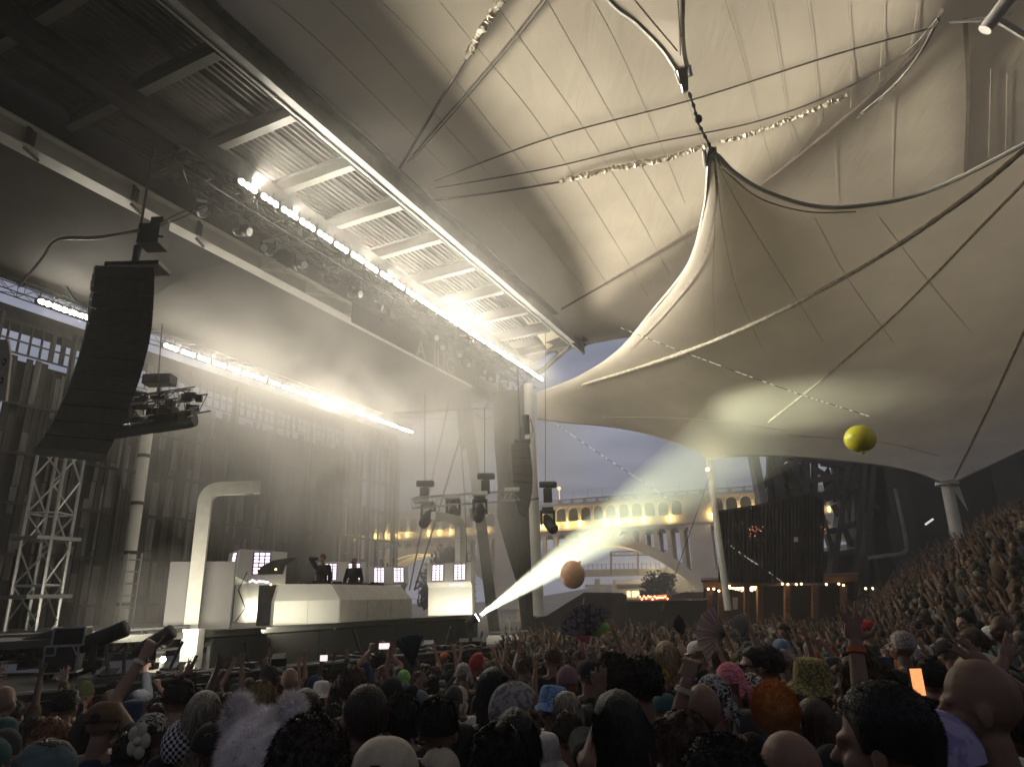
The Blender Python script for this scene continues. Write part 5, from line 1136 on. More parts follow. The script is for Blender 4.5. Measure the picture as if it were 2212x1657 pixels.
def hat_mesh(kind):
    m = MB(); c = np.array([0, -.012, .118]); parts = {}
    if kind in ('cap', 'capback'):
        s = 1 if kind == 'cap' else -1; vs = []; nu, nv = 28, 12
        for j in range(nv+1):
            ph = -.12+(pi/2+.12)*j/nv
            for i in range(nu):
                t = 2*pi*i/nu; g = 1-.016*(abs(cos(t*3))**30)+.01*mnoise.noise(Vector((t*2, ph*3, 1.))); vs.append(c+np.array([cos(t)*max(0, cos(ph))**.82*.097*g, sin(t)*max(0, cos(ph))**.82*.114*g, sin(ph)*.101*g+.0]))
        m.add(vs, [(j*nu+i, j*nu+(i+1) % nu, (j+1)*nu+(i+1) % nu, (j+1)*nu+i) for j in range(nv) for i in range(nu)])
        b = MB(); o = [];  
        for i in range(13): t = pi*(i/12); o.append((cos(t)*.082, s*(sin(t)*.175 if True else 0)+(-.02 if s > 0 else 0), .0))
        inn = [(cos(pi*i/12)*.082, s*sin(pi*i/12)*.09, .0) for i in range(13)]
        vs = []
        for (x, y, z) in o: vs += [c+np.array([x, y, -.022-.012*(1-abs(x)/.082)*-1]), c+np.array([x, y, -.028-.012*(1-abs(x)/.082)*-1])]
        for (x, y, z) in inn: vs += [c+np.array([x, y, .0]), c+np.array([x, y, -.006])]
        fs = []
        for i in range(12): fs += [(2*i, 2*i+2, 26+2*i+2, 26+2*i), (2*i+1, 26+2*i+1, 26+2*i+3, 2*i+3), (2*i, 2*i+1, 2*i+3, 2*i+2)]
        b.add(vs, fs); parts['brim'] = b; k = MB(); k.ell(c+[0, 0, .102], (.012, .012, .007), 10, 6); parts['button'] = k
        a = MB(); a.ell(c+np.array([0, -.098*s, .004]), (.036, .018, .030), 16, 8); a.box(c+np.array([0, -.112*s, -.012]), (.07, .006, .012)); parts['strap_opening'] = a
    elif kind == 'bucket':
        vs = []; prof = [(.045, .113), (.076, .105), (.090, .086), (.098, .04), (.101, 0), (.103, -.02), (.152, -.066), (.150, -.072), (.101, -.03)]; nu = 28
        vs.append(c+[0, 0, .115]); 
        for r_, z in prof:
            for i in range(nu): t = 2*pi*i/nu; vs.append(c+np.array([cos(t)*r_*(1+.03*sin(t*5)), sin(t)*r_*1.15*(1+.02*sin(t*4+1)), z+.006*sin(t*3)*(1 if z < 0 else 0)]))
        fs = [(0, 1+i, 1+(i+1) % nu) for i in range(nu)]+[(1+j*nu+i, 1+(j+1)*nu+i, 1+(j+1)*nu+(i+1) % nu, 1+j*nu+(i+1) % nu) for j in range(len(prof)-1) for i in range(nu)]; m.add(vs, fs)
    elif kind in ('beanie', 'durag', 'hood'):
        lo = {'beanie': -.25, 'durag': -.3, 'hood': -.75}[kind]; k = {'beanie': (.092, .11, .122), 'durag': (.086, .106, .107), 'hood': (.105, .122, .128)}[kind]; vs = []; nu, nv = 26, 14
        for j in range(nv+1):
            ph = math.asin(lo)+(pi/2-math.asin(lo))*j/nv
            for i in range(nu):
                t = 2*pi*i/nu; d = np.array([cos(t)*cos(ph), sin(t)*cos(ph), sin(ph)]); f = 1-.85*max(0, d[1]-.3)*max(0, .5-d[2]) if kind != 'beanie' else 1
                f *= 1+.03*mnoise.noise(Vector((d*5).tolist())); vs.append(c+d*np.array(k)*f)
        m.add(vs, [(j*nu+i, j*nu+(i+1) % nu, (j+1)*nu+(i+1) % nu, (j+1)*nu+i) for j in range(nv) for i in range(nu)])
        if kind == 'durag': b = MB(); b.tube([c+[0, -.105, -.03], c+[.02, -.13, -.07], c+[.01, -.13, -.15]], [.02, .025, .01], 8); b.tube([c+[0, -.105, -.03], c+[-.03, -.12, -.08], c+[-.04, -.12, -.12]], [.02, .02, .008], 8); parts['tail'] = b
    parts = {'crown': m, **parts} if kind not in () else parts
    return parts
def xf(mb, yaw=0, pitch=0):
    o = MB(); V = np.array(mb.v)@head_rot(yaw, pitch).T+HC; o.v = [tuple(v) for v in V]; o.f = mb.f; o.m = mb.m; return o
SKIN = {'pale': (.34, .21, .15), 'tan': (.23, .135, .09), 'brown': (.12, .068, .045), 'dark': (.06, .036, .026)}
SK = {}
for k, c in SKIN.items():
    SK[k] = mat('skin_'+k, c, .55, var=.08, scale=14); b = SK[k].node_tree.nodes['Principled BSDF']; b.inputs['Subsurface Weight'].default_value = 0
def fab(name, c, **k): return mat('fabric_'+name, c, .9, var=k.pop('var', .18), scale=k.pop('scale', 25), bump=k.pop('bump', .2), **k)
FB = {n: fab(n, c) for n, c in {'black': (.015, .015, .018), 'charcoal': (.045, .045, .05), 'grey': (.16, .16, .16), 'white': (.62, .6, .56), 'cream': (.5, .44, .33), 'navy': (.02, .03, .08), 'blue': (.07, .14, .30), 'teal': (.03, .08, .085),
      'olive': (.08, .09, .035), 'green': (.05, .18, .06), 'lime': (.22, .42, .12), 'red': (.35, .03, .035), 'rust': (.28, .09, .03), 'orange': (.45, .13, .04), 'mustard': (.42, .27, .04), 'pink': (.42, .12, .16), 'mauve': (.20, .11, .13), 'lilac': (.40, .33, .55), 'brown': (.11, .06, .035), 'skyblue': (.14, .20, .30), 'tealgrey': (.10, .15, .15)}.items()}
HR = {n: mat('hair_'+n, c, .5, var=.7, scale=1, spec=.35, stretch=(90, 90, 12), bump=.5) for n, c in {'black': (.008, .007, .007), 'darkbrown': (.025, .016, .011), 'brown': (.07, .04, .022), 'auburn': (.16, .055, .02), 'blonde': (.33, .23, .12), 'greyblonde': (.24, .2, .15), 'grey': (.28, .27, .26)}.items()}
for n_, c_ in {'fur': (.80, .75, .74), 'lilacfur': (.38, .32, .52), 'orangefur': (.50, .20, .05)}.items(): HR[n_] = mat('fur_'+n_, c_, .8, var=.25, scale=9)
def pattern(name, kind, c1, c2, scale):
    m = mat('pattern_'+name, c1, .9, var=0); T = m.node_tree; b = T.nodes['Principled BSDF']; tc = T.nodes.new('ShaderNodeTexCoord')
    if kind == 'checker':   # checks follow the hat: longitude / latitude of the head
        g = T.nodes.new('ShaderNodeVectorMath'); g.operation = 'SUBTRACT'; g.inputs[1].default_value = (0, 0, 1.66); T.links.new(tc.outputs['Object'], g.inputs[0])
        sp = T.nodes.new('ShaderNodeSeparateXYZ'); T.links.new(g.outputs[0], sp.inputs[0]); at = T.nodes.new('ShaderNodeMath'); at.operation = 'ARCTAN2'; T.links.new(sp.outputs[0], at.inputs[0]); T.links.new(sp.outputs[1], at.inputs[1])
        cb = T.nodes.new('ShaderNodeCombineXYZ'); T.links.new(at.outputs[0], cb.inputs[0]); ml = T.nodes.new('ShaderNodeMath'); ml.operation = 'MULTIPLY'; ml.inputs[1].default_value = 11; T.links.new(sp.outputs[2], ml.inputs[0]); T.links.new(ml.outputs[0], cb.inputs[1])
        ck = T.nodes.new('ShaderNodeTexChecker'); ck.inputs['Scale'].default_value = scale; T.links.new(cb.outputs[0], ck.inputs[0]); ck.inputs[1].default_value = (*c1, 1); ck.inputs[2].default_value = (*c2, 1); T.links.new(ck.outputs[0], b.inputs['Base Color'])
    else:
        n = T.nodes.new('ShaderNodeTexVoronoi' if kind == 'vor' else 'ShaderNodeTexNoise'); n.inputs['Scale'].default_value = scale; T.links.new(tc.outputs['Object'], n.inputs['Vector'])
        if kind == 'noise': n.inputs['Distortion'].default_value = 2.5
        r = T.nodes.new('ShaderNodeValToRGB'); r.color_ramp.elements[0].position = .46; r.color_ramp.elements[1].position = .54; r.color_ramp.elements[0].color = (*c1, 1); r.color_ramp.elements[1].color = (*c2, 1)
        T.links.new(n.outputs[0], r.inputs[0]); T.links.new(r.outputs[0], b.inputs['Base Color'])
    return m
PT = {'checker': pattern('checker', 'checker', (.02, .02, .03), (.6, .58, .6), 5), 'cow': pattern('cow', 'noise', (.62, .58, .5), (.03, .02, .02), 22), 'tiedye': pattern('tiedye', 'noise', (.02, .02, .02), (.42, .4, .38), 30), 'doodle': pattern('doodle', 'noise', (.22, .40, .66), (.10, .18, .34), 26),
      'leafy': pattern('leafy', 'vor', (.34, .28, .09), (.12, .11, .04), 60), 'pinkswirl': pattern('pinkswirl', 'noise', (.55, .10, .15), (.7, .3, .34), 24), 'whiteswirl': pattern('whiteswirl', 'noise', (.5, .45, .4), (.2, .16, .15), 26), 'mottle': pattern('mottle', 'noise', (.34, .31, .30), (.16, .14, .14), 14), 'lilac': pattern('lilac', 'noise', (.40, .34, .54), (.25, .22, .42), 7)}
_cache = {}
def cached(key, f):
    if key not in _cache: _cache[key] = f()
    return _cache[key]
TROUS = None
def ARMS(p):
    A = dict(REST)
    if p == 'right_up': A[1] = arm_spec(1, (.30, .12, 1.96), palm=(0, 1, .1), style='open')
    elif p == 'left_up': A[-1] = arm_spec(-1, (-.28, .16, 1.94), palm=(0, 1, .1), style='open')
    elif p == 'fist_up': A[1] = arm_spec(1, (.22, .2, 1.92), style='fist')
    elif p == 'both_up': A[1] = arm_spec(1, (.33, .15, 1.90), style='open'); A[-1] = arm_spec(-1, (-.30, .12, 1.95), style='open')
    elif p == 'wave': A[1] = arm_spec(1, (.42, .22, 1.75), style='open'); A[-1] = arm_spec(-1, (-.34, .3, 1.62), style='open')
    elif p == 'phone': A[1] = arm_spec(1, (.08, .36, 1.78), hdir=(-.2, .2, .9), palm=(-.6, .5, 0), style='grip'); A[-1] = arm_spec(-1, (-.10, .36, 1.76), hdir=(.2, .2, .9), palm=(.6, .5, 0), style='grip')
    elif p == 'point_up': A[1] = arm_spec(1, (.20, .26, 1.93), style='point')
    return A
def place_person(label, loc, yaw, scale=1.0, pose='rest', arms=None, hair=None, hat=None, skin='tan', shirt='black', sleeve=.6, haircol='darkbrown', hatmat=None, brimmat=None, headyaw=0, headpitch=0, near=False, female=False, group=None, seed=1, trousers=True):
    """top-level Empty 'person' > body, shirt, trousers, hair, hat(> brim, button)"""
    global TROUS
    t = thing('person', label, 'person', loc, yaw, group); t.scale = (scale,)*3
    key = (pose if arms is None else id(arms), round(headyaw, 1), round(headpitch, 1), female); A = arms or ARMS(pose)
    vox = .0075 if near else .0105
    bm_ = cached(('b', vox)+key, lambda: body_mesh(A, vox, headyaw, headpitch, female))
    def add(name, me, mt, par=t):
        o = bpy.data.objects.new(name, me); COL.objects.link(o); o.parent = par
        if not me.materials: me.materials.append(mt)
        o.material_slots[0].link = 'OBJECT'; o.material_slots[0].material = mt; return o
    add('body', bm_, SK[skin])
    sm = shirt if not isinstance(shirt, str) else FB[shirt]
    if sm is not None: add('shirt', cached(('s', sleeve)+key[:1]+(female,), lambda: shirt_mesh(A, .014, sleeve, female)), sm)
    if trousers:
        add('trousers', cached('tr', trouser_mesh), FB['charcoal'] if seed % 3 else FB['navy'])
    if hair: add('hair', cached(('h', hair, seed % 3, near, round(headyaw, 1), round(headpitch, 1)), lambda: mesh_of(xf(hair_mesh(hair, seed % 3+1, near), headyaw, headpitch), 'hair', True)), HR[haircol])
    if hat:
        pr = cached(('hat', hat, round(headyaw, 1), round(headpitch, 1)), lambda: {k: mesh_of(xf(v, headyaw, headpitch), k, True) for k, v in hat_mesh(hat).items()})
        h = add('hat', pr['crown'], hatmat)
        for k, v in pr.items():
            if k != 'crown': add(k, v, (brimmat or hatmat) if k in ('brim', 'tail') else (FB['black']), h)
    return t
def stand(u, vtop, wpx, topz=1.775, hw=.175):
    """where a person of measured head-top bearing and head width stands; returns location, scale"""
    s = 1.0
    for _ in range(8):
        d = hw*s*FOC/cos(PITCH)*1.0/wpx; p = AD(u, vtop, d); gz = ground_z(p[0], p[1]); s = (p[2]-gz)/topz; s = min(1.18, max(.86, s))
    return np.array([p[0], p[1], gz+0*(p[2]-gz-topz*s)]), s, p[2]-gz-topz*s
HEAD_OFF = {}
DJ = np.array([-4.2, 19.5])
def look(p, tgt): return atan2(tgt[1]-p[1], tgt[0]-p[0])-pi/2
placed = []; RH = random.Random(77)
def hero(u, v, wpx, label, yaw=None, hw=.175, topz=1.775, jit=0, **k):
    loc, s, err = stand(u, v, wpx, topz, hw)
    y = look(loc, DJ)+jit if yaw is None else yaw
    loc[2] += max(-.25, min(.25, err)) if abs(err) > .02 else 0
    # feet stay on the ground: stretch by scale only
    if abs(err) > .02: loc[2] -= max(-.25, min(.25, err)); s = s*(1+err/(topz*s)) if abs(err) < .25 else s
    placed.append((loc[0], loc[1], .23)); k.setdefault('headyaw', RH.choice((-.3, 0, 0, .3))); k.setdefault('headpitch', RH.choice((-.2, 0, .1))); k.setdefault('near', wpx > 70); k.setdefault('seed', int(u+v))
    return place_person(label, loc, y, s, **k), loc, s
def inv(t, P):            # world point -> person's local space
    M_ = (Matrix.Translation(t.location) @ Matrix.Rotation(t.rotation_euler.z, 4, 'Z') @ Matrix.Diagonal((*t.scale, 1))).inverted(); return np.array(M_ @ Vector([float(a) for a in P]))
def arms_to(u, v, wpx, side, hand_uv, reach=.0, style='open', other=None, hw=.175, topz=1.775, yaw=None, palm=(0, 1, 0), pole=None, hdir=None):
    """arm pose whose wrist lies on the given bearing, at a depth offset from the body"""
    loc, s, err = stand(u, v, wpx, topz, hw); y = look(loc, DJ) if yaw is None else yaw
    P = AD(*hand_uv, loc[1]+reach); M_ = (Matrix.Translation(Vector(loc.tolist())) @ Matrix.Rotation(y, 4, 'Z') @ Matrix.Diagonal((s, s, s, 1))).inverted()
    wl = np.array(M_ @ Vector([float(a) for a in P])); A = dict(REST)
    A[side] = arm_spec(side, wl, style=style, palm=palm, pole=pole, hdir=hdir); return A
def band(t, A, side, col, f=.93, r=.036):
    e, wv = np.array(A[side][0]), np.array(A[side][1]); a, b = e+(wv-e)*(f-.05), e+(wv-e)*(f+.03); o = link('wristband', mesh_of(MB().cyl(a, b, r, r*.95, 14), 'wristband', True), FB[col], t); return o
def lobj(t, name, mb, mt, smooth=False): return link(name, mesh_of(mb, name, smooth), mt, t)

# --- front rows, left to right
hero(14, 1480, 46, 'bald person at the left edge with ruddy scalp, facing the stage', skin='tan', hair=None, shirt='black')
hero(8, 1583, 60, 'person with dark grey beanie cut off by the bottom left corner', hat='beanie', hatmat=FB['charcoal'], skin='tan')
t, l, s = hero(97, 1588, 104, 'person in a teal grey trucker cap with a pink brim, bottom left', hat='cap', hatmat=FB['tealgrey'], brimmat=FB['pink'], skin='tan', hw=.2, topz=1.80, yaw=-1.15, hair='short')
hero(112, 1552, 68, 'person with auburn brown hair behind the teal trucker cap', hair='short', haircol='auburn', skin='tan')
hero(225, 1516, 66, 'person in a brown baseball cap with bare neck, behind the deck edge', hat='cap', hatmat=FB['brown'], skin='tan', shirt='navy', hw=.19)
hero(184, 1474, 33, 'person in a dark green beanie near the deck edge', hat='beanie', hatmat=FB['olive'])
hero(147, 1490, 42, 'person with round black hair near the deck edge left', hair='curly', haircol='black')
hero(140, 1527, 36, 'person in profile with tied dark hair looking right', hair='bun', haircol='black', skin='pale', yaw=-1.2)
A = arms_to(393, 1464, 63, -1, (306, 1422), .12, 'point', pole=(-1, 0, -.9), yaw=.35)
t, l, s = hero(393, 1464, 63, 'person with dark hair raising a bare left arm, finger pointing up, white wristband', hair='short', haircol='darkbrown', skin='pale', shirt='charcoal', arms=A, yaw=.35, sleeve=.3); band(t, A, -1, 'white')
hero(444, 1497, 70, 'person with long grey blonde straight hair by the checkered hat', hair='long', haircol='greyblonde', skin='pale')
t, l, s = hero(397, 1554, 76, 'person in a black and white checkered hood', hat='hood', hatmat=PT['checker'], hw=.205, topz=1.8, shirt=PT['checker'])
t, l, s = hero(467, 1545, 80, 'person in a black cap worn forward with a small gold shield emblem on its back', hat='cap', hatmat=FB['black'], hw=.195, topz=1.80)
m = MB(); E0 = np.array([.0, -.119, 1.715]); sh = [(-.016, .018), (0, .022), (.016, .018), (.014, -.006), (0, -.022), (-.014, -.006), (-.016, .018)]
m.tube([E0+[a, 0, b] for a, b in sh], .0016, 4); m.tube([E0+[-.012, 0, -.014], E0+[.013, 0, .012]], .0016, 4); lobj(t, 'shield_emblem', m, FB['mustard'])
hero(331, 1541, 68, 'person in a dark cap with pale scroll pattern', hat='cap', hatmat=PT['tiedye'], hw=.195, skin='brown')
fl = AD(299, 1600, 1.9); m = MB(); m.ell(fl, (.012, .014, .012), 8, 6)
for k in range(5): m.ell(fl+np.array([.017*cos(k*1.26), 0, .026*sin(k*1.26)]), (.014, .007, .019), 10, 6)
t, l, s = hero(285, 1585, 60, 'person in black with a pale cream flower pinned at the shoulder', hair='curly', haircol='black', hat=None)
f_ = single('flower_pin', m, FB['cream'], 'cream five petal flower among the dark heads at the left', 'flower', smooth=True)
t, l, s = hero(560, 1526, 152, 'person in a shaggy grey white faux fur hat with one rounded ear', hair='fur', haircol='fur', hw=.225, topz=1.82, near=True, seed=4)
hero(672, 1546, 168, 'person with big tousled dark hair in the front row, widest head left of centre', hair='curly', haircol='darkbrown', hw=.20, topz=1.79, near=True, skin='tan')
hero(789, 1478, 88, 'person with close cropped dark buzz cut, tall smooth head', hair='buzz', haircol='darkbrown', skin='brown', near=True, hw=.165)
hero(831, 1574, 136, 'person in a cream white baseball cap with black button, bottom centre', hat='cap', hatmat=FB['cream'], hw=.19, topz=1.80, near=True)
hero(868, 1502, 74, 'person with short curly black hair right of the buzz cut head', hair='curly', haircol='black', skin='dark')
hero(562, 1475, 72, 'person with blonde streaked swept back hair', hair='short', haircol='blonde', skin='pale')
hero(661, 1491, 66, 'person with smooth dark brown bob behind the tousled head', hair='long', haircol='darkbrown')
hero(763, 1443, 58, 'tall person with high curly brown hair below the black platform', hair='curly', haircol='brown')
hero(628, 1441, 38, 'bald person close to the stage barrier', skin='pale')
hero(581, 1441, 36, 'person with dark hair dressed with small flowers', hair='curly', haircol='black')
t, l, s = hero(820, 1410, 33, 'person with short dark hair holding a lit phone overhead towards the desk', hair='short', haircol='black', pose='phone', shirt='black')
ph = AD(832, 1395, l[1]-.3); m = MB(); m.box(ph, (.16, .012, .08), yaw=.1); pt_ = thing('phone', 'phone held overhead with a bright whitish screen showing the stage', 'phone', ph); part('phone_body', m, M['black'], pt_)
m = MB(); m.box(ph+[0, -.009, 0], (.15, .004, .07), yaw=.1); SCR = mat('phone_screen', (.8, .7, .7), .2, var=.3, scale=40, emit=(1, .82, .8), estr=.9); part('screen', m, SCR, pt_)
ph = AD(700, 1454-1380+1379, l[1]-.3) if False else AD(700, 1421, 6.6); pt_ = thing('phone', 'small phone screen held up near the barrier, white and squarish', 'phone', ph); part('phone_body', MB().box(ph, (.075, .012, .06)), M['black'], pt_); part('screen', MB().box(ph+[0, -.009, 0], (.066, .004, .05)), SCR, pt_)
hero(904, 1490, 48, 'person in a faded teal cap', hat='cap', hatmat=FB['tealgrey'], hw=.19); hero(873, 1448, 30, 'person in a pale lime bandana', hat='durag', hatmat=FB['lime'])
A = arms_to(935, 1500, 46, -1, (896, 1482), -.1, 'open', palm=(0, 1, 0)); t, l, s = hero(935, 1503, 46, 'person raising an open left hand with an orange wristband', hair='short', haircol='black', arms=A, sleeve=1.5); band(t, A, -1, 'orange')
hero(847, 1468, 46, 'person in a plain black beanie left of the lime bandana', hat='beanie', hatmat=FB['black'])
hero(946, 1513, 82, 'person with round black hair left of the pale hood', hair='short', haircol='black', near=True)
hero(951, 1616, 84, 'person in a tan camouflage like cap at the bottom left of centre', hat='cap', hatmat=FB['cream'], hw=.195)
hero(1119, 1472, 90, 'person in a mottled pale grey hood and sunglasses looking right', hat='hood', hatmat=PT['mottle'], yaw=-1.35, hw=.2, topz=1.80, skin='brown', shirt=PT['mottle'])
hero(1112, 1535, 80, 'person with sleek black hair in front of the pale hood', hair='long', haircol='black', near=True)
hero(1075, 1566, 124, 'person with flat black hair, largest head at bottom centre', hair='short', haircol='black', near=True)
hero(1190, 1484, 68, 'person in a light blue bucket hat covered in doodles', hat='bucket', hatmat=PT['doodle'], hw=.24, topz=1.78, yaw=-1.0)
t, l, s = hero(1219, 1496, 52, 'person with blonde brown hair in a navy top printed with a hexagon grid', hair='long', haircol='greyblonde', shirt='navy')
hx = MB(); 
for i in range(4):
    for j in range(5):
        cx, cz = -.12+i*.078, .93+j*.09+(i % 2)*.045; P6 = [np.array([cx+.045*cos(k*pi/3), -.147+.12*abs(cx)**1.6, cz+.045*sin(k*pi/3)]) for k in range(7)]
        if (i*5+j) % 7: hx.tube(P6, .0018, 4)
lobj(t, 'hexagon_print', hx, FB['grey'])
hero(1225, 1444, 48, 'person in a dusty mauve ribbed cap', hat='beanie', hatmat=FB['mauve'], hw=.19); hero(1268, 1424, 46, 'person in a smooth black cap right of the mauve one', hat='capback', hatmat=FB['black'], hw=.19, skin='tan')
A = arms_to(1329, 1422, 78, -1, (1303, 1530), -.2, 'flat', palm=(.8, .5, 0), hdir=(-.1, 0, 1), pole=(-.7, -.4, -1)); hero(1329, 1422, 78, 'person with full dark brown hair and a hand lifted to the side of the head', hair='curly', haircol='darkbrown', arms=A, near=True)
hero(1329, 1498, 96, 'person with black hair in a plain black top at centre right, back to camera', hair='long', haircol='black', near=True, shirt='black')
hero(1190, 1397, 34, 'person with rounded light brown hair mid crowd', hair='short', haircol='brown'); hero(1130, 1420, 31, 'person with short brown hair and bare neck mid crowd', hair='short', haircol='brown', shirt='brown')
hero(1002, 1433, 33, 'person in a white swirl printed bandana', hat='durag', hatmat=PT['whiteswirl'], hw=.18); hero(1046, 1406, 32, 'person in a red bandana with head tipped back', hat='durag', hatmat=FB['red'], headpitch=.6, yaw=-.9, skin='pale')
hero(1066, 1446, 62, 'person with long loose black hair left of centre', hair='long', haircol='black'); hero(1061, 1430, 36, 'person with wavy light brown hair left of centre', hair='short', haircol='brown', jit=.5)
hero(962, 1409, 22, 'person in a small bright orange cap near the barrier', hat='cap', hatmat=FB['orange'], hw=.19)
t, l, s = hero(1382, 1426, 70, 'person with curly black hair and a yellow flower tucked at the right', hair='curly', haircol='black', near=False); m = MB()
for k in range(9): m.ell(np.array([.10+.02*cos(k*.7), -.06, 1.70+.02*sin(k*.7)]), (.012, .01, .014), 8, 5)
lobj(t, 'yellow_flower', m, FB['mustard'])
A = arms_to(1440, 1560, 84, 1, (1482, 1475), -.02, 'fist', pole=(-.5, 0, -1), hdir=(.35, .3, .85), palm=(.2, .9, -.4), yaw=-.1)
t, l, s = hero(1440, 1560, 84, 'person holding a raised curled hand with a pale wristband in front of the pink bandana', hair='short', haircol='brown', arms=A, skin='tan', yaw=-.1, sleeve=.2, near=True); band(t, A, 1, 'cream', .9, .04)
hero(1513, 1475, 78, 'bald person with rounded bare scalp right of the raised curled hand', skin='tan'); hero(1543, 1460, 72, 'person in a black and white swirl bandana', hat='durag', hatmat=PT['tiedye'], hw=.18)
hero(1578, 1433, 58, 'person in a hot pink bandana with white swirls', hat='durag', hatmat=PT['pinkswirl'], hw=.18); hero(1625, 1456, 56, 'person in a cow print bandana beside the pink one', hat='durag', hatmat=PT['cow'], hw=.18)
hero(1450, 1438, 44, 'person in a cow print cap left of the raised curled hand', hat='cap', hatmat=PT['cow'], hw=.19)
t, l, s = hero(1622, 1398, 50, 'person in profile facing left with dark hair, beard and sunglasses', hair='short', haircol='black', yaw=1.45, skin='pale', shirt='red')
m = MB(); m.box((0, .103, 1.65), (.15, .02, .035)); m.box((.08, .05, 1.655), (.008, .1, .008)); m.box((-.08, .05, 1.655), (.008, .1, .008)); lobj(t, 'sunglasses', m, M['black'])
hero(1657, 1402, 48, 'person with thick curly black hair right of the sunglasses profile', hair='curly', haircol='black')
hero(1743, 1424, 94, 'person in a yellow and green leaf patterned bucket hat', hat='bucket', hatmat=PT['leafy'], hw=.27, topz=1.78, near=True, skin='dark', shirt=None)
hero(1667, 1476, 86, 'person in a fuzzy orange brown hat over black hair', hair='fur', haircol='orangefur', hw=.215, topz=1.80, seed=3, near=True)
hero(1695, 1575, 108, 'person with a shaved pale head at the bottom right of centre', skin='tan', near=True, hw=.16); hero(1471, 1540, 124, 'person with flat dark brown hair at the bottom right of centre', hair='short', haircol='brown', near=True, hw=.185)
hero(1564, 1586, 180, 'person with a wide mop of black curls at the bottom, largest right of centre', hair='curly', haircol='black', hw=.215, topz=1.80, near=True)
hero(1436, 1387, 46, 'person with straight blonde hair left of the pink cap', hair='long', haircol='blonde', skin='pale'); hero(1506, 1384, 36, 'person in a white cap left of the pink cap', hat='cap', hatmat=FB['white'], hw=.19)
hero(1537, 1391, 31, 'person in a bright pink cap with a knot', hat='cap', hatmat=FB['pink'], hw=.19); hero(1690, 1403, 40, 'person in a grey white cap worn backwards', hat='capback', hatmat=FB['grey'], hw=.19); hero(1684, 1379, 34, 'person in a pale blue cap worn backwards', hat='capback', hatmat=FB['skyblue'], hw=.19, skin='brown')
hero(1567, 1414, 30, 'person in a cream cap above the pink bandana', hat='cap', hatmat=FB['cream'], hw=.19); hero(1592, 1412, 32, 'person in an olive beanie next to the cream cap', hat='beanie', hatmat=FB['olive'], hw=.18)
A = arms_to(1712, 1420, 34, 1, (1738, 1348), -.1, 'open', yaw=.2); t, l, s = hero(1712, 1422, 34, 'person reaching up a bare right arm, orange wristband, left of the biggest hand', hair='short', haircol='brown', arms=A, skin='pale', yaw=.2, sleeve=.3, shirt='mustard'); band(t, A, 1, 'orange')
A = arms_to(2000, 1515, 100, -1, (1846, 1385), .22, 'open', yaw=.15, palm=(.4, .9, 0), pole=(-.2, -.2, -1)); t, l, s = hero(2000, 1515, 100, 'person behind the lilac hat throwing up a large bare arm with an orange wristband', arms=A, hair='short', haircol='black', skin='tan', yaw=.15, sleeve=.35, near=True); band(t, A, -1, 'orange', .93, .038)
hero(1853, 1419, 98, 'person with round short brown hair left of the orange lit phone', hair='short', haircol='brown', near=True, skin='tan')
hero(1895, 1477, 166, 'person with a thick black crew cut and bare ear, biggest head at lower right', hair='crew', haircol='black', near=True, skin='tan', yaw=.55, hw=.18, shirt='cream')
hero(2032, 1533, 130, 'person in a round lilac fleece hat at the lower right', hat='beanie', hatmat=PT['lilac'], hw=.19, topz=1.80, near=True)
t, l, s = hero(2100, 1420, 122, 'bald person in a white tee shirt turned left with the ear showing', skin='tan', near=True, yaw=.75, shirt='white', hw=.165, trousers=True)
hero(2118, 1412, 92, 'person in a white cap behind the bald head', hat='cap', hatmat=FB['cream'], hw=.19)
ph = AD(1981, 1477, 2.25); pt_ = thing('phone', 'black phone held upright with an orange lit screen, right of the raised arm', 'phone', ph); part('phone_body', MB().box(ph, (.040, .008, .098)), M['black'], pt_)
part('screen', MB().box(ph+[0, -.006, .006], (.034, .003, .075)), mat('phone_screen_orange', (.9, .4, .2), .2, var=.5, scale=60, emit=(1, .33, .12), estr=1.1), pt_)
A = arms_to(1998, 1500, 70, -1, (1988, 1520), .15, 'grip', yaw=-.1); hero(2005, 1422, 60, 'person with pale forehead and dark hair beside the orange lit phone', hair='short', haircol='black', skin='pale', yaw=-.4)
A = arms_to(2195, 1520, 96, -1, (2160, 1440), .1, 'flat', yaw=.2); A[1] = arm_spec(1, (.16, .25, 1.85), style='flat'); hero(2200, 1512, 96, 'person at the right edge with both bare arms lifted', arms=A, hair='short', haircol='darkbrown', skin='tan', yaw=.2, sleeve=.3)
hero(1941, 1363, 44, 'person in a pale pink flowered bandana', hat='durag', hatmat=PT['whiteswirl'], hw=.18); hero(1990, 1392, 36, 'person in a white cap half turned towards us', hat='cap', hatmat=FB['cream'], hw=.19, yaw=1.9, skin='pale')
hero(1867, 1338, 30, 'person in a crimson red cap below the hillside', hat='cap', hatmat=FB['red'], hw=.19); hero(2081, 1319, 30, 'person with dark hair in profile facing left at the foot of the hill', hair='short', haircol='black', yaw=1.5, skin='pale')
hero(2156, 1328, 37, 'bald brown skinned person in profile facing left at the right', skin='brown', yaw=1.4, shirt='teal'); hero(2144, 1351, 38, 'person in a crumpled white cap under the bald profile', hat='cap', hatmat=FB['white'], hw=.19, yaw=1.2)
hero(2092, 1358, 45, 'person with brown hair in profile facing left, larger one at the right', hair='short', haircol='brown', yaw=1.5, skin='pale'); hero(2045, 1382, 40, 'person in a plain black cap left of the brown haired profile', hat='cap', hatmat=FB['black'], hw=.19)
hero(1836, 1388, 44, 'person with short black hair under the big raised hand', hair='short', haircol='black'); hero(1690, 1345, 22, 'person with wavy hair facing us across the crowd', hair='long', haircol='brown', yaw=2.6, skin='pale')
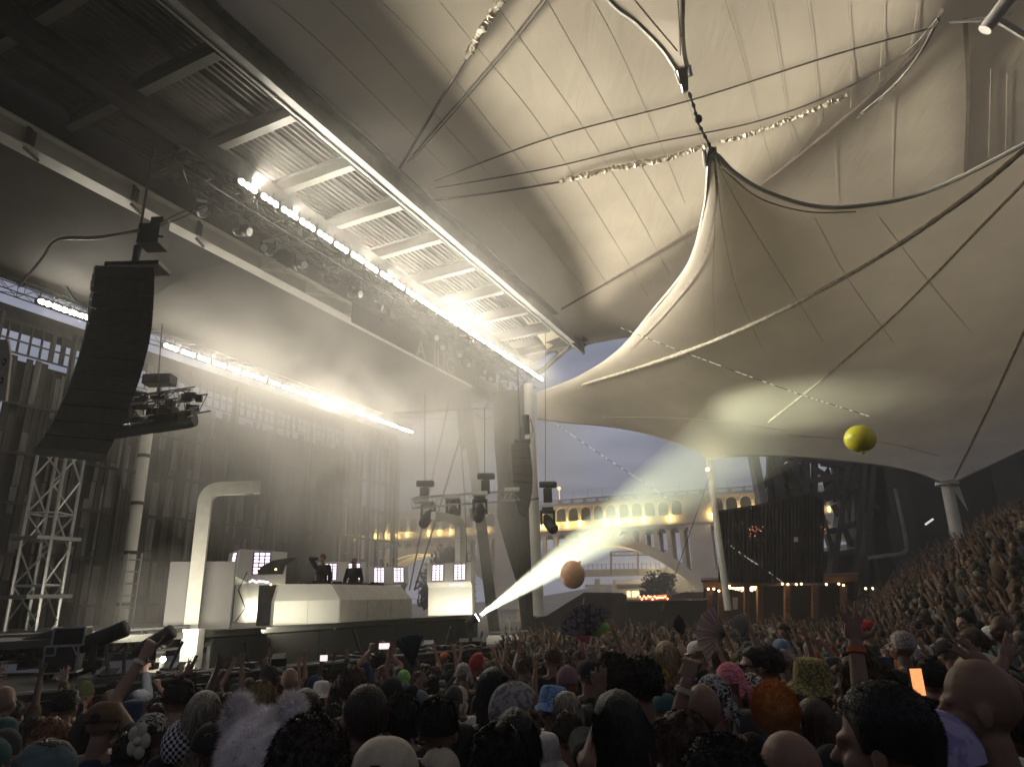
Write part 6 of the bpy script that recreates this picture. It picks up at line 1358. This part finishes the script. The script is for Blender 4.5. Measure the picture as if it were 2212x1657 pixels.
# white scrap crowd props: folding fans, hats on hands
def fan(label, u, v, d, rad, ang, spread, c1, ribc='black'):
    o = AD(u, v, d); t = thing('folding_fan', label, 'hand fan', o); n = 12; vs = [o]
    for i in range(n+1):
        a = ang+spread*(i/n-.5); rr = rad*(1 if i % 2 else .97); vs.append(o+np.array([cos(a)*rr, .012*(i % 2), sin(a)*rr]))
    m = MB(); m.add(vs+[v_+np.array([0, .004, 0]) for v_ in vs], [(0, i, i+1) for i in range(1, n+1)]+[(n+2, n+3+i, n+2+i) for i in range(n)]); part('leaf', m, c1, t)
    m = MB()
    for i in range(0, n+1): a = ang+spread*(i/n-.5); m.bar(o-[0, .012, 0], o+np.array([cos(a)*rad*.97, -.012, sin(a)*rad*.97]), .008, .004)
    part('ribs', m, FB[ribc], t); return t
FB['fanpink'] = pattern('fanpink', 'noise', (.75, .5, .5), (.75, .62, .42), 7); FB['fangrey'] = pattern('fangrey', 'vor', (.32, .28, .3), (.12, .1, .12), 18)
fan('big pinkish folding fan with black ribs held up mid crowd', 1566, 1372, 9, .36, pi*.93, 2.2, FB['fanpink'])
fan('pointed pale folding fan held up right of the pinkish one', 1618, 1385, 9, .33, pi*.62, .9, FB['white'], 'grey')
fan('small dark folding fan far across the crowd', 1452, 1352, 13, .24, .1, 1.9, FB['charcoal'])
fan('large grey patterned fan held up between the pink and green hats', 1275, 1372, 10, .42, 1.9, 2.4, FB['fangrey'])
fan('blue grey patterned fan held up near the barrier', 893, 1440, 7.2, .3, 1.75, 1.0, FB['tealgrey'])
def hat_prop(label, u, v, d, mt, s=1, yaw=0):
    c = AD(u, v, d); t = thing('held_hat', label, 'hat', c, yaw); pr = hat_mesh('cap'); 
    for k, mb in pr.items():
        mb.v = [tuple((np.array(p)-[0, 0, .118])*s) for p in mb.v]; lpart('crown' if k == 'crown' else k, mb, mt, t, True)
    t.rotation_euler = (.5, .4, yaw); return t
hat_prop('hot pink cap waved on a raised hand right of the platform', 1252, 1374, 10.2, FB['pink'], 1.3, 1.0); hat_prop('lime green cap waved above the grey fan', 1293, 1358, 10.4, FB['lime'], 1.3, -1.2)
for (u, v, w_, s_, lab) in ((1247, 1408, 30, -1, 'person lifting the hot pink cap on a straight arm'), (1300, 1402, 30, 1, 'person lifting the lime green cap')): hero(u, v, w_, lab, pose='left_up' if s_ < 0 else 'right_up', hair='short', haircol='brown')
hero(1606, 1400, 33, 'person holding up the pointed pale fan', pose='right_up', hair='short', haircol='black'); hero(1550, 1398, 30, 'person holding up the pinkish fan', pose='right_up', hair='long', haircol='brown', female=True)
hero(905, 1450, 36, 'person holding up the blue grey fan', pose='left_up', hair='short', haircol='brown')
# performers behind the desk
pd = onq(690, -1.1, PZ); place_person('performer in a dark jacket behind the bright desk half, one hand at the ear', pd, radians(172), 1.0, arms={1: arm_spec(1, (.13, .02, 1.66), style='fist'), -1: REST[-1]}, hair='short', haircol='auburn', skin='pale', shirt='black', sleeve=1.5, headpitch=-.2)
pd = onq(760, -1.1, PZ); t = place_person('performer in a black suit and sunglasses leaning over the middle of the desk', pd, radians(175), .97, hair='buzz', haircol='brown', skin='pale', shirt='black', sleeve=1.5, pose='rest', headyaw=.2)
m = MB(); m.box((0, .103, 1.65), (.14, .02, .03)); lobj(t, 'sunglasses', m, M['black'])

# --- mid crowd: individuals in a packed field
R = random.Random(21)
hairs = [('short', 'short'), ('long', 'long'), ('curly', 'curly'), ('buzz', 'cropped'), ('bun', 'tied up')]
hcols = [('black', 'black'), ('darkbrown', 'dark brown'), ('brown', 'brown'), ('blonde', 'blonde'), ('auburn', 'auburn')]
hats = [('cap', 'cap'), ('capback', 'backwards cap'), ('beanie', 'beanie'), ('durag', 'bandana'), ('bucket', 'bucket hat')]
hatc = ['black', 'black', 'charcoal', 'cream', 'brown', 'teal', 'olive', 'navy', 'charcoal', 'grey', 'white']
tops = ['black', 'charcoal', 'navy', 'grey', 'brown', 'olive', 'teal', 'mauve', 'black', 'rust', 'charcoal', 'white']
poses = [('rest', 'arms down')]*12+[('right_up', 'right arm up')]*3+[('left_up', 'left arm up')]*3+[('both_up', 'both arms up')]*3+[('fist_up', 'raised fist')]*2+[('wave', 'arms spread')]*1+[('point_up', 'pointing up')]*1+[('phone', 'hands together')]*1
def uvof(p):
    d = np.array(p, float)-[0, 0, EYE]; c = _M.T@d
    if c[2] > -.01: return None
    return 1106+c[0]/-c[2]*FOC, 828.5-c[1]/-c[2]*FOC
def deck_block(x, y):   # inside the deck / stage / drape region?
    for a, b in ((dA, dB), (dB, dC)):
        if min(a[0], b[0])-.1 <= x <= max(a[0], b[0])+.1:
            yy = a[1]+(b[1]-a[1])*(x-a[0])/(b[0]-a[0]); return y > yy-.35
    return x < dA[0]
cand = []; yv = 2.0
while yv < 62:
    st_ = .56+max(0, yv-12)*.004; x = -yv*.95-2
    while x < yv*.86+3:
        px, py = x+R.uniform(-.2, .2), yv+R.uniform(-.22, .22); x += st_; 
        if deck_block(px, py): continue
        if px < -.6 and py > 13.5: continue
        if py > 33.5 and px < .43*py+1.2: continue
        hill = px > .43*py+.6
        if py > 44 or (py > 33 and not hill): continue
        z = ground_z(px, py); q_ = uvof((px, py, z+1.7))
        if q_ is None or not (-60 < q_[0] < 2270 and q_[1] < 1700): continue
        if q_[1] < 1085+max(0, (2212-q_[0])*.42) and hill: continue
        if any((px-a)**2+(py-b)**2 < (r+.17)**2 for a, b, r in placed): continue
        if py < 5.5 and any(abs(q_[0]-uh) < 30 and q_[1] < vh for uh, vh in []): continue
        cand.append((sqrt(px*px+py*py), px, py, z))
    yv += st_*.95
cand.sort(); heroN = len([o for o in bpy.data.objects if o.name.startswith('person')])
NI = 300-heroN
# too-near extras would hide the surveyed front row: keep only those behind it
near_ok = [c for c in cand if c[0] > 3.3]
def zone(x, y):
    u = uvof((x, y, 1))[0]; d = 'near' if y < 6 else ('midway' if y < 9 else ('deeper' if y < 13 else 'far'))
    side = 'below deck' if u < 450 else ('below desk' if u < 900 else ('beside platform' if u < 1200 else ('below bridge' if u < 1560 else ('below drape' if u < 1850 else 'by hillside'))))
    return d+' '+side
used = set(); NIc = 0
for d_, x, y, z in near_ok[:NI]:
    for _ in range(60):
        ps, pd_ = R.choice(poses) if d_ > 7.5 else (R.choice(poses) if R.random() < .15 else poses[0]); top = R.choice(tops); zn = zone(x, y)
        if R.random() < .4: hk, hn = R.choice(hats); hc = R.choice(hatc); desc = 'a %s %s' % (hc, hn); hr, hcx, hh = None, None, hk
        else: hk, hn = R.choice(hairs); hcx, hcn = R.choice(hcols[:3] if R.random() < .75 else hcols); desc = '%s %s hair' % (hn, hcn); hr, hh = hk, None; hc = None
        lab = 'person with %s in %s, %s, %s' % (desc, top, pd_, zn)
        if lab not in used: break
    used.add(lab); sc = R.uniform(.93, 1.03)
    place_person(lab, (x, y, z), look((x, y), DJ)+R.gauss(0, .3), sc, pose=ps, hair=hr, hat=hh, hatmat=FB[hc] if hc else None, haircol=hcx or 'black', skin=R.choice(('pale', 'tan', 'tan', 'pale', 'brown', 'dark')), shirt=top, sleeve=R.choice((.6, .6, 1.5)), seed=R.randint(1, 99), group='people standing in the crowd', trousers=d_ < 0)
    NIc += 1
rest = near_ok[NI:]
print('CROWD', heroN, NIc, len(rest))
# --- everyone farther off: one mass (well past three hundred)
def mini(pose, seed):
    R2 = random.Random(seed); m = MB(); col = []
    def seg(tag_, f):
        n0 = len(m.f); f(); col.extend([tag_]*(len(m.f)-n0))
    seg(0, lambda: m.tube([(0, 0, 0), (0, 0, .5), (0, 0, .95)], [.1, .15, .17], 6)); seg(1, lambda: m.tube([(0, 0, .9), (0, 0, 1.1), (0, 0, 1.35), (0, 0, 1.48)], [.17, .15, .19, .08], 7))
    seg(2, lambda: m.tube([(0, 0, 1.45), (0, .01, 1.56)], [.055, .05], 6)); seg(2, lambda: m.ell((0, .015, 1.64), (.072, .085, .11), 8, 6)); seg(3, lambda: m.ell((0, -.02, 1.68), (.085, .1, .1), 8, 5, z0=-.5))
    for s in (-1, 1):
        up = pose == 3 or (pose == 1 and s == 1) or (pose == 2 and s == -1)
        if up: e = (s*R2.uniform(.25, .36), .1, 1.55+R2.uniform(0, .12)); h = (s*R2.uniform(.12, .36), .2, 1.88+R2.uniform(-.1, .14))
        elif pose == 4: e = (s*.27, .1, 1.2); h = (s*.08, .3, 1.4)
        else: e = (s*.25, 0, 1.15); h = (s*.22, .12, .92)
        a = (s*.18, 0, 1.42); f = np.array(a)+(np.array(e)-a)*.55
        seg(1, lambda: m.tube([a, f], [.065, .055], 5)); seg(2, lambda: m.tube([f, e, h], [.045, .038, .026], 5))
        hd = nrm(np.array(h)-e); seg(2, lambda: m.ell(np.array(h)+hd*.06, (.035, .02, .06), 6, 4))
        if up:
            for k in (-.03, 0, .03): seg(2, lambda: m.tube([np.array(h)+hd*.09+[k*.6, 0, 0], np.array(h)+hd*.17+[k*1.4, 0, 0]], [.011, .008], 4))
    return np.array(m.v), m.f, np.array(col)
MN = [mini((1, 0, 4, 0, 2, 0, 4, 3, 3, 0, 4, 2, 0, 1, 0)[k], k) for k in range(15)]
skc = [SKIN[k] for k in ('pale', 'tan', 'tan', 'pale', 'brown', 'dark')]; tcs = [(.015, .015, .018), (.03, .03, .035), (.05, .05, .05), (.02, .03, .06), (.12, .05, .03), (.06, .07, .03), (.3, .29, .27), (.1, .1, .1), (.07, .03, .03), (.16, .1, .05), (.08, .1, .12), (.25, .24, .22)]; hcs = [(.01, .008, .007), (.03, .02, .012), (.08, .045, .025), (.16, .11, .06), (.38, .36, .32), (.02, .02, .02), (.05, .035, .025), (.03, .03, .035)]
VV = []; FF = []; CC = []; off = 0
for d_, x, y, z in rest:
    V_, F_, C_ = MN[R.randrange(15)]; sc = R.uniform(.93, 1.05); yw = look((x, y), DJ)+R.gauss(0, .3); c_, s_ = cos(yw)*sc, sin(yw)*sc
    P = np.stack([V_[:, 0]*c_-V_[:, 1]*s_+x, V_[:, 0]*s_+V_[:, 1]*c_+y, V_[:, 2]*sc+z], 1); VV.append(P); FF += [tuple(off+i for i in f) for f in F_]; off += len(V_)
    pal = np.array([(.03, .03, .04), R.choice(tcs), R.choice(skc), R.choice(hcs)])*np.array([[.5], [.5], [.58], [.5]]); CC.append(pal[C_])
me = bpy.data.meshes.new('far_crowd'); me.from_pydata(np.concatenate(VV).tolist(), [], FF); me.update(); CC = np.concatenate(CC)
at = me.color_attributes.new('Col', 'FLOAT_COLOR', 'CORNER'); lt = np.zeros(len(me.polygons), int); me.polygons.foreach_get('loop_total', lt); cc = np.repeat(np.hstack([CC, np.ones((len(CC), 1))]), lt, axis=0).astype(np.float32); at.data.foreach_set('color', cc.ravel())
me.polygons.foreach_set('use_smooth', [True]*len(me.polygons))
cm_ = bpy.data.materials.new('crowd_mixed'); cm_.use_nodes = True; a = cm_.node_tree.nodes.new('ShaderNodeVertexColor'); a.layer_name = 'Col'; b = cm_.node_tree.nodes['Principled BSDF']; b.inputs['Roughness'].default_value = .8; cm_.node_tree.links.new(a.outputs[0], b.inputs['Base Color'])
fc_ = link('far_crowd', me, cm_); tag(fc_, 'dense far crowd filling the back of the flat area and the hillside terrace', 'crowd', kind='stuff')
gl_pos = gl_xyz
# ------------------------------------------------------------ show lights and air
src = AD(1034, 1331, 22.5); tgt = rc(bvhB, 1700, 880, 0.0)
sh_ = thing('beam_light', 'small floor spotlight at the right end of the platform throwing the broad white beam', 'stage light', src); d_ = nrm(tgt-src)
m = MB(); m.cyl(src-d_*.45, src-d_*.06, .12, .14, 14); m.box(src-d_*.3-[0, 0, .25], (.2, .2, .3)); part('housing', m, M['black'], sh_); m = MB(); m.cyl(src-d_*.07, src-d_*.05, .12, .12, 14); part('lens', m, M['lamp'], sh_)
sp_ = light('beam_spot', 'SPOT', src, BEAM_W, (.95, 1, .74), spot_size=radians(19), spot_blend=1.0, shadow_soft_size=.05)
sp_.rotation_euler = Vector(d_.tolist()).to_track_quat('-Z', 'Y').to_euler()
# footlights grazing the white set and the smoke at stage right
for u, v, q, z, e in ((655, 655, .75, PZ-.25, 26), (976, 976, -.1, PZ-.05, 18), (533, 540, -4.1, PZ+.1, 25), (300, 331, .2, PZ-.1, 70)):
    p = onq(u, q+.75, z+.2); tg = onq(v, q, PZ+.5); lo = light('footlight', 'AREA', p, e, (1, .93, .70), shape='RECTANGLE', size=2.2, size_y=.15); lo.rotation_euler = Vector((tg-p).tolist()).to_track_quat('-Z', 'Y').to_euler()
ff = AZ(205, 1428, 1.25)+np.array([-.9, 2.2, .1]); fl_ = light('floor_flood', 'SPOT', ff, 900, (1, .86, .58), spot_size=radians(42), spot_blend=.8, shadow_soft_size=.08); fl_.rotation_euler = Vector((onq(345, .2, 2.6)-ff).tolist()).to_track_quat('-Z', 'Y').to_euler()
light('work_light_glow', 'POINT', np.array(gl_pos)+np.array([0, -.08, 0]), 6, (1, .97, .9), shadow_soft_size=.04)

def volume(name, label, box=None, mesh=None, dens=.01, noise=None, aniso=.3, col=(1, .97, .92), rot=0):
    m = bpy.data.materials.new(name); m.use_nodes = True; T = m.node_tree; T.nodes.clear(); o = T.nodes.new('ShaderNodeOutputMaterial'); v = T.nodes.new('ShaderNodeVolumePrincipled')
    v.inputs['Color'].default_value = (*col, 1); v.inputs['Anisotropy'].default_value = aniso; v.inputs['Density'].default_value = dens; T.links.new(v.outputs[0], o.inputs['Volume'])
    if noise:
        tc = T.nodes.new('ShaderNodeTexCoord'); nz = T.nodes.new('ShaderNodeTexNoise'); nz.inputs['Scale'].default_value = noise[0]; nz.inputs['Detail'].default_value = 4; nz.inputs['Roughness'].default_value = .55; nz.inputs['Distortion'].default_value = .6
        mr = T.nodes.new('ShaderNodeMapRange'); mr.inputs['From Min'].default_value = noise[1]; mr.inputs['From Max'].default_value = noise[2]; mr.inputs['To Max'].default_value = dens; mr.inputs['To Min'].default_value = dens*(.5 if name == 'beam_smoke' else 0)
        T.links.new(tc.outputs['Object'], nz.inputs[0]); T.links.new(nz.outputs[0], mr.inputs[0])
        ln = T.nodes.new('ShaderNodeVectorMath'); ln.operation = 'LENGTH'; sb = T.nodes.new('ShaderNodeVectorMath'); sb.operation = 'MULTIPLY'; sb.inputs[1].default_value = noise[3]; T.links.new(tc.outputs['Object'], sb.inputs[0]); T.links.new(sb.outputs[0], ln.inputs[0])
        fo = T.nodes.new('ShaderNodeMapRange'); fo.inputs['From Min'].default_value = 1; fo.inputs['From Max'].default_value = .8 if name == 'beam_smoke' else .35; T.links.new(ln.outputs['Value'], fo.inputs[0]); mu = T.nodes.new('ShaderNodeMath'); mu.operation = 'MULTIPLY'
        T.links.new(mr.outputs[0], mu.inputs[0]); T.links.new(fo.outputs[0], mu.inputs[1]); T.links.new(mu.outputs[0], v.inputs['Density'])
    if mesh is None: mb = MB().box(box[0], box[1]); c = box[0]; o_ = link(name, mesh_of(mb, name, off=c), m, None, c)
    else: mb, c = mesh; o_ = link(name, mesh_of(mb, name, True, off=c), m, None, c)
    o_.rotation_euler[2] = rot
    tag(o_, label, 'smoke' if name != 'haze' else 'haze', kind='stuff'); return o_
if HAZE: volume('haze', 'thin even haze in the air of the whole venue', box=((20, 95, 12), (420, 310, 40)), dens=HAZE_D, aniso=.35)
if SMOKE:
    c = ST(-6, -3.6, 8.2); r = (12, 7.4, 6.2)
    mb = MB(); mb.ell((0, 0, 0), r, 20, 12); mb.v = [tuple(np.array(v)+c) for v in mb.v]
    inv_r = (1/12.5, 1/7.8, 1/6.4)
    volume('stage_smoke', 'drifting grey stage smoke over the desk and in front of the lattice wall', mesh=(mb, c), dens=.25, noise=(.27, .36, .62, inv_r), aniso=.0, rot=SYAW)
    L_ = np.linalg.norm(tgt-src)*.97; X, Y, D = frame(tgt-src); mb = MB(); k_ = math.tan(radians(8.9))
    mb.tube([src+D*L_*f for f in np.linspace(.004, 1, 14)], [max(.1, L_*f*k_) for f in np.linspace(.004, 1, 14)], 20); mb_c = src
    volume('beam_smoke', 'patchy smoke drifting through the white beam', mesh=(mb, mb_c), dens=.18, noise=(.8, .28, .66, (1/L_, 1/L_, 1/L_)), aniso=.0, col=(.97, 1, .9))
    c = ST(-12, .7, 12.0); mb = MB(); mb.ell((0, 0, 0), (10.5, 4.6, 3.3), 20, 12); mb.v = [tuple(np.array(v)+c) for v in mb.v]
    volume('roof_smoke', 'bright smoke glowing round the front strobe row and under the roof edge', mesh=(mb, c), dens=.055, noise=(.40, .32, .70, (1/11., 1/5.2, 1/3.9)), aniso=.25, rot=SYAW)
    c = AZ(300, 1330, 1.9)*0+AZ(330, 1400, 1.3)+np.array([-1.2, 2.2, .6]); mb = MB(); mb.ell(c, (2.2, 2.2, 1.6), 14, 8); volume('floor_smoke', 'warm lit low smoke behind the deck lights at stage right', mesh=(mb, c), dens=.3, noise=(.8, .35, .7, (.45, .45, .6)), aniso=.2)
